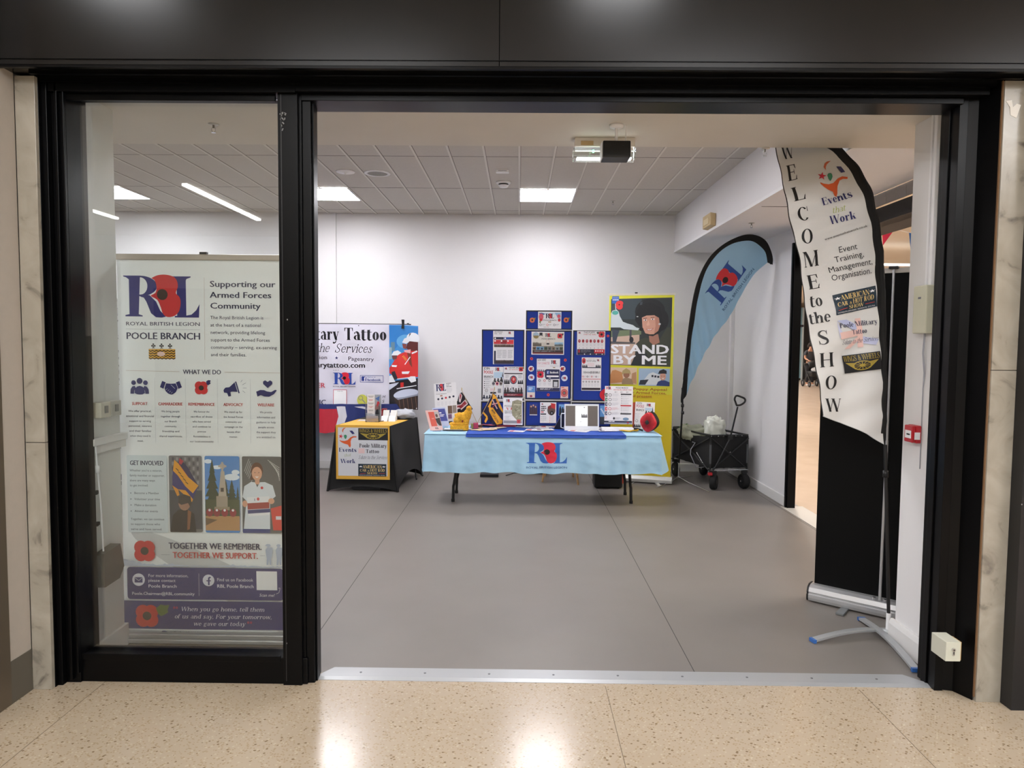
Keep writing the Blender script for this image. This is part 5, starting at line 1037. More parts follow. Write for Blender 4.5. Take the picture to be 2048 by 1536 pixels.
    a.rect(740, 500, 1104, 545, M('#c3bdb2', .5)); crowd(a, 742, 495, 845, 545, 9, M('#4a4238', .5), 4); a.rect(1000, 497, 1102, 530, M('#8fb8d4', .5)); crowd(a, 1000, 510, 1102, 545, 6, M('#4a5048', .5), 6); a.rect(905, 508, 938, 524, DK); a.line(846, 545, 996, 548, 5, M('#6e5a4c', .5))
    for i, c in enumerate(('#6b5a4e', '#3f7fb0', '#5d87a8', '#3b4a3a', '#5a5f60', '#7a6a58', '#6d7d80', '#4c5348')): a.rect(740+i*45.5, 550, 783+i*45.5, 588, M(c, .5)); a.ell(760+i*45.5, 574, 9, 10, M('#2c2a2a', .5))
    a.rect(740, 590, 1104, 634, M('#3a2a2c', .5)); a.lines(760, 600, 1090, 614, 2, LG, .3); a.rect(740, 620, 1104, 632, M('#7a2430', .5)); fin(b, 'poster', 'landscape heritage poster with small photographs at the top of the centre blue board', g)
    b, a, g = poster('poster', '', 788, 692, 1064, 1076, dx=4, sk=0); a.text('NEW HERE?', 797, 722, 26, DK, 100, bold=.0, rot=-2); a.text('STAY CONNECTED', 797, 760, 26, M('#c8607a', .5), 144, rot=-1); mini(a, 956, 708, 1026, 754); a.text('POOLE BRANCH', 948, 782, 9, GY, 100); a.rect(980, 790, 1008, 800, M('#8c7c52', .5)); a.lines(800, 776, 930, 790, 2, PK, .3)
    crowd(a, 792, 812, 880, 850, 4, M('#3a3c58', .5), 5); a.poly([(880, 830), (905, 815), (1058, 818), (1062, 930), (900, 936), (885, 905)], M('#22264f', .5)); a.poppy(832, 880, 46, M('#c8203c', .5), BLK); a.rrect(905, 832, 938, 872, 3, M('#3a5aa8', .5)); a.text('f', 915, 868, 28, WHT, None, bold=.03); a.text('facebook', 946, 864, 24, WHT, 100, bold=.03); a.rrect(905, 890, 1050, 908, 6, WHT); a.lines(930, 916, 990, 926, 1, WHT, .6)
    for i in range(3): a.rring(823+i*59, 950, 14, 5, RD2 if i == 1 else DK); a.lines(803+i*59, 975, 845+i*59, 1015, 4, LG, .3, 'c', i)
    a.rrect(980, 942, 1050, 1030, 4, DK); a.rrect(992, 964, 1038, 1022, 2, M('#c9cad0', .5)); a.rect(790, 1036, 1062, 1074, M('#23234a', .5)); a.lines(830, 1044, 1030, 1064, 2, WHT, .35); fin(b, 'poster', 'new here stay connected poster in the middle of the centre blue board', g)
    b, a, g = poster('card', '', 674, 1016, 768, 1154); a.rect(676, 1018, 766, 1090, M('#5b90d0', .5)); a.rect(676, 1090, 766, 1152, M('#e0cfc4', .5)); a.lines(690, 1035, 755, 1075, 2, WHT, .5); a.ell(722, 1135, 16, 14, M('#9a3c58', .5)); fin(b, 'picture_card', 'blue and sandy picture card at the lower left of the centre blue board', g, 'card')
    b, a, g = poster('card', '', 1070, 1022, 1160, 1160); a.rect(1072, 1024, 1158, 1158, M('#e3b8b0', .5)); a.lines(1080, 1030, 1150, 1044, 1, RD2, .6); a.ell(1114, 1098, 42, 46, M('#b92a30', .5)); a.rring(1114, 1098, 34, 4, M('#e3b8b0', .5)); a.ell(1114, 1098, 15, 17, M('#6d6a6a', .5)); a.rect(1078, 1144, 1152, 1152, LG); fin(b, 'picture_card', 'pink card with a round red badge at the lower right of the centre blue board', g, 'card')
    # right board
    b, a, g = poster('poster', '', 1264, 366, 1598, 648, dx=2); mini(a, 1278, 378, 1308, 398); a.text('THE POPPY', 1342, 394, 22, DK, 138, bold=.0); a.text('OVER THE YEARS', 1340, 414, 14, RD2, 150); a.poly([(1494, 378), (1520, 372), (1524, 396), (1505, 402)], M('#3c4a3a', .5)); a.poppy(1555, 405, 42, M('#d03a44', .5), BLK)
    for i in range(7): x = 1292+i*45; a.ell(x, 484, 15, 20, M('#a82a35', .5)); a.ell(x, 482, 5, 6, DK if i % 2 else LG); a.lines(x-14, 512, x+16, 548, 4, LG, .3, 'c', i); a.ell(x, 566, 4, 4, DK)
    a.rect(1268, 580, 1470, 628, NV); a.rect(1470, 580, 1594, 628, RD2); a.rect(1268, 628, 1594, 646, NV); a.rrect(1280, 586, 1300, 622, 6, M('#a82a35', .5)); a.lines(1310, 590, 1450, 622, 4, GY, .3)
    for i in range(4): a.ell(1488+i*26, 600, 8, 8, WHT); a.ell(1355+i*70, 638, 7, 6, WHT)
    fin(b, 'poster', 'landscape poster of poppies through the years at the top of the right blue board', g)
    b, a, g = poster('poster', '', 1320, 678, 1552, 1070, dx=2, sk=-4); a.ell(1345, 718, 22, 34, M('#c2343f', .5)); a.ell(1347, 722, 8, 9, BLK); a.text('HISTORY OF THE', 1395, 700, 8, GY, 75); a.text('THE POPPY APPEAL', 1375, 730, 20, DK, 115); mini(a, 1498, 698, 1530, 722); a.lines(1380, 745, 1480, 785, 5, PK, .3, 'c')
    crowd(a, 1325, 760, 1390, 798, 3, DK, 3); crowd(a, 1484, 762, 1546, 798, 3, DK, 4); a.rect(1326, 792, 1548, 802, NV)
    rn = random.Random(4)
    for i in range(34): x = 1340+i*5.9; a.rect(x, 836+rn.uniform(0, 12), x+rn.uniform(1.6, 4), 870-rn.uniform(0, 8), M('#4b4a50', .5)); a.l -= 1
    for i in range(4): a.rring(1338+i*52, 904, 10, 4, RD2 if i % 2 == 0 else DK); a.lines(1352+i*52, 896, 1378+i*52, 914, 3, LG, .35, seed=i)
    a.rect(1326, 930, 1546, 936, RD2)
    for i in range(6): a.rring(1342+i*35, 964, 9, 4, DK); a.lines(1330+i*35, 985, 1354+i*35, 1025, 4, LG, .3, 'c', i)
    a.rect(1324, 1036, 1546, 1062, M('#2a1f2c', .5)); fin(b, 'poster', 'tall timeline poster with a row of grey bars on the right blue board', g)
    c0 = atY(*z6(1592, 1120), BYD-.006); b = MB(); R = 66/5.907/F*BYD; b.prism([(c0.x+R*.9*math.cos(i*math.pi/12), BYD-.006, c0.z+R*(1+.08*math.cos(i*math.pi/3))*math.sin(i*math.pi/12)) for i in range(24)], (0, .002, 0), M('#c81e2e', .5)); a = Art(b, lambda u, v, o: Vector((c0.x+u*R, BYD-.006-o, c0.z-v*R))); a.l = 3; a.ell(.15, -.1, .3, .3, BLK); o = b.build('paper_poppy', loc=c0); tag(o, 'large red paper poppy at the bottom right corner of the right blue board', 'paper poppy')
    # lower panels
    b, a, g = poster('photo', '', 700, 1228, 798, 1366); a.rect(700, 1228, 798, 1366, M('#2b3b86', .5)); crowd(a, 704, 1235, 794, 1350, 4, M('#3c2a34', .5), 3); 
    for x, y in ((722, 1258), (748, 1246), (774, 1262)): a.ell(x, y, 9, 11, SKIN)
    a.rect(705, 1350, 795, 1362, LG); fin(b, 'photograph', 'dark group photograph on the lower centre blue panel left of the tractor poster', g, 'photograph')
    b, a, g = poster('poster', '', 828, 1208, 1020, 1452, Y=BYD-.02, dx=2); mini(a, 840, 1220, 866, 1238)
    a.lines(840, 1252, 914, 1318, 3, DK, .6); a.lines(840, 1316, 906, 1332, 1, RD2, .8); a.rect(834, 1340, 900, 1354, DK); a.ell(962, 1300, 48, 62, M('#5a4a44', .5)); a.ell(940, 1270, 22, 22, M('#7a2a2e', .5)); a.poly([(955, 1215), (1010, 1225), (1008, 1290), (960, 1270)], M('#b92a30', .5)); a.ell(968, 1334, 24, 26, BLK); a.ell(968, 1334, 9, 10, GY); a.lines(836, 1372, 918, 1440, 6, GY, .25); 
    for i in range(4): a.ell(945, 1382+i*20, 4, 4, RD2); a.lines(956, 1376+i*20, 1005, 1390+i*20, 2, LG, .4, seed=i)
    fin(b, 'poster', 'white poster with a tractor picture in front of the lower centre blue panel', g)
    b, a, g = poster('photo', '', 1048, 1232, 1112, 1368); a.rect(1048, 1232, 1112, 1368, M('#6fa0d8', .5)); crowd(a, 1052, 1250, 1110, 1366, 2, M('#20242c', .5), 3); fin(b, 'photograph', 'blue photograph on the lower centre panel beside the white screen', g, 'photograph')
    b, a, g = poster('photo', '', 1534, 1246, 1606, 1470, Y=BYD-.008); a.rect(1534, 1246, 1606, 1380, M('#5f95cc', .5)); a.rect(1534, 1380, 1606, 1470, M('#3a4048', .5)); 
    for i in range(5): a.ell(1550+i*11, 1290+i*17, 12, 8, M('#cfe0ee', .5))
    fin(b, 'photograph', 'blue sky photograph between the white screen and the large notice poster', g, 'photograph')
posters()
def easel(name, lab, cat, x0, y0, x1, y1, Yb, lean=.06, c=z6, skew=(0, 0), th=.004, mat=None, bw=0):
    """leaning sheet standing on the table"""
    b = MB(); a, g = quad(b, (x0, y0), (x1, y0+skew[0]), (x0+skew[1], y1), Yb+lean, Yb, c, (x0, y0, x1, y1), th, mat or PAP)
    return b, a, g
def tabletop_things():
    yb = lambda px, py: atZ(px, py, TT).y
    # memorial service poster
    b, a, g = easel('', '', '', 392, 1160, 620, 1472, 7.10, .04, skew=(4, 0)); a.frame(392, 1160, 620, 1468, 6, WHT); mini(a, 424, 1170, 478, 1206)
    a.poly([(500, 1195), (560, 1175), (612, 1190), (612, 1420), (560, 1425), (500, 1360), (490, 1280)], M('#8f8b72', .5)); rn = random.Random(2)
    for i in range(40): a.ell(rn.uniform(510, 605), rn.uniform(1200, 1400), rn.uniform(4, 10), rn.uniform(4, 9), M(rn.choice(['#75735c', '#a5a088', '#6a664e', '#b7b199']), .5), 8)
    a.rect(520, 1230, 600, 1240, M('#c8c2a8', .5)); a.text('POOLE', 408, 1262, 20, DK, 92, bold=.0); a.text('VJ', 428, 1298, 30, RD2, 66, serif=.2); a.text('MEMORIAL', 408, 1318, 12, DK, 88); a.text('SERVICE', 408, 1340, 18, DK, 92)
    for i in range(3): a.ell(412, 1375+i*18, 3, 3, RD2); a.lines(420, 1370+i*18, 480, 1382+i*18, 2, GY, .35, seed=i)
    a.rect(398, 1422, 614, 1456, GY); a.poppy(574, 1432, 26, M('#b8404a', .5), M('#8c2a34', .5)); fin(b, 'poster', 'memorial service poster in a white frame between the flags and the screen', g)
    # card behind the display: small folded name card
    P = atZ(1078, 852.5, TT); t = thing('folded_card', 'small folded white card in front of the tractor poster', 'card', (P.x, P.y, TT)); b = MB(); b.prism([(P.x-.07, P.y, TT), (P.x-.07, P.y+.06, TT), (P.x-.07, P.y+.03, TT+.03)], (.14, 0, 0), WHT); b.build('card', t); b = MB(); a = Art(b, flatmap(0, 0, 1, 1, (P.x-.07, P.y+.03, TT+.03), (P.x+.07, P.y+.03, TT+.03), (P.x-.07, P.y, TT))); a.l = 6; a.lines(.15, .3, .9, .8, 2, DK, .5); b.build('print', t)
    # white screen
    z1 = conv(1060, 750, 7.314)
    Yb = 7.05; b = MB(); A = atY(*z1(505, 420), Yb+.04); B_ = atY(*z1(1008, 436), Yb+.04); C_ = atY(*z1(505, 752), Yb); zt = (A.z+B_.z)/2
    t = thing('display_screen', 'white framed display screen standing on the right half of the runner', 'screen', ((A.x+B_.x)/2, Yb, TT)); x0, x1 = A.x, B_.x; zb = TT
    b.prism([(x0, Yb, zb), (x1, Yb, zb), (x1, Yb+.04, zt), (x0, Yb+.04, zt)], (0, .018, 0), M('#d9dde2', .35, name='white_plastic')); b.build('casing', t, bevel=.006)
    mp = flatmap(505, 420, 1008, 752, (x0, Yb+.04, zt), (x1, Yb+.04, zt), (x0, Yb, zb)); b = MB(); a = Art(b, mp); a.l = 8
    a.rect(522, 440, 990, 695, M('#5a5048', .3)); a.rect(664, 442, 843, 694, M('#f4f4f4', .4, emit=.5)); a.ell(795, 460, 12, 8, GY); crowd(a, 750, 535, 840, 590, 5, M('#4a4a50', .5), 3); a.lines(680, 512, 740, 522, 1, GY, .5); a.lines(730, 635, 780, 645, 1, DK, .7); a.lines(690, 676, 790, 682, 1, DK, .6); b.build('screen_panel', t)
    b = MB(); b.tube([(x0, Yb+.02, zb+.17), (x0-.03, Yb+.02, zb+.17), (x0-.035, Yb+.02, zb+.15), (x0-.035, Yb+.015, zb+.03), (x0, Yb+.01, zb+.02)], .005, M('#d9dde2', .35), 8); b.build('handle', t)
    b = MB(); b.prism([(x0-.1, Yb+.12, zb), (x0+.0, Yb+.12, zb), (x0, Yb+.04, zb+.22)], (0, .03, 0), DK); b.build('prop_stand', t)
    # large notice poster on a white foot
    t = None; Yb = 7.06; A = atY(*z1(1290, 740), Yb); t = thing('notice_stand', 'white notice with coloured icons on a white foot at the right of the table', 'notice', (A.x, Yb, TT))
    b = MB(); a, g = quad(b, (1098, 160), (1508, 166), (1086, 716), Yb+.05, Yb, z1, (1098, 160, 1508, 716), .003, PAP)
    a.emblem(1112, 168, 1196, 210, M('#c2343f', .5), NAVYD, WHT); a.text('POOLE BRANCH', 1256, 195, 20, DK, 178, bold=.02); a.text('HOW WE WILL SUPPORT YOUR', 1222, 222, 15, RD2, 265, bold=.02)
    for i in range(3): a.rring(1250+i*84, 248, 9, 3, DK); a.lines(1262+i*84, 244, 1300+i*84, 254, 1, GY, .5)
    for i, c in enumerate(('#2a3a2e', '#2e6b4a', '#2a2c4a', '#c2343f', '#242a5a')):
        y = 265+i*67; a.rect(1104, y, 1136, y+54, M(c, .5)); a.line(1116, y+14, 1128, y+26, 6, WHT); a.line(1128, y+26, 1116, y+42, 6, WHT); a.rring(1174, y+27, 23, 6, RD2 if i == 3 else DK); a.lines(1208, y+6, 1310, y+50, 5, PK if i == 3 else LG, .3, seed=i)
    for y, c in ((270, DK), (436, RD2), (555, DK)): a.rect(1340, y, 1486, y+18, c); a.ell(1338, y+9, 10, 10, c)
    for i in range(8): 
        y = 300+i*34
        if i not in (4,): a.rring(1345, y+8, 9, 3, GY); a.lines(1362, y, 1470, y+22, 3, LG, .3, seed=i)
    a.rring(1116, 622, 14, 3, M('#c2343f', .5)); a.ell(1237, 632, 14, 18, DK); a.ell(1410, 640, 44, 22, M('#6d8aa8', .5)); a.lines(1250, 620, 1350, 650, 3, GY, .3); a.rect(1094, 668, 1500, 694, NV); a.lines(1160, 674, 1350, 688, 1, WHT, .7); a.poppy(1440, 700, 18, RD2, BLK); a.rect(1094, 700, 1500, 712, M('#8a90a8', .5)); b.build('notice_sheet', t)
    b = MB(); q0 = g[2]; q1 = g[2]+(g[1]-g[0]); b.box(q0.x-.03, Yb-.04, TT, q1.x+.01, Yb+.05, TT+.035, WHT); b.build('foot', t, bevel=.006)
    # join poster right
    b, a, g = easel('', '', '', 1545, 388, 1830, 782, 7.13, .05, z1, skew=(16, -25)); a.text('JOIN', 1568, 424, 30, DK, 70, bold=.0); a.text('POOLE', 1560, 472, 42, M('#b0526a', .5), 112, bold=.02); a.text('BRANCH', 1558, 524, 32, DK, 116, bold=.01); mini(a, 1708, 408, 1780, 450); crowd(a, 1690, 510, 1800, 575, 3, DK, 3); a.rect(1690, 470, 1800, 512, M('#b5cbe0', .5)); a.poly([(1788, 540), (1800, 450), (1812, 540)], DK)
    for i in range(4): a.ell(1560, 565+i*22, 5, 5, GY); a.lines(1572, 558+i*22, 1630, 574+i*22, 2, LG, .4, seed=i)
    a.rring(1578, 668, 20, 4, DK); crowd(a, 1540, 715, 1640, 760, 4, DK, 3); fin(b, 'poster', 'small join poole branch poster leaning behind the red poppy at the right end', g)
    b, a, g = easel('', '', '', 1503, 400, 1560, 790, 7.2, .04, z1, th=.02, mat=M('#cf5640', .5)); fin(b, 'red_booklet', 'orange red booklet peeking out between the notice and the join poster', g, 'booklet')
    # big poppy cushion
    Yp = yb(1297, 864); c = atY(1298, 843, Yp); R = abs(atY(1298, 824, Yp).z-TT)/2; c.z = TT+R; t = thing('poppy_model', 'big red poppy with ridged face and black backing at the table right end', 'poppy', (c.x, c.y, TT))
    def lobe(an): return 1+.05*math.cos(4*an+.6)
    rz = math.radians(-32); Rm_ = Matrix.Rotation(rz, 3, 'Z')
    def disc(r, y0, y1, m, nm, dome=0, par=None, off=0, sx=.84):
        b = MB(); n = 48; V = []
        for (rr, yy) in ((0, y0-dome), (r*.35, y0-dome*.9), (r*.8, y0-dome*.4), (r, y0), (r*1.02, (y0+y1)/2), (r, y1), (0, y1)):
            for i in range(n): an = 2*math.pi*i/n; k_ = lobe(an) if rr > r*.3 else 1; V.append(c+Rm_ @ Vector((rr*k_*math.cos(an)*sx+off, yy, rr*k_*math.sin(an))))
        b.raw(V, [(j*n+i, j*n+(i+1) % n, (j+1)*n+(i+1) % n, (j+1)*n+i) for j in range(6) for i in range(n)], m, True); return b.build(nm, par or t)
    disc(R*.93, -.03, .0, M('#cf1f2c', .45), 'petals', .02); disc(R*.93, .0, .075, M('#15120f', .7), 'backing'); disc(R*.22, -.055, -.045, M('#1a1512', .6), 'centre', .006)
    b = MB()
    for i in range(40): an = 2*math.pi*i/40; b.tube([c+Rm_ @ Vector((R*.25*math.cos(an)*.84, -.0505, R*.25*math.sin(an))), c+Rm_ @ Vector((R*.55*math.cos(an)*.84, -.046, R*.55*math.sin(an))), c+Rm_ @ Vector((R*.84*lobe(an)*math.cos(an)*.84, -.035, R*.84*lobe(an)*math.sin(an)))], .0022, M('#a3121f', .5), 5)
    b.build('petal_ridge', t)
    # yellow lanyard with black clip
    P = atZ(1256, 862, TT); t = thing('lanyard', 'coiled yellow lanyard with black strap in front of the notice', 'lanyard', (P.x, P.y, TT)); YL = M('#d6a92a', .6)
    b = MB(); b.tube([(P.x+.11*math.cos(u)-.01+.015*math.sin(3*u), P.y+.045*math.sin(u), TT+.008+.004*math.sin(5*u)) for u in [i*2*math.pi/24 for i in range(24)]], .007, YL, 6, closed=True); b.tube([(P.x-.12, P.y+.03, TT+.01), (P.x-.05, P.y+.05, TT+.02), (P.x+.02, P.y+.01, TT+.012)], .008, YL, 6); b.build('yellow_cord', t)
    b = MB(); b.tube([(P.x-.08, P.y+.02, TT+.018), (P.x+.02, P.y+.035, TT+.024), (P.x+.1, P.y+.03, TT+.02), (P.x+.15, P.y+.0, TT+.008)], .01, BPL, 6); b.build('black_strap', t)
    # papers lying on the runner
    def sheet(px, py, w_, h_, rz_, lab, m=PAP, z=0, nm='leaflet', grp=None, ink=True, cat='leaflet'):
        P = atZ(px, py, TT); R_ = Matrix.Rotation(math.radians(rz_), 3, 'Z'); b = MB(); c_ = Vector((P.x, P.y, TT+.0012+z)); b.obox(c_, (w_, h_, .0012), m, mat=R_)
        if ink:
            a = Art(b, lambda u, v, o: c_+R_ @ Vector((u*w_/2, -v*h_/2, .0007+o))); a.lines(-.8, -.1, .8, .8, 5, GRYL, .35, seed=int(px)); a.rect(-.8, -.8, .2, -.35, random.choice([NAVYD, RD2, GY])); a.ell(.6, -.5, .2, .2, RD2)
        o = b.build(nm, loc=c_); tag(o, lab, cat, grp)
    G1 = 'leaflets spread on the blue runner'
    for q in ((1054, 853.5, .16, .22, 70, 'white leaflet at the left of the row behind the runner centre', 0), (1078, 855, .15, .21, 84, 'white leaflet overlapping its left neighbour behind the runner centre', .0015), (1098, 854, .15, .21, 95, 'white leaflet right of centre below the tractor poster', .003), (1122, 855, .15, .21, 60, 'white leaflet nearest the left foot of the screen', .0045),
              (1033, 862.5, .11, .16, 75, 'small single leaflet at the front edge left of centre', 0), (1070, 861, .13, .19, 80, 'leaflet with grey print at the front of the runner centre', .006), (1088, 860.5, .13, .19, 100, 'pinkish leaflet under the centre fold of the runner', .0075), (1158, 862, .14, .20, 65, 'leaflet lying in front of the screen at the left', .0), (1178, 860, .14, .20, 110, 'leaflet lying in front of the screen in the middle', .0015), (1196, 857, .13, .18, 60, 'leaflet lying by the right foot of the screen', .003), (1214, 862, .12, .19, 96, 'grey leaflet at the front right corner of the runner', .0045)):
        sheet(q[0], q[1], q[2], q[3], q[4], q[5], z=q[6], grp=G1, m=M('#d9dbe6', .45) if 'grey' in q[5] else PAP)
    CR = M('#d9c3a4', .6); rn = random.Random(12)
    pos = ('leftmost', 'second from the left', 'third from the left', 'middle left', 'middle', 'middle right', 'third from the right', 'second from the right', 'rightmost')
    for i in range(9): sheet(952+i*6.2, 859.5+rn.uniform(-2.5, 2.8), .07, .11, rn.uniform(20, 150), pos[i]+' of the fanned cream cards in front of the flags', CR, .001+.0014*i, 'cream_card', 'cream cards fanned in front of the flags', False, 'card')
    for i in range(5): sheet(962+i*7, 852+rn.uniform(-1.5, 1.5), .06, .16, rn.uniform(55, 110), ('leftmost', 'second', 'middle', 'fourth', 'rightmost')[i]+' of the pink and white striped cards behind the cream cards', M(['#d99aa8', '#dcd2d6', '#cf6f80', '#d8a3ad', '#c98a9a'][i], .5), .014+.0016*i, 'pink_card', 'pink cards heaped behind the cream cards', False, 'card')
    P = atZ(1012, 852, TT); b = MB(); b.obox((P.x, P.y, TT+.006), (.20, .13, .012), M('#cf5a66', .5), rz=.1); o = b.build('red_folder', loc=(P.x, P.y, TT)); tag(o, 'flat coral red folder lying in front of the memorial poster', 'folder')
    P = atZ(949, 857, TT); t = thing('gift_packet', 'upright pink and green packet at the left end of the blue runner', 'packet', (P.x, P.y, TT)); b = MB(); b.obox((P.x+.012, P.y, TT+.03), (.05, .03, .06), M('#b53a62', .5), rz=.2); b.build('packet', t, bevel=.004); b = MB(); b.obox((P.x-.025, P.y+.0, TT+.026), (.022, .031, .05), M('#8c8f55', .5), rz=.2); b.build('green_end', t)
    # clipboard like frame
    z3b = conv(850, 760, 13.96)
    P = atZ(*z3b(790, 1392), TT); t = thing('framed_card', 'grey framed white card lying flat at the left end of the table', 'picture frame', (P.x, P.y, TT)); b = MB(); b.obox((P.x, P.y, TT+.006), (.21, .12, .01), M('#77787a', .5)); b.build('frame', t, bevel=.002); b = MB(); b.obox((P.x, P.y, TT+.0115), (.18, .09, .001), WHT); b.build('card', t)
    P = atZ(925, 858, TT); b = MB(); b.obox((P.x, P.y, TT+.004), (.16, .14, .008), M('#c9c7c2', .6), rz=.35); o = b.build('paper_pad', loc=(P.x, P.y, TT)); tag(o, 'pale paper pad lying beside the yellow knitted figure', 'pad')
    # brochures in stands
    def brochure(TL, TR, BL, Yb, nm, lab, m, art):
        b = MB(); t = None; a, g = quad(b, TL, TR, BL, Yb+.05, Yb, z3b, (0, 0, 100, 140), .003, m)
        t = thing(nm, lab, 'brochure', (g[2].x, Yb, TT)); art(a); LOCs = b.build('cover', t); b2 = MB(); q = g[2]+(g[1]-g[0])*.5; b2.box(q.x-.04, Yb-.02, TT, q.x+.04, Yb+.07, TT+.004, glass_mat('acrylic', (.9, .92, .95), 1.45, .05)); b2.box(q.x-.04, Yb+.066, TT, q.x+.04, Yb+.07, TT+.09, glass_mat('acrylic', (.9, .92, .95), 1.45, .05)); b2.build('acrylic_stand', t)
    def a1(a): a.rect(18, 12, 64, 112, M('#d65a4a', .5)); a.rect(64, 12, 98, 112, M('#b9b1ac', .5)); a.ell(78, 40, 9, 12, M('#5a4038', .5)); a.poly([(62, 60), (98, 55), (98, 110), (80, 108), (66, 88)], M('#3a3434', .5)); a.lines(35, 55, 62, 66, 2, M('#e8b0a0', .5), .4); a.text('RBL', 42, 132, 12, DK, 28, bold=.02)
    brochure((5, 850), (360, 832), (150, 1412), 6.9, 'pink_brochure', 'pink and red brochure leaning at the far left end of the table', M('#e3b7b0', .5), a1)
    def a2(a): a.rect(6, 10, 94, 102, M('#3c4590', .5)); a.lines(45, 36, 80, 48, 1, WHT, .7); a.lines(46, 52, 90, 72, 2, WHT, .5); a.lines(20, 108, 70, 130, 3, GRYL, .3)
    brochure((200, 780), (560, 760), (330, 1300), 7.06, 'blue_brochure', 'navy blue brochure standing behind the pink brochure', M('#b9c3e0', .5), a2)
    # branch poster behind
    b, a, g = easel('', '', '', 245, 105, 860, 1180, 7.16, .05, z3b, skew=(-45, 55)); a.emblem(290, 120, 580, 325, M('#22305e', .5), M('#c2343f', .5), BLK); a.text('POOLE BRANCH', 292, 415, 24, DK, 290, bold=.02); a.lines(292, 348, 580, 362, 1, GRYL, .5); a.rect(405, 435, 470, 475, M('#a98070', .5))
    for i in range(3): a.lines(590, 120+i*42, 770, 142+i*42, 1, DK, .6, seed=i)
    a.lines(600, 250, 780, 400, 5, GRYL, .25)
    for i in range(5):
        x = 350+i*106; m_ = RD2 if i == 2 else NV; a.ell(x, 545-i*12, 30, 30, m_, 12); a.lines(x-40, 625, x+40, 740, 6, LG, .25, 'c', i)
    a.rect(600, 750, 720, 970, M('#6a5040', .5)); a.rect(730, 745, 840, 960, M('#8a8078', .5)); a.rect(600, 985, 700, 1110, M('#7a5a80', .5)); fin(b, 'poster', 'white branch poster standing at the back left corner behind the brochures', g)
    # knitted yellow figure
    Yk = yb(900, 861); KN = M('#d9a02c', .95, noise=.25, nscale=90, bump=.6, bscale=160, name='yellow_knit'); c0 = atZ(902, 861, TT); t = thing('knitted_lion', 'golden yellow knitted lion lying on its plinth at the left of the table', 'knitted toy', (c0.x, c0.y+.05, TT))
    K = lambda x, y: atY(*z3b(x, y), Yk+.06)
    b = MB(); A, B_ = K(690, 1260), K(1225, 1260)
    def bl(x, y, rx, rz_, ry, m=KN): c_ = K(x, y); s_ = (Yk+.06)/F/13.96; b.ball(c_, (rx*s_, ry, rz_*s_), m, 16, 10)
    b.box(A.x+.01, Yk, TT+.001, B_.x-.005, Yk+.12, TT+.05, KN); bl(760, 1225, 85, 50, .055); bl(1000, 1215, 230, 50, .062); bl(1120, 1215, 110, 55, .06)
    bl(960, 1030, 130, 130, .05); bl(900, 1120, 110, 110, .055); bl(1080, 1060, 130, 170, .05); bl(1180, 980, 110, 170, .05); bl(1150, 1140, 90, 100, .05); bl(1225, 900, 90, 110, .048); bl(1225, 800, 78, 85, .042); bl(860, 970, 40, 40, .03)
    o = b.build('knitted_body', t); r_ = o.modifiers.new('remesh', 'REMESH'); r_.mode = 'VOXEL'; r_.voxel_size = .0045; r_.use_smooth_shade = True
    s_ = o.modifiers.new('smooth', 'SMOOTH'); s_.iterations = 3; tx = bpy.data.textures.new('knit', 'CLOUDS'); tx.noise_scale = .008; d_ = o.modifiers.new('disp', 'DISPLACE'); d_.texture = tx; d_.strength = .003; d_.mid_level = .5
    b = MB(); c_ = K(1060, 1135); b.ball((c_.x, Yk+.005, c_.z), (.009, .006, .012), M('#7a2418', .7), 10, 6); b.build('poppy_patch', t)
    b = MB()
    for x in (1215, 1262): c_ = K(x, 790); b.ball((c_.x, Yk+.017, c_.z), .0035, BLK, 8, 5)
    c_ = K(1240, 830); b.ball((c_.x, Yk+.012, c_.z), (.006, .005, .004), M('#6e4a18', .7), 8, 5); b.build('face_stitching', t)
    # table flags in a wooden base
    zf = conv(840, 750, 8.5333); Yfg = 7.21; t = thing('flag_base', 'dark wooden block holding the two crossed table flags', 'flag stand', (atY(*zf(975, 790), Yfg).x, Yfg, TT)); A = atY(*zf(905, 790), Yfg); B_ = atY(*zf(1065, 790), Yfg)
    b = MB(); b.box(A.x, Yfg-.03, TT, B_.x, Yfg+.03, TT+.028, M('#4a2c26', .45, noise=.3, nscale=30)); b.build('block', t, bevel=.003)
    def tflag(p0, p1, outline, paint, nm, lab, cl, yo):
        a0, a1 = atY(*zf(*p0), Yfg+yo), atY(*zf(*p1), Yfg+yo+.02); a0.z = TT+.02; t = thing(nm, lab, 'flag', a0); b = MB(); b.cyl(a0, a1, .0028, M('#b09a78', .4)); b.build('pole', t)
        b = MB(); d = (a1-a0).normalized(); b.lathe([(0, 0), (.006, .004), (.003, .012), (.0045, .02), (0, .034)], a1, M('#c9b070', .3, metal=.6), 8); b.build('finial', t)
        def mp(x, y, o): P = atY(*zf(x, y), Yfg+yo+.01); return P+Vector((0, -o-.008*math.sin((x*.8+y*.35)/26.0), 0))
        b = MB(); a = Art(b, mp, 9); a.l = 0; a.poly(outline, cl); a.l = 10; paint(a); b.build('cloth', t)
    RDF = M('#8e1f2e', .7); WF = M('#d8c6cc', .7); NF = M('#16141f', .7)
    def p1_(a):
        P = lambda pts, m: a.poly(pts, m)
        P([(600, 510), (690, 500), (770, 420), (820, 495), (700, 600), (690, 570), (585, 600)], WF); P([(612, 528), (700, 512), (765, 440), (800, 488), (700, 575), (660, 548), (590, 578)], RDF)
        P([(672, 318), (700, 316), (722, 350), (690, 470), (665, 450)], WF); P([(684, 322), (700, 324), (708, 350), (688, 420), (678, 400)], RDF); P([(560, 600), (640, 680), (620, 720), (545, 620)], WF); P([(572, 610), (630, 690), (620, 700), (560, 622)], RDF); P([(520, 760), (545, 640), (565, 640), (550, 760)], WF)
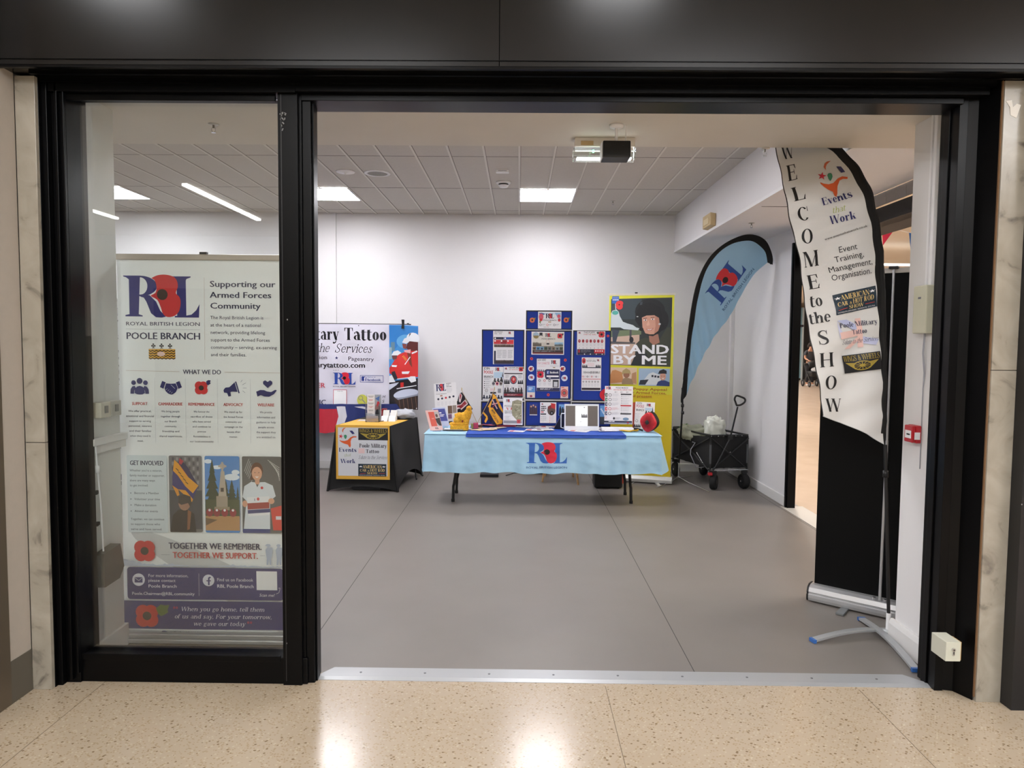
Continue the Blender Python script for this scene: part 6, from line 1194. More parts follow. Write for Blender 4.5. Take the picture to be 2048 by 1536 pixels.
    tflag((1000, 780), (712, 262), [(716, 292), (900, 580), (840, 640), (600, 760), (480, 850), (480, 800), (540, 640), (600, 500), (640, 440), (672, 320)], p1_, 'table_flag', 'small red white and blue flag draped behind the yellow knitted lion', NF, 0)
    GO = M('#dfa02a', .7); NV2 = M('#17163a', .7)
    def p2_(a):
        a.poly([(1240, 320), (1290, 350), (1340, 440), (1418, 600), (1416, 650), (1300, 480), (1230, 440), (1200, 560), (1155, 545), (1190, 480), (1235, 400)], GO); a.poly([(1180, 560), (1240, 570), (1300, 640), (1416, 800), (1400, 830), (1250, 850), (1200, 700), (1170, 640)], NV2)
        a.poly([(1175, 545), (1250, 560), (1300, 640), (1410, 780), (1400, 830), (1310, 845), (1250, 760), (1180, 620)], GO); a.poly([(1225, 420), (1290, 400), (1345, 540), (1300, 600), (1270, 560)], NV2)
        a.line(1235, 420, 1318, 580, 16, WHT); a.line(1228, 500, 1328, 480, 16, WHT); a.line(1235, 420, 1318, 580, 8, M('#c2303a', .6)); a.line(1228, 500, 1328, 480, 8, M('#c2303a', .6)); a.line(1240, 555, 1325, 440, 6, M('#c2303a', .6)); a.text('LEGION', 1240, 690, 34, NV2, 150, rot=58, bold=.03); a.text('BRITISH', 1215, 600, 26, NV2, 90, rot=50, bold=.03)
        a.poly([(1060, 645), (1085, 630), (1150, 700), (1160, 750), (1120, 820), (1100, 790), (1130, 720)], GO)
    tflag((955, 782), (1272, 250), [(1240, 315), (1275, 330), (1340, 440), (1416, 600), (1410, 845), (1250, 850), (1150, 760), (1110, 800), (1075, 690), (1060, 640), (1050, 600), (1160, 470)], p2_, 'legion_standard', 'small navy and gold standard draped in front of the left blue board', NV2, -.012)
tabletop_things()
# ================================================================= small black table with the yellow poster
z5 = conv(620, 620, 4.0421)
def small_table():
    zt = .708; C4 = [Vector(p) for p in ((-1.955, 7.42, zt), (-1.365, 7.40, zt), (-1.21, 8.34, zt), (-1.83, 8.38, zt))]; F4 = [Vector(p) for p in ((-2.045, 7.43, 0), (-1.285, 7.42, 0), (-1.165, 8.40, 0), (-1.90, 8.44, 0))]
    cc = (C4[0]+C4[2])/2; t = thing('covered_table', 'narrow table in a black stretch cover left of the long table', 'table', (cc.x, cc.y, 0)); BK = M('#0c0c0d', .65, bump=.1, bscale=250, name='black_stretch_cover')
    b = MB()
    for i in range(4):
        j = (i+1) % 4; mid = (C4[0]+C4[1]+C4[2]+C4[3])/4
        def fn(u, v, i=i, j=j):
            top = C4[i].lerp(C4[j], u); bot = F4[i].lerp(F4[j], u); ar = (.055 if i in (0, 2) else .15)*math.sin(math.pi*u)**.7
            inn = Vector((mid.x, mid.y, 0)); P = top.lerp(bot+Vector((0, 0, ar)), v); d = (inn-Vector((P.x, P.y, 0))); d.normalize(); return P+Vector((d.x, d.y, 0))*(.055*math.sin(math.pi*u)*math.sin(math.pi*min(1, v*1.0))*(.4+.6*v))
        b.sheet(fn, 20, 16, BK)
    b.prism([c for c in C4], (0, 0, .004), BK); b.build('stretch_cover', t)
    for k in range(4): b = MB(); b.cyl(F4[k]+Vector((0, 0, .0)), C4[k]-Vector((0, 0, .01))+(cc-C4[k])*.03, .013, BPL); b.build('leg', t)
    b = MB(); b.box(-1.80, 7.52, .0, -1.50, 7.72, .035, M('#3c3c3e', .4)); o = b.build('flat_case', loc=(-1.65, 7.6, 0), bevel=.006); tag(o, 'flat dark case on the floor under the black covered table', 'case')
    # yellow cloth poster: top part and front part
    y = thing('yellow_poster', 'yellow edged events poster draped over the top and front of the black table', 'poster', (-1.66, 7.39, zt)); YC = M('#dba83f', .6, name='yellow_cloth')
    b = MB(); TL, TR, BL = (208, 928), (643, 934), (212, 1366)
    A, B_, C_ = [atY(*z5(*p), 7.383) for p in (TL, TR, BL)]; mp = flatmap(208, 928, 643, 1366, A, B_, C_)
    zz = zt+.006; Q = [Vector((A.x, 7.395, zz)), Vector((B_.x, 7.385, zz)), Vector((B_.x+.1, 8.0, zz)), Vector((A.x+.09, 8.02, zz))]
    b.prism(Q, (0, 0, .0015), YC); b.prism([A, B_, Q[1]+Vector((0, 0, .0015)), Q[0]+Vector((0, 0, .0015))], (0, .004, 0), YC)
    b.prism([A, B_, B_+C_-A, C_], (0, .003, 0), YC); b.build('cloth', y)
    b = MB(); a = Art(b, mp); a.l = 6; WC = M('#cfd1d6', .5); a.rect(225, 948, 625, 1338, WC); 

    # figure logo, scaled from the tall flag
    figure_logo(a, lambda x, y: (228+(x-482)*.545, 948+(y-180)*.535)); BLU = M('#2a3468', .5)
    a.text('Events', 232, 1145, 33, BLU, 143, serif=.24); a.text('that', 275, 1186, 24, M('#9aa870', .5), 55, shear=.3, serif=.09, rot=-8); a.text('Work', 244, 1236, 34, BLU, 120, serif=.24)
    class Sub:
        pass
    def sub(x0, y0, x1, y1): s2 = Art(b, lambda u, v, o: mp(x0+(x1-x0)*u, y0+(y1-y0)*v, o)); s2.l = a.l+2; a.l += 26; return s2
    wheels_badge(sub(390, 952, 630, 1048), 0, 0, 1, 1)
    a.text('Poole Military', 398, 1108, 32, M('#2c2f3c', .5), 222, serif=.2); a.rect(390, 1115, 440, 1155, M('#e2c3c3', .5)); a.text('Tattoo', 450, 1152, 30, M('#2c2f3c', .5), 108, serif=.2); a.text('Salute to the Services', 390, 1200, 28, M('#5a5f70', .5), 232, serif=.08, shear=.2)
    hotrod_badge(sub(388, 1240, 616, 1340), 0, 0, 1, 1); b.build('print', y)
    TS = zt+.0078
    # leaflet holder
    P = atZ(*z5(508, 872), TS); P.y = 7.75; P = Vector((atY(*z5(508, 800), 7.75).x, 7.75, TS)); t = thing('leaflet_holder', 'clear holder with printed leaflets standing on the yellow topped table', 'leaflet holder', P); ac = glass_mat('acrylic', (.88, .9, .93), 1.45, .06)
    x0, x1 = atY(*z5(452, 800), 7.75).x, atY(*z5(560, 800), 7.75).x; zt2 = atY(*z5(508, 690), 7.75).z
    b = MB(); b.box(x0, 7.72, TS, x1, 7.80, TS+.004, ac); b.box(x0, 7.79, TS, x1, 7.793, zt2, ac); b.box(x0, 7.72, TS, x1, 7.723, TS+.09, ac); b.box(x0, 7.72, TS, x0+.003, 7.79, TS+.2, ac); b.box(x1-.003, 7.72, TS, x1, 7.79, TS+.2, ac); b.build('acrylic_body', t)
    for (u0, u1, z0, z1, yy, lb) in ((.06, .62, .0, 1.0, 7.775, 1), (.55, 1.1, .05, 1.0, 7.782, 2)):
        b = MB(); X0, X1 = x0+(x1-x0)*u0, x0+(x1-x0)*u1; Z0, Z1 = TS+.006, TS+.006+(zt2-TS)*z1; b.box(X0, yy, Z0, X1, yy+.006, Z1, PAP if lb == 1 else M('#9aa0aa', .5)); a = Art(b, flatmap(0, 0, 10, 20, (X0, yy, Z1), (X1, yy, Z1), (X0, yy, Z0))); a.l = 6
        if lb == 1:
            for i in range(5): a.lines(1, 1+i*2.6, 9, 2.4+i*2.6, 2, RD2 if i % 2 else DK, .4, 'c', i)
            a.lines(1, 14, 9, 18, 4, GRY, .35)
        else: a.ell(5, 10, 3.5, 3, M('#8a6a6a', .5)); a.ell(6, 7, 2, 2, M('#c2343f', .5)); a.ell(5, 14, 3, 3, DK); a.poly([(2, 3), (8, 1), (7, 5)], M('#4c6fb0', .5))
        b.build('leaflet', t)
    b = MB(); b.box(x0+.01, 7.727, TS+.01, x1-.01, 7.731, TS+.07, M('#e3d4d6', .5)); b.build('front_card', t)
    for k, (xa, xb, lb) in enumerate(((590, 645, 'left'), (650, 708, 'right'))):
        X0, X1 = atY(*z5(xa, 850), 7.9).x, atY(*z5(xb, 850), 7.9).x; t = thing('card_dispenser', lb+' of the two tilted white business card stacks on the yellow topped table', 'card holder', ((X0+X1)/2, 7.9, TS), 'business card stacks')
        b = MB(); b.prism([(X0, 7.86, TS), (X0, 7.94, TS), (X0, 7.96, TS+.115), (X0, 7.93, TS+.115)], (X1-X0-.012, 0, 0), M('#d8d6d2', .5)); b.build('back_stack', t); b = MB(); b.prism([(X0-.008, 7.82, TS), (X0-.008, 7.87, TS), (X0-.008, 7.89, TS+.055), (X0-.008, 7.86, TS+.055)], (X1-X0-.01, 0, 0), WHT); b.build('front_stack', t)
        b = MB(); b.box(X0+.004, 7.928, TS+.06, X1-.02, 7.93, TS+.068, DK); b.build('printed_line', t)
    X0 = atY(*z5(580, 830), 8.0).x; X1 = atY(*z5(618, 830), 8.0).x; b = MB(); b.box(X0, 7.98, TS, X1, 8.06, TS+.125, M('#8a1f26', .5)); o = b.build('red_box', loc=((X0+X1)/2, 8.02, TS), bevel=.004); tag(o, 'dark red box behind the left business card stack', 'box')
    pA, pB = atZ(*z5(560, 900), TS+.005), atZ(*z5(634, 892), TS+.005); t = thing('pen', 'black pen lying on the yellow table top', 'pen', pA); b = MB(); b.cyl(pA, pB, .004, BPL, 8); b.build('barrel', t); b = MB(); b.cyl(pA, pA+(pA-pB)*.08, .004, CHR, 8, .0008); b.build('tip', t)
    pc = atZ(*z5(470, 893), TS); b = MB(); b.obox((pc.x, pc.y, TS+.002), (.22, .15, .002), M('#d3cfd2', .35)); o = b.build('plastic_sleeve', loc=pc); tag(o, 'clear plastic sleeve with paper lying in front of the leaflet holder', 'sleeve')
    b = MB(); 
    from mathutils import noise
    c = Vector((-1.34, 8.17, TS+.045))
    V = []; n = 32; k = 18
    for i in range(k+1):
        for j in range(n): th_ = math.pi*i/k; a_ = 2*math.pi*j/n; d = Vector((math.sin(th_)*math.cos(a_), math.sin(th_)*math.sin(a_), math.cos(th_))); r_ = 1+.3*noise.noise(d*3)+.15*abs(noise.noise(d*7)); V.append(c+Vector((d.x*.12*r_, d.y*.12*r_, max(-.045, d.z*.06*r_))))
    b.raw(V, [(i*n+j, (i+1)*n+j, (i+1)*n+(j+1) % n, i*n+(j+1) % n) for i in range(k) for j in range(n)], M('#b9bcc2', .3, bump=.3, bscale=30), True); o = b.build('plastic_bag', loc=(c.x, c.y, TS)); tag(o, 'crumpled clear plastic bag at the back right of the black covered table', 'bag')
small_table()

# ================================================================= wide vinyl banner on its stand
def tattoo_banner():
    Y = 8.55; zt6 = conv(620, 600, 8.5333); P = lambda x, y: atY(*zt6(x, y), Y)
    zT = P(700, 412).z; zB = P(700, 1862).z; X1 = P(1848, 1100).x; XL = P(-3400, 1100).x; kx = (X1-P(110, 1100).x)/(1848-110)
    t = thing('vinyl_banner', 'wide white vinyl banner with black lettering and a drummers picture, left of the long table', 'banner', (X1-1.2, Y, zB))
    def wr(x, z): return .008*math.sin(x*9+z*5)*math.sin(z*7+1)+.003*math.sin(x*21-z*15)
    def mp(x, y, o): X = X1+(x-1848)*kx; z = zT-(y-412)/(1862-412)*(zT-zB)-.012*max(0, (x-1600)/250)*max(0, (900-y)/500); return Vector((X, Y-o-wr(X, z), z))
    b = MB(); a = Art(b, mp, 12); a.STEP = .00012; VW = M('#d3d1de', .35, name='white_vinyl'); a.l = 0; a.rect(-3400, 412, 1848, 1862, VW); a.l = 14
    K = M('#0e0c16', .4); T_ = lambda s_, x, y, h, w_, m=K, **k: a.text(s_, x, y, h, m, w_, **k)
    T_('Poole Mili', -1180, 680, 205, 1270, serif=.26); T_('tary', 100, 680, 205, 395, serif=.26); T_('Tattoo', 585, 682, 208, 725, serif=.26)
    T_('A Salute to', -1250, 890, 150, 1190, serif=.08, shear=.25); T_('the', 105, 890, 150, 225, serif=.08, shear=.22); T_('Services', 420, 895, 150, 640, serif=.08, shear=.22)
    T_('Precis', -170, 1010, 62, 270, M('#2a2838', .4)); T_('sion', 118, 1010, 62, 175, M('#2a2838', .4)); star(a, 458, 988, 30, M('#2a2c6a', .5)); T_('Pageantry', 645, 1030, 66, 445, M('#2a2838', .4), rot=1)
    T_('www.poolemilit', -980, 1145, 84, 1080, bold=.03); T_('arytattoo.com', 110, 1152, 88, 825, bold=.035)
    T_('in aid of', 395, 1204, 18, 100); a.emblem(390, 1232, 778, 1442, M('#2b4aa0', .4), M('#d0273a', .4), K); T_('ROYAL BRITISH LEGION', 388, 1484, 18, 388, bold=.02)
    FB = M('#2e3f8c', .4); a.frame(856, 1280, 1252, 1400, 7, FB); a.rect(880, 1298, 962, 1376, FB); a.text('f', 925, 1376, 70, WHT, None, bold=.03); T_('Find us on', 980, 1320, 24, 140, FB); T_('facebook.', 980, 1374, 36, 235, FB, bold=.04)
    T_('MEMB', -270, 1498, 80, 370, M('#c33a4a', .4), bold=.02); T_('ER', 115, 1498, 80, 145, M('#c33a4a', .4), bold=.02); T_('E', 70, 1665, 70, 60, K, bold=.02); T_('MU', -140, 1790, 84, 210, M('#1c2246', .4), bold=.02); T_('SIC', 95, 1790, 84, 175, M('#1c2246', .4), bold=.02)
    a.frame(396, 1528, 625, 1795, 8, M('#c23a4a', .4)); a.rect(405, 1537, 616, 1786, WHT); T_('SCAN ME', 465, 1562, 12, 90)
    a.ell(895, 1705, 92, 98, M('#cfd05a', .4)); a.rring(866, 1668, 40, 9, M('#7d7d8c', .4)); a.line(895, 1700, 948, 1760, 14, M('#7d7d8c', .4))
    T_('H', 1235, 1665, 50, 45, K, shear=.2); T_('S', 1230, 1745, 48, 38, K, shear=.2)
    for x, y in ((835, 437), (835, 1838)): a.ell(x, y, 9, 9, BLK)
    # picture of helmeted drummers in red
    SKY = M('#3f8fd2', .4); RC = M('#d22c2c', .4); HW = M('#e3e6ec', .4); a.rect(1355, 420, 1845, 1862, SKY)
    a.poly([(1355, 420), (1845, 440), (1845, 560), (1600, 640), (1400, 900), (1355, 700)], M('#2f7cc4', .4)); a.ell(1640, 700, 160, 120, M('#64a9de', .4)); a.rect(1385, 710, 1450, 860, M('#5f8296', .4)); a.rect(1355, 800, 1400, 1000, M('#8fa8b4', .4))
    a.poly([(1360, 1150), (1400, 1090), (1500, 930), (1580, 890), (1680, 860), (1845, 830), (1845, 1300), (1500, 1330), (1360, 1240)], RC)
    a.ell(1760, 640, 110, 100, HW); a.poly([(1575, 715), (1610, 650), (1720, 600), (1700, 700), (1640, 735)], HW); a.poly([(1660, 735), (1700, 690), (1845, 700), (1845, 850), (1700, 860), (1640, 810)], M('#5a2626', .4)); a.poly([(1575, 735), (1650, 740), (1640, 830), (1590, 810)], M('#8a4a44', .4)); a.poly([(1700, 560), (1730, 550), (1690, 620)], DK)
    a.poly([(1395, 935), (1430, 870), (1500, 850), (1560, 890), (1500, 935)], HW); a.poly([(1400, 940), (1490, 935), (1480, 1000), (1420, 1010)], M('#6a3a3a', .4)); 
    for i in range(4): a.line(1575+i*16, 960+i*20, 1605+i*16, 940+i*18, 8, M('#e2b83a', .4))
    a.poly([(1655, 880), (1720, 870), (1745, 1140), (1700, 1080)], M('#7a3026', .4)); a.line(1620, 1090, 1710, 960, 12, HW); a.line(1740, 900, 1830, 860, 26, HW); a.poly([(1600, 850), (1720, 830), (1715, 900), (1620, 880)], M('#e6a9ae', .4))
    a.poly([(1400, 1100), (1490, 1105), (1475, 1135), (1400, 1130)], HW); a.poly([(1570, 1210), (1705, 1205), (1680, 1250), (1575, 1250)], HW); a.poly([(1395, 1220), (1450, 1200), (1500, 1330), (1440, 1360), (1400, 1290)], DK); a.poly([(1355, 1380), (1845, 1320), (1845, 1862), (1355, 1862)], M('#1b1720', .4))
    a.poly([(1355, 1290), (1400, 1270), (1460, 1390), (1355, 1400)], HW); a.poly([(1665, 1320), (1720, 1290), (1800, 1290), (1815, 1370), (1730, 1400)], HW); a.poly([(1355, 1430), (1520, 1395), (1480, 1440), (1355, 1530)], M('#c9cede', .4)); a.line(1490, 1338, 1700, 1310, 14, HW); a.line(1480, 1505, 1820, 1445, 14, HW); a.poly([(1545, 1400), (1600, 1395), (1600, 1475), (1545, 1480)], RC)
    a.ell(1640, 1590, 215, 78, M('#c3c9dc', .4), 26, -.18); a.poly([(1430, 1650), (1500, 1665), (1845, 1600), (1845, 1862), (1500, 1862)], M('#2f201c', .4)); a.poly([(1428, 1640), (1490, 1672), (1845, 1590), (1845, 1618), (1500, 1695)], M('#8f94a6', .4))
    for i in range(5): a.line(1520+i*70, 1690-i*14, 1545+i*70, 1862, 7, M('#7a5a48', .4)); 
    a.ell(1820, 1838, 10, 10, WHT); b.build('vinyl_sheet', t)
    # stand: rear poles and tripod feet
    s = thing('banner_stand', 'black tripod stand holding up the right end of the wide vinyl banner', 'stand', (X1-.14, Y+.09, 0)); xs_ = X1-.14; b = MB(); b.cyl((xs_, Y+.09, .25), (xs_, Y+.09, zT+.02), .014, BPL); b.build('pole', s)
    b = MB(); b.cyl((X1-2.6, Y+.07, zT+.0), (xs_+.04, Y+.07, zT+.0), .011, BPL); b.build('crossbar', s)
    for (px, py, top) in ((845, 951, .62), (833, 958, .62), (790, 940, .62)):
        f = atZ(px, py, .01); b = MB(); b.cyl((xs_, Y+.09, top), (f.x, f.y, .008), .008, BPL, 8); o = b.build('leg', s); b = MB(); b.ball((f.x, f.y, .012), .012, BPL, 8, 6); b.build('rubber_foot', o)
    b = MB(); m = Vector((xs_, Y+.09, .3)); 
    for (px, py) in ((845, 951), (833, 958)): f = atZ(px, py, .01); b.cyl(m, Vector((xs_, Y+.09, .62)).lerp(Vector((f.x, f.y, 0)), .55), .005, BPL, 6)
    b.build('brace', s)
    kn = atY(*conv(700, 770, 8.0867)(985, 580), 8.45); b = MB(); b.cyl((kn.x-.06, 8.45, kn.z), (kn.x+.06, 8.45, kn.z), .018, BPL, 10); b.ball((kn.x+.06, 8.45, kn.z), .024, BPL, 10, 6); b.cyl((kn.x-.06, 8.45, kn.z), (xs_, Y+.09, kn.z), .01, BPL, 8); b.build('clamp_knob', s)
    c = P(1590, 420); t2 = thing('spring_clamp', 'black spring clamp gripping the top edge of the wide vinyl banner', 'clamp', (c.x, Y-.02, zT)); b = MB(); b.prism([(c.x-.018, Y-.03, zT-.05), (c.x+.018, Y-.03, zT-.05), (c.x+.012, Y-.03, zT), (c.x-.012, Y-.03, zT)], (0, .008, 0), BPL); b.build('jaw', t2, bevel=.002); b = MB(); b.prism([(c.x-.012, Y-.02, zT-.005), (c.x+.012, Y-.02, zT-.005), (c.x+.016, Y-.03, zT+.06), (c.x-.016, Y-.03, zT+.06)], (0, .03, 0), BPL); b.build('handle', t2, bevel=.002)
    # big flag hanging below it
    zf2 = z5; Yf = 8.50; mp3 = lambda x, y, o: (lambda Q: Vector((Q.x, Yf-o-.018*math.sin(Q.x*21)-.01*math.sin(Q.x*47), Q.z)))(atY(*z5(x, y), Yf)); t3 = thing('large_flag', 'large red white and blue flag hanging below the wide vinyl banner', 'flag', (-2.2, Yf, .4)); b = MB(); a = Art(b, mp3, 8)
    a.l = 0; a.poly([(-700, 760), (700, 760), (735, 800), (735, 860), (700, 900), (190, 985), (130, 996), (-700, 960)], M('#26336f', .7)); a.l = 25; a.poly([(-700, 800), (215, 800), (228, 860), (200, 985), (130, 996), (-700, 960)], M('#c02a3c', .7)); a.poly([(215, 780), (285, 780), (300, 860), (260, 960), (200, 985), (228, 860)], M('#dcdce4', .7)); a.poly([(360, 780), (420, 780), (735, 850), (735, 868), (640, 860)], M('#dcdce4', .7)); b.build('cloth', t3)
tattoo_banner()
def far_banner():
    Y = 7.3; P = lambda px, py: atY(px, py, Y); X0 = P(233, 700).x; zT = P(240, 603).z; zB = .06; t = thing('roller_banner', 'white banner with serif lettering glimpsed left of the poppy banner through the glass', 'banner', (X0+.4, Y, 0)); k = (P(243, 700).x-P(233, 700).x)/10
    b = MB(); X1 = X0+.85; b.box(X0, Y, zB, X1, Y+.003, zT, PAP); mp = lambda x, y, o: Vector((X0+(x-233)*k, Y-o, P(240, y).z)); a = Art(b, mp); a.l = 10
    for s_, x, y, h, se in (('Poole', 237, 631, 15, .2), ('Tattoo', 228, 652, 12, .2), ('Salute', 230, 678, 9, .08)): a.text(s_, 236, y, h, DK, None, serif=se)
    for i, s_ in enumerate(('the', 'the', 'e', 'Military', 'the', 'Tickets')): a.text(s_, 236, 706+i*14, 8, DK, None)
    a.rect(236, 822, 300, 824, RD2); a.rect(242, 822, 244, 862, RD2); a.ell(246, 877, 5, 6, RD2); a.rect(233, 888, 330, 897, M('#3a4a44', .5)); a.rect(233, 948, 330, 960, NAVYD); a.rect(233, 962, 330, 1040, M('#2c2c30', .5)); b.build('panel', t)
    b = MB(); b.box(X0-.01, Y-.05, 0, X1+.01, Y+.06, .07, ALU); b.build('base_cassette', t, bevel=.006); b = MB(); b.box(X0-.004, Y-.008, zT, X1+.004, Y+.012, zT+.03, ALU); b.build('top_rail', t); b = MB(); b.cyl((X0+.42, Y+.02, .07), (X0+.42, Y+.02, zT), .008, ALU); b.build('pole', t)
far_banner()

# ================================================================= yellow roll-up banner
def yellow_banner():
    z7 = conv(1200, 570, 5.906); t = thing('roller_banner', 'yellow roll-up banner with a smiling helmeted airman behind the table', 'banner', (1.42, 8.1, 0)); YW = M('#d8d436', .45, name='yellow_banner_vinyl'); YO = M('#d8c01e', .45)
    A = atY(1219, 593, 8.2); B_ = atY(1349, 588, 8.0); A.z = B_.z = (A.z+B_.z)/2; C_ = Vector((A.x, A.y, .085)); mp = flatmap(112, 130, 880, 2330, A, B_, C_); d = (B_-A); dn = d.normalized(); N = Vector((dn.y, -dn.x, 0))
    b = MB(); b.prism([A, B_, B_+C_-A, C_], -N*.002, YW); a = Art(b, mp); a.l = 4
    a.rect(112, 1330, 880, 2330, YO); a.poly([(132, 172), (856, 160), (850, 992), (132, 980)], M('#2c3334', .5)); 
    Rp = lambda pts, c: a.poly(pts, M(c, .5))
    Rp([(134, 600), (480, 560), (480, 720), (440, 980), (134, 975)], '#c7ab98'); Rp([(134, 560), (500, 545), (500, 605), (134, 640)], '#6d7a5c'); Rp([(134, 172), (500, 170), (470, 420), (134, 420)], '#3a464c'); Rp([(134, 690), (430, 700), (430, 720), (134, 722)], '#5e5a58')
    Rp([(134, 350), (150, 315), (200, 300), (228, 330), (240, 380), (280, 450), (330, 470), (400, 490), (440, 520), (480, 530), (460, 555), (290, 540), (250, 520), (134, 520)], '#c9d2d4'); a.ell(185, 340, 38, 26, M('#4fa89c', .5)); Rp([(150, 540), (240, 560), (220, 620), (200, 700), (160, 700)], '#3c4450'); a.rect(362, 550, 385, 660, M('#4a4a50', .5)); a.ell(385, 670, 26, 36, M('#24242a', .5)); a.line(190, 300, 186, 200, 10, M('#c9d2d4', .5))
    # helmeted figure
    a.ell(600, 330, 178, 160, M('#1c1f22', .5)); a.ell(730, 430, 90, 130, M('#1a1c1f', .5)); Rp([(440, 720), (500, 660), (560, 640), (700, 700), (800, 520), (856, 510), (850, 992), (380, 985), (430, 860)], '#3b3f33'); Rp([(430, 860), (470, 760), (560, 820), (640, 990), (390, 985)], '#26292a'); Rp([(590, 600), (700, 600), (720, 700), (650, 735), (600, 690)], '#a57462')
    Rp([(505, 400), (560, 375), (660, 372), (705, 400), (720, 500), (700, 570), (650, 612), (600, 616), (550, 590), (515, 520)], '#cf9a84'); Rp([(660, 372), (705, 400), (720, 500), (700, 570), (650, 612), (668, 500)], '#b9806c')
    Rp([(430, 360), (480, 250), (600, 220), (720, 270), (740, 390), (700, 400), (640, 365), (560, 368), (505, 400), (500, 520), (470, 500), (425, 430)], '#15171a'); Rp([(700, 380), (740, 380), (770, 520), (720, 580), (640, 625), (590, 618), (550, 590), (600, 602), (650, 600), (700, 560), (722, 490)], '#15171a')
    Rp([(480, 215), (510, 205), (505, 245), (480, 250)], '#3c424a'); a.ell(545, 430, 20, 8, WHT); a.ell(548, 430, 8, 8, M('#3a2a24', .5)); a.ell(632, 420, 20, 8, WHT); a.ell(632, 420, 8, 8, M('#3a2a24', .5)); a.line(520, 412, 566, 404, 7, M('#5a3c30', .5)); a.line(608, 400, 656, 396, 7, M('#5a3c30', .5)); Rp([(585, 430), (600, 490), (570, 500), (560, 485)], '#dcab96')
    Rp([(556, 535), (600, 540), (646, 525), (620, 555), (580, 558)], '#a8504c'); Rp([(566, 540), (600, 544), (634, 533), (612, 550), (582, 552)], '#f2ece8'); a.ell(500, 540, 26, 22, M('#1a1a1c', .5)); a.ell(715, 478, 14, 12, M('#c9c9c9', .5)); a.ell(452, 388, 12, 5, M('#c9c9c9', .5))
    a.rect(145, 140, 228, 228, M('#2c62b4', .5)); a.text('LEGION', 150, 190, 16, WHT, 72, bold=.03); a.text('ROYAL BRITISH', 150, 162, 8, WHT, 72); PP = M('#e03a3c', .5); a.ell(236, 225, 44, 32, PP); a.ell(236, 262, 40, 40, PP); a.ell(215, 245, 26, 46, PP); a.ell(232, 243, 9, 8, BLK)
    a.text('STAND', 138, 836, 104, WHT, 685, bold=.065); a.text('BY ME', 160, 966, 104, WHT, 640, bold=.065)
    a.rect(132, 1010, 458, 1215, M('#d9c0a4', .5)); Rp([(132, 1120), (160, 1050), (200, 1040), (280, 1070), (300, 1190), (132, 1210)], '#c98c58'); Rp([(400, 1080), (450, 1060), (456, 1210), (390, 1200)], '#b98c64'); Rp([(280, 1190), (290, 1150), (330, 1130), (400, 1150), (420, 1215), (280, 1215)], '#9c8262'); a.ell(334, 1095, 38, 42, M('#9a6a50', .5)); Rp([(278, 1105), (285, 1050), (330, 1018), (375, 1045), (390, 1100), (370, 1080), (300, 1082)], '#b09a68')
    a.rect(480, 1016, 846, 1226, M('#9fb6cc', .5)); Rp([(540, 1160), (600, 1080), (650, 1060), (720, 1090), (780, 1140), (760, 1215), (540, 1215)], '#d3d8da'); Rp([(484, 1215), (500, 1160), (600, 1150), (560, 1215)], '#2a3038')
    for i in range(3): a.rect(632+i*34, 1095+i*4, 656+i*34, 1120+i*4, M('#2c3440', .5))
    Rp([(690, 1222), (710, 1175), (760, 1150), (800, 1160), (846, 1180), (846, 1226)], '#2a3a6c'); a.ell(765, 1110, 36, 48, M('#cf9a84', .5)); Rp([(708, 1080), (725, 1040), (770, 1022), (808, 1040), (810, 1078), (770, 1075)], '#1b1c22')
    for x in (752, 780): a.ell(x, 1106, 4, 4, BLK)
    Rp([(750, 1130), (785, 1128), (768, 1142)], '#f2ece8')
    TB = M('#b06a1c', .5); a.text('for the Poppy Appeal', 190, 1282, 28, TB, 625, bold=.05); a.text('supports our Armed Forces,', 120, 1326, 28, TB, 688, bold=.05); a.text('past and present', 250, 1370, 28, TB, 392, bold=.05)
    b.build('graphic_panel', t)
    b = MB(); b.prism([A-dn*.012+Vector((0, 0, -.005)), B_+dn*.015+Vector((0, 0, -.005)), B_+dn*.015+Vector((0, 0, .022)), A-dn*.012+Vector((0, 0, .022))], -N*.015, M('#cfc8ba', .35, metal=.3)); b.build('top_rail', t)
    m = A.lerp(B_, .42); b = MB(); b.obox((m.x, m.y+.01, m.z+.028), (.03, .02, .014), BPL); b.build('pole_hook', t)
    b = MB(); prof = [(-.06, .018), (-.06, .05), (-.03, .085), (.04, .085), (.06, .05), (.06, .018)]; b.prism([Vector((A.x, A.y, 0))-dn*.012-N*p[0]+Vector((0, 0, p[1])) for p in prof], d+dn*.03, M('#c9cbc8', .35, metal=.3)); b.build('base_cassette', t)
    for u in (.2, .8): m = A.lerp(B_, u); b = MB(); b.obox((m.x+N.x*.05, m.y+N.y*.05, .009), (.035, .26, .012), M('#d8d8d4', .4)); b.build('foot', t)
yellow_banner()

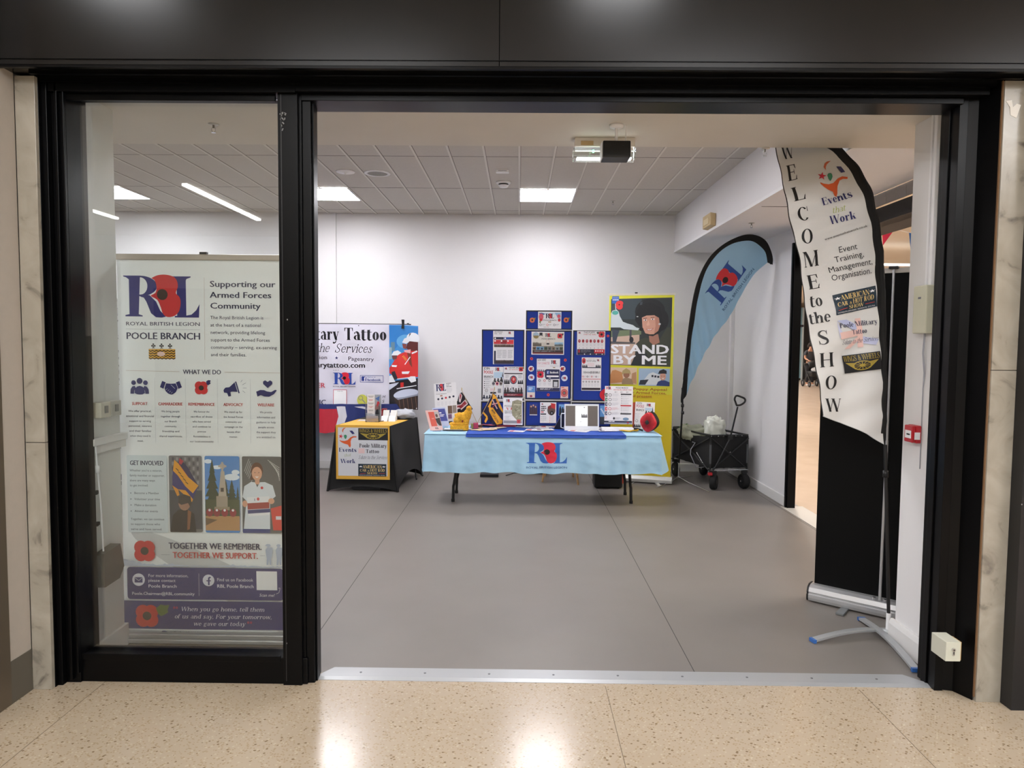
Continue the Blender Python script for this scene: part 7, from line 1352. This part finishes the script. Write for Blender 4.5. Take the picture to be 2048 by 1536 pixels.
# ================================================================= light blue feather flag
def flag_blue():
    z3f = conv(1330, 460, 2.8444); n = Vector((0, -1, -.25)).normalized(); base = atZ(1357, 962, .0); base.z = 0
    p0 = Vector((base.x, base.y, 0)); pn = Vector((0, 1, .31)).normalized()
    def fold(x, y):
        v = min(1, max(0, (y-250)/500)); return (.015*math.sin((x-.18*y)/9.5)*v+.004*math.sin(x/25.0+y/60.0))*(1 if x > 130 else .5)
    def mp(x, y, o): q = z3f(x, y); P = onplane(q[0], q[1], p0, pn); return P+n*(o+fold(x, y))
    t = thing('feather_flag', 'light blue feather flag with a tilted poppy emblem in the back right corner', 'flag', base)
    inner = [(122, 935), (128, 860), (140, 720), (160, 560), (185, 400), (215, 280), (250, 200), (310, 125), (380, 80), (450, 62), (500, 65), (545, 95), (572, 130), (582, 185)]
    free = [(540, 220), (500, 262), (440, 360), (376, 480), (340, 530), (290, 592), (250, 660), (210, 730), (175, 810), (150, 862)]
    inner = smooth(inner, 4); free = smooth(free, 3)
    b = MB(); a = Art(b, mp, 4); CB = M('#9cc6e2', .6, name='pale_blue_flag_cloth'); a.l = 0; a.poly(inner+free, CB); a.l = 22
    mq = lambda u, v, o: mp(225+150*u+90*v, 357-212*u+78*v, o); e = Art(b, mq, .02); e.l = 22; e.emblem(0, 0, 1, 1, M('#2b5099', .6), M('#d8323a', .6), M('#141014', .6))
    a.l = 30; a.text('ROYAL BRITISH LEGION', 334, 462, 15, M('#2b4f86', .6), 295, rot=-53.5, bold=.01); b.build('sail', t)
    outer = [(92, 985), (90, 960), (103, 850), (128, 600), (158, 400), (193, 270), (250, 160), (320, 90), (400, 45), (470, 25), (530, 33), (575, 62), (600, 110), (613, 160), (612, 198)]
    outer0 = outer; outer = smooth(outer, 4)
    b = MB(); a = Art(b, mp, 12); a.l = 8; a.poly([(118, 945)]+inner+outer[::-1], BFAB); P = [mp((o_[0]*.75+i_[0]*.25), (o_[1]*.75+i_[1]*.25), 0)-n*.012 for o_, i_ in zip(outer0[2:], [(128, 860), (150, 640), (178, 430), (210, 300), (258, 200), (320, 130), (390, 85), (460, 62), (515, 68), (555, 100), (575, 140), (582, 160), (583, 185)])]
    b.tube(smooth3(P), .013, BFAB, 8); b.build('sleeve', t)
    b = MB(); T = mp(100, 900, 0)-n*.006; b.tube([T, mp(100, 1010, 0), Vector((base.x, base.y, .22))], .0105, BPL, 10); b.cyl((base.x, base.y, .03), (base.x, base.y, .22), .009, CHR); b.build('pole', t)
    b = MB()
    for y in (1000, 1040): c = mp(100, y, 0); b.lathe([(0, -.02), (.018, -.016), (.018, .016), (0, .02)], c, BPL, 10)
    b.build('collar', t)
    for q in ((1419, 984), (1318, 974), (1385, 952)):
        f = atZ(*q, .008); b = MB(); b.tube([(base.x, base.y, .05), Vector((base.x, base.y, .035)).lerp(f, .3), f], [.008, .007, .004], CHR, 8); b.build('leg', t)
flag_blue()

# ================================================================= folding wagon
def wagon():
    z8 = conv(1330, 780, 6.981); FL = atZ(*z8(665, 1385)); FR = atZ(*z8(1085, 1372)); dx = Vector((FR.x-FL.x, FR.y-FL.y, 0)); Wd = dx.length; dx.normalize(); dy = Vector((-dx.y, dx.x, 0)); RL = (atZ(*z8(110, 1230))); Lg = .62
    dy = (Vector((1.93, 8.52, 0))-Vector((FL.x, FL.y, 0))); dy.z = 0; Lg = dy.length; dy.normalize(); FL.z = 0; O_ = FL
    t = thing('folding_wagon', 'black folding wagon with chunky wheels parked in the back right corner', 'wagon', FL+dx*Wd/2+dy*Lg/2); P = lambda u, v, z: O_+dx*(Wd*u)+dy*(Lg*v)+Vector((0, 0, z)); BF = M('#0d0d0e', .75, bump=.2, bscale=120, name='wagon_fabric'); BM = M('#17181a', .35); zb, zt = .235, .60
    b = MB()
    e0, e1 = -.10, 1.12
    C_ = [P(e0, 0, 0), P(e1, 0, 0), P(e1, 1, 0), P(e0, 1, 0)]
    for i in range(4):
        j = (i+1) % 4
        def fn(u, v, i=i, j=j): q = C_[i].lerp(C_[j], u); sag = .04*math.sin(math.pi*u)*(1-v) if i in (1, 3) else .015*math.sin(math.pi*u)*(1-v); return q+Vector((0, 0, zb+(zt-zb)*(1-v)-sag+.004*math.sin(u*30)))
        b.sheet(fn, 16, 6, BF); b.sheet(lambda u, v, fn=fn: fn(u, v)+Vector((0, 0, 0))+((P(.5, .5, 0)-O_)*0), 2, 2, BF) if 0 else None
    b.prism([c+Vector((0, 0, zb)) for c in C_], (0, 0, .01), BF); b.build('fabric_body', t)
    b = MB()
    for i in range(4): b.cyl(C_[i]+Vector((0, 0, zt)), C_[(i+1) % 4]+Vector((0, 0, zt)), .012, BM, 8)
    b.build('top_frame', t)
    for i in range(4):
        b = MB(); q = C_[i]; b.cyl(q+Vector((0, 0, zb-.06)), q+Vector((0, 0, zt)), .011, BM, 8); b.cyl(q+Vector((0, 0, zb+.05)), q+Vector((0, 0, zt-.1)), .0125, M('#5d5f62', .4, metal=.4), 8); b.build('corner_post', t)
    for pa, pb in (((e0, 0), (e1, 0)), ((e0, 0), (e0, 1))):
        A, B_ = P(*pa, 0), P(*pb, 0); off = -dy*.018 if pa[1] == pb[1] else -dx*.018
        for z0, z1 in ((zb-.02, zt-.03), (zt-.03, zb-.02)): b = MB(); b.cyl(A+off+Vector((0, 0, z0)), B_+off+Vector((0, 0, z1)), .0075, BM, 8); b.build('cross_brace', t)
    b = MB(); b.cyl(P(e0, 0, zb-.02)-dy*.02, P(e1, 0, zb-.02)-dy*.02, .006, CHR, 8); b.build('axle_bar', t)
    b = MB()
    for u in (e0, .12, .3, .5, .7, .9, e1): b.ball(P(u, 0, zt-.004)-dy*.014, .006, CHR, 6, 4)
    b.ball(P(.5, 0, (zb+zt)/2)-dy*.03, .007, CHR, 6, 4); b.build('rivet', t)
    r = .085
    for (u, v, wth, rzx) in ((0, -.02, .07, .45), (1.0, -.02, .07, 1.1), (0, 1, .05, 0), (1.0, 1, .05, 0)):
        c = P(u, v, r); ax = Vector((math.cos(rzx-.9), math.sin(rzx-.9), 0)) if v < .5 else dx; b = MB(); N_ = 28; V = []
        prof = [(0.02, -.5), (.055, -.5), (.075, -.5), (.085, -.3), (.085, .3), (.075, .5), (.055, .5), (.02, .5)]
        up_ = Vector((0, 0, 1)); s_ = ax.cross(up_)
        for rr, k in prof:
            for i in range(N_): an = 2*math.pi*i/N_; rr2 = rr*(1-.03*(i % 2)) if rr > .08 else rr; V.append(c+ax*(k*wth)+(up_*math.sin(an)+s_*math.cos(an))*rr2)
        b.raw(V, [(j*N_+i, j*N_+(i+1) % N_, (j+1)*N_+(i+1) % N_, (j+1)*N_+i) for j in range(len(prof)-1) for i in range(N_)], M('#0b0b0c', .8), True); o = b.build('wheel', t)
        b = MB(); b.cyl(c-ax*(wth*.5), c+ax*(wth*.5), .05, M('#1c1d1f', .4), 16); b.cyl(c-ax*(wth*.56), c+ax*(wth*.56), .010, CHR, 10); b.build('hub', o)
        b = MB(); b.obox(c+Vector((0, 0, r+.02)), (.05, .05, .04), BM); b.cyl(c+Vector((0, 0, r)), P(e0 if u == 0 else e1, 0 if v < .5 else 1, zb-.02), .014, BM, 8); b.build('caster_fork', t)
    b = MB(); c = P(0, -.02, r); b.obox(c+Vector((-.05, -.03, .095)), (.045, .04, .03), M('#c0222e', .45)); b.build('red_brake_lever', t, bevel=.005)
    # pull handle
    h0 = P(.47, -.05, zt-.02); h1 = atY(*z8(1015, 235), h0.y-.05); b = MB(); b.cyl(P(e0+.06, 0, zb-.02)-dy*.03, h0, .008, BM, 8); b.cyl(h0, h1, .0095, BM, 10); b.obox(h0, (.05, .03, .04), BM); b.build('pull_handle', t)
    g = [(1000, 215), (985, 170), (972, 130), (985, 90), (1010, 80), (1060, 95), (1110, 120), (1118, 155), (1095, 185), (1050, 210)]; b = MB(); b.tube(smooth3([atY(*z8(*q), h1.y) for q in g+g[:1]])[:-1], .0105, BPL, 10, closed=True); b.build('grip', t)
    b = MB(); s_ = [(380, 725), (420, 735), (360, 830), (355, 900), (400, 1000), (430, 1075), (480, 1080), (545, 1075)]; b.tube([atY(*z8(*q), 7.92) for q in s_], .004, GRYL, 6); o = b.build('loose_cord', loc=P(0, 0, .3)); tag(o, 'pale grey cord dangling on the left side of the black wagon', 'cord')
    b = MB(); b.cyl(atY(*z8(440, 870), 7.9), atY(*z8(560, 1075), 7.84), .004, CHR, 6); o = b.build('thin_rod', loc=atY(*z8(560, 1075), 7.84)); tag(o, 'thin silver rod leaning against the side of the black wagon', 'rod')
    from mathutils import noise
    def bag(c, r, m, seed, nm, lab, flat=1):
        b = MB(); n, k = 44, 26; V = []
        for i in range(k+1):
            for j in range(n):
                th_ = math.pi*i/k; a_ = 2*math.pi*j/n; d = Vector((math.sin(th_)*math.cos(a_), math.sin(th_)*math.sin(a_), math.cos(th_))); q = 1+.25*noise.noise(d*2.2+Vector((seed, 0, 0)))+.30*abs(noise.noise(d*4+Vector((0, seed, 0))))-.1; sup = [math.copysign(abs(x)**.7, x) for x in d]; V.append(c+Vector((sup[0]*r[0]*q, sup[1]*r[1]*q, sup[2]*r[2]*q)))
        b.raw(V, [(i*n+j, (i+1)*n+j, (i+1)*n+(j+1) % n, i*n+(j+1) % n) for i in range(k) for j in range(n)], m, True); o = b.build(nm, loc=(c.x, c.y, c.z-r[2])); tag(o, lab, 'bag'); return o
    c = atY(*z8(690, 545), 8.0); bag(c, (.115, .10, .14), M('#d6d8cc', .45, bump=.4, bscale=18), 3.1, 'plastic_bag', 'crumpled white plastic bag sitting in the front of the wagon')
    c = atY(*z8(400, 590), 8.2); bag(c, (.16, .10, .09), M('#b9bda8', .4, noise=.2, nscale=8), 7.7, 'plastic_bag', 'pale plastic bag with green contents at the left rear of the wagon')
    c = atY(*z8(285, 560), 8.35); bag(c, (.07, .06, .07), M('#4c7a3e', .5), 1.3, 'green_bag', 'green item tucked beside the pale plastic bag in the wagon')
wagon()

# ================================================================= things under and behind the table
def under_table():
    t = thing('side_chair', 'chair with tapered wooden legs hidden behind the table cloth', 'chair', (.47, 8.15, 0)); WD = M('#c99f6e', .5, noise=.1, nscale=20, name='beech_wood')
    for (x, y_, xt, yt) in ((.285, 8.05, .35, 8.12), (.688, 7.90, .64, 7.98), (.33, 8.42, .38, 8.34), (.67, 8.38, .63, 8.30)): b = MB(); b.tube([(x, y_, 0), (xt, yt, .42)], [.011, .018], WD, 10); b.build('leg', t)
    b = MB(); b.box(.29, 7.95, .42, .69, 8.37, .45, M('#dcdcdc', .5)); b.build('seat', t, bevel=.012); b = MB(); b.sheet(lambda u, v: (.30+.38*u, 8.36+.05*v-.04*math.sin(math.pi*u), .45+.25*v), 10, 6, M('#dcdcdc', .5)); b.build('backrest', t, solid=.01)
    x0, x1 = atY(1189, 960, 7.69).x, atY(1246, 960, 7.69).x; t = thing('speaker_case', 'black case with a red edge standing on the floor under the right of the table', 'case', ((x0+x1)/2, 7.8, 0)); b = MB(); b.box(x0, 7.70, .01, x1, 7.92, .42, M('#101013', .6)); b.build('body', t, bevel=.02)
    b = MB(); b.box(x1-.006, 7.705, .06, x1+.01, 7.72, .36, M('#c9583e', .5)); b.build('red_edge', t); b = MB(); b.ball(((x0+x1)/2, 7.70, .20), .006, CHR, 8, 5); b.build('stud', t)
    for k in range(4): b = MB(); b.cyl((x0+.04+(x1-x0-.08)*(k % 2), 7.74+.14*(k//2), 0), (x0+.04+(x1-x0-.08)*(k % 2), 7.74+.14*(k//2), .012), .012, BPL, 10); b.build('foot', t)
    x0, x1 = atY(1045, 948, 8.35).x, atY(1100, 948, 8.35).x; b = MB(); b.obox(((x0+x1)/2, 8.62, .06), (x1-x0, .2, .12), M('#15151a', .7)); o = b.build('holdall', loc=((x0+x1)/2, 8.35, 0), bevel=.03); tag(o, 'black holdall on the floor behind the chair legs', 'bag')
    b = MB(); b.tube([atZ(1012, 951, .006), atZ(1028, 946, .02), atZ(1045, 945, .03), atZ(1060, 948, .02)], .006, BPL, 6); o = b.build('bag_strap', loc=atZ(1012, 951, 0)); tag(o, 'black strap trailing on the floor left of the black holdall', 'strap')
    x0, x1 = atY(961, 945, 8.4).x, atY(997, 945, 8.4).x; b = MB(); b.box(x0, 8.3, 0, x1, 8.5, .035, M('#202026', .6)); o = b.build('flat_box', loc=((x0+x1)/2, 8.4, 0), bevel=.004); tag(o, 'flat dark box on the floor behind the left half of the table', 'box')
    b = MB(); pts = [atZ(x, y, .005) for x, y in ((1262, 968), (1272, 962), (1285, 958), (1300, 960), (1315, 962), (1330, 966), (1312, 975))]; b.tube(pts, .004, GRYL, 6); o = b.build('white_cable', loc=pts[0]); tag(o, 'thin white cable lying on the floor by the foot of the yellow banner', 'cable')
under_table()

# ================================================================= the mall seen through the side opening
def mall_view():
    Y = 9.5; zb_ = conv(1740, 360, 6.982)
    st = []
    for pts, c, lb in ((((168, 640), (345, 686), (180, 915)), '#b8123f', 'crimson bunting pennant seen through the side opening'), (((545, 735), (650, 752), (570, 1005)), '#2a5c9c', 'blue bunting pennant half hidden by the right pier')):
        V = [atY(*zb_(*p), Y) for p in pts]; b = MB(); b.prism(V, (0, .002, 0), M(c, .6)); o = b.build('pennant', loc=V[0]); tag(o, lb, 'bunting')
    b = MB(); P = [atY(*zb_(*p), Y+.003) for p in ((-300, 500), (168, 640), (345, 686), (545, 735), (900, 790))]; b.tube(P, .004, WHT, 6); o = b.build('bunting_cord', loc=P[1]); tag(o, 'white cord strung between the bunting pennants', 'cord')
    # bulkhead and light line across the mall
    A = atY(*zb_(200, 1180), 14.0); b = MB(); b.box(A.x-.7, 14.0, A.z-.02, A.x+4, 14.05, A.z+.02, M('#ffffff', .5, emit=6)); o = b.build('light_line', loc=A); tag(o, 'thin white light line across the mall beyond the black banner', 'light')
    B_ = atY(*zb_(200, 1330), 14.4); b = MB(); b.box(A.x-.7, 14.3, B_.z, A.x+5, 14.6, A.z-.1, M('#c8b8a4', .6)); b.box(A.x-.7, 14.35, 0, A.x+5, 14.6, B_.z, M('#141315', .6)); struct(b, 'trim_9')
    G_ = M('#7ea0b0', .25); X = lambda px, yy: atY(px, 600, yy).x
    b = MB(); x0, x1 = X(1560, 33), X(1608, 33); b.box(x0, 33, .1, x1, 33.1, 3.4, G_)
    for i in range(4): b.box(x0+(x1-x0)*i/3-.05, 32.95, 0, x0+(x1-x0)*i/3+.05, 33.0, 3.4, M('#c3cdd2', .4))
    b.box(x0, 32.94, 2.5, x1, 33, 2.6, DK); struct(b, 'window_2')
    b = MB(); b.box(x1+.02, 32.9, 0, x1+2.5, 33.3, 3.4, M('#1d1b1c', .6)); struct(b, 'trim_10')
mall_view()

def person_with_pushchair():
    yw = 28.5; k_ = lambda px: atY(px, 700, yw).x; gx = k_(1621); t = thing('person', 'person in a dark t-shirt pushing a pushchair in the mall beyond', 'person', (gx, yw, 0))
    SK = M('#b98a72', .6, name='skin')
    def skin(name, verts, edges, rad, m, parent, sub=1, root=0):
        me = bpy.data.meshes.new(name); L = LOC[parent.name]; me.from_pydata([Vector(v)-L for v in verts], edges, []); me.materials.append(m); o = bpy.data.objects.new(name, me); COL.objects.link(o); o.parent = parent; LOC[o.name] = L
        s_ = o.modifiers.new('skin', 'SKIN'); s_.use_smooth_shade = True
        if not me.skin_vertices: bpy.context.view_layer.update()
        for i, d in enumerate(me.skin_vertices[0].data): r_ = rad[i]; d.radius = (r_, r_) if not isinstance(r_, tuple) else r_; d.use_root = (i == root)
        u = o.modifiers.new('sub', 'SUBSURF'); u.levels = sub; u.render_levels = sub; return o
    x, y = gx, yw; H = 1.66
    V = [(x, y, .92), (x, y, 1.12), (x, y, 1.30), (x, y-.01, 1.42), (x, y-.03, 1.50), (x, y-.04, 1.62)]; R = [.15, .13, (.17, .11), .07, .055, .085]; E_ = [(0, 1), (1, 2), (2, 3), (3, 4), (4, 5)]
    for sg in (-1, 1):
        i = len(V); V += [(x+sg*.09, y, .86), (x+sg*.11, y-.02, .48), (x+sg*.11, y+.03, .09), (x+sg*.11, y-.10, .04)]; R += [.10, .065, .045, .04]; E_ += [(0, i), (i, i+1), (i+1, i+2), (i+2, i+3)]
        i = len(V); V += [(x+sg*.19, y, 1.36), (x+sg*.24, y-.08, 1.12), (x+sg*.20, y-.33, 1.02), (x+sg*.18, y-.40, 1.01)]; R += [.06, .045, .034, .03]; E_ += [(3, i), (i, i+1), (i+1, i+2), (i+2, i+3)]
        for f, (dx_, ln) in enumerate(((-.03, .07), (-.01, .08), (.01, .085), (.03, .07))):
            j = len(V); V += [(x+sg*.18+dx_, y-.44, 1.02), (x+sg*.18+dx_, y-.44-ln*.5, 1.0)]; R += [.010, .009]; E_ += [(i+3, j), (j, j+1)]
        j = len(V); V += [(x+sg*.18-sg*.04, y-.41, 1.0), (x+sg*.18-sg*.05, y-.45, .985)]; R += [.011, .010]; E_ += [(i+3, j), (j, j+1)]
    skin('body', V, E_, R, SK, t, 1)
    DT = M('#34373f', .8); V = [(x, y, .88), (x, y, 1.12), (x, y, 1.30), (x, y, 1.41)]; R = [.175, .155, (.19, .13), .09]; E_ = [(0, 1), (1, 2), (2, 3)]
    for sg in (-1, 1): i = len(V); V += [(x+sg*.19, y, 1.36), (x+sg*.225, y-.05, 1.20)]; R += [.078, .066]; E_ += [(3, i), (i, i+1)]
    skin('t_shirt', V, E_, R, DT, t, 1)
    V = [(x, y, .93)]; R = [.165]; E_ = []
    for sg in (-1, 1): i = len(V); V += [(x+sg*.09, y, .84), (x+sg*.11, y-.02, .48), (x+sg*.11, y+.03, .12)]; R += [.115, .082, .065]; E_ += [(0, i), (i, i+1), (i+1, i+2)]
    skin('trousers', V, E_, R, M('#23262e', .8), t, 1)
    b = MB(); HR = M('#241a18', .8); b.ball((x, y+.0, 1.66), (.098, .105, .10), HR, 16, 10); b.ball((x-.05, y+.05, 1.60), (.06, .06, .09), HR, 12, 8); b.ball((x+.05, y+.05, 1.60), (.06, .06, .09), HR, 12, 8); b.build('hair', t)
    b = MB(); b.ball((x, y-.13, 1.605), (.012, .016, .018), SK, 8, 6)
    for sg in (-1, 1): b.ball((x+sg*.032, y-.118, 1.63), (.010, .006, .006), BLK, 8, 5)
    b.ball((x, y-.118, 1.57), (.024, .006, .005), M('#8a4a44', .6), 8, 5); b.build('face', t)
    for sg in (-1, 1): b = MB(); b.ball((x+sg*.11, y-.07, .035), (.05, .13, .035), M('#d8d8d8', .6), 12, 6); b.build('shoe', t)
    # pushchair
    px = k_(1613); py = yw-.75; p = thing('pushchair', 'black pushchair with a pale blanket in front of the person in the mall', 'pushchair', (px, py, 0)); GB = M('#1c1d20', .6)
    b = MB(); b.sheet(lambda u, v: (px-.27+.54*u, py+.15-.35*math.cos(math.pi*(v*.6)), .62+.42*math.sin(math.pi*(v*.6+.15))*math.sin(math.pi*(.15+.7*u))**.4), 14, 10, GB); b.build('hood', p, solid=.01)
    b = MB(); b.box(px-.24, py-.35, .42, px+.24, py+.2, .62, GB); b.build('seat', p, bevel=.05); b = MB(); b.ball((px+.05, py-.15, .68), (.2, .22, .12), M('#c9ced6', .8), 14, 8); b.build('blanket', p)
    for sg in (-1, 1):
        b = MB(); b.tube([(px+sg*.25, py+.42, 1.02), (px+sg*.25, py+.2, .7), (px+sg*.26, py-.3, .25)], .014, M('#4a4c50', .4, metal=.5), 8); b.tube([(px+sg*.25, py-.1, .5), (px+sg*.26, py+.3, .2)], .014, M('#4a4c50', .4, metal=.5), 8); b.build('frame_rail', p)
        for yy, r in ((-.32, .11), (.32, .14)):
            b = MB(); b.lathe([(r*.5, -.018), (r*.95, -.02), (r, -.01), (r, .01), (r*.95, .02), (r*.5, .018)], (px+sg*.28, py+yy, r), GB, 20, 'X'); b.lathe([(0, -.012), (r*.5, -.012), (r*.5, .012), (0, .012)], (px+sg*.28, py+yy, r), M('#8a8c90', .4), 14, 'X'); b.build('wheel', p)
    b = MB(); b.cyl((px-.25, py+.42, 1.02), (px+.25, py+.42, 1.02), .016, BPL, 8); b.build('push_bar', p)
person_with_pushchair()
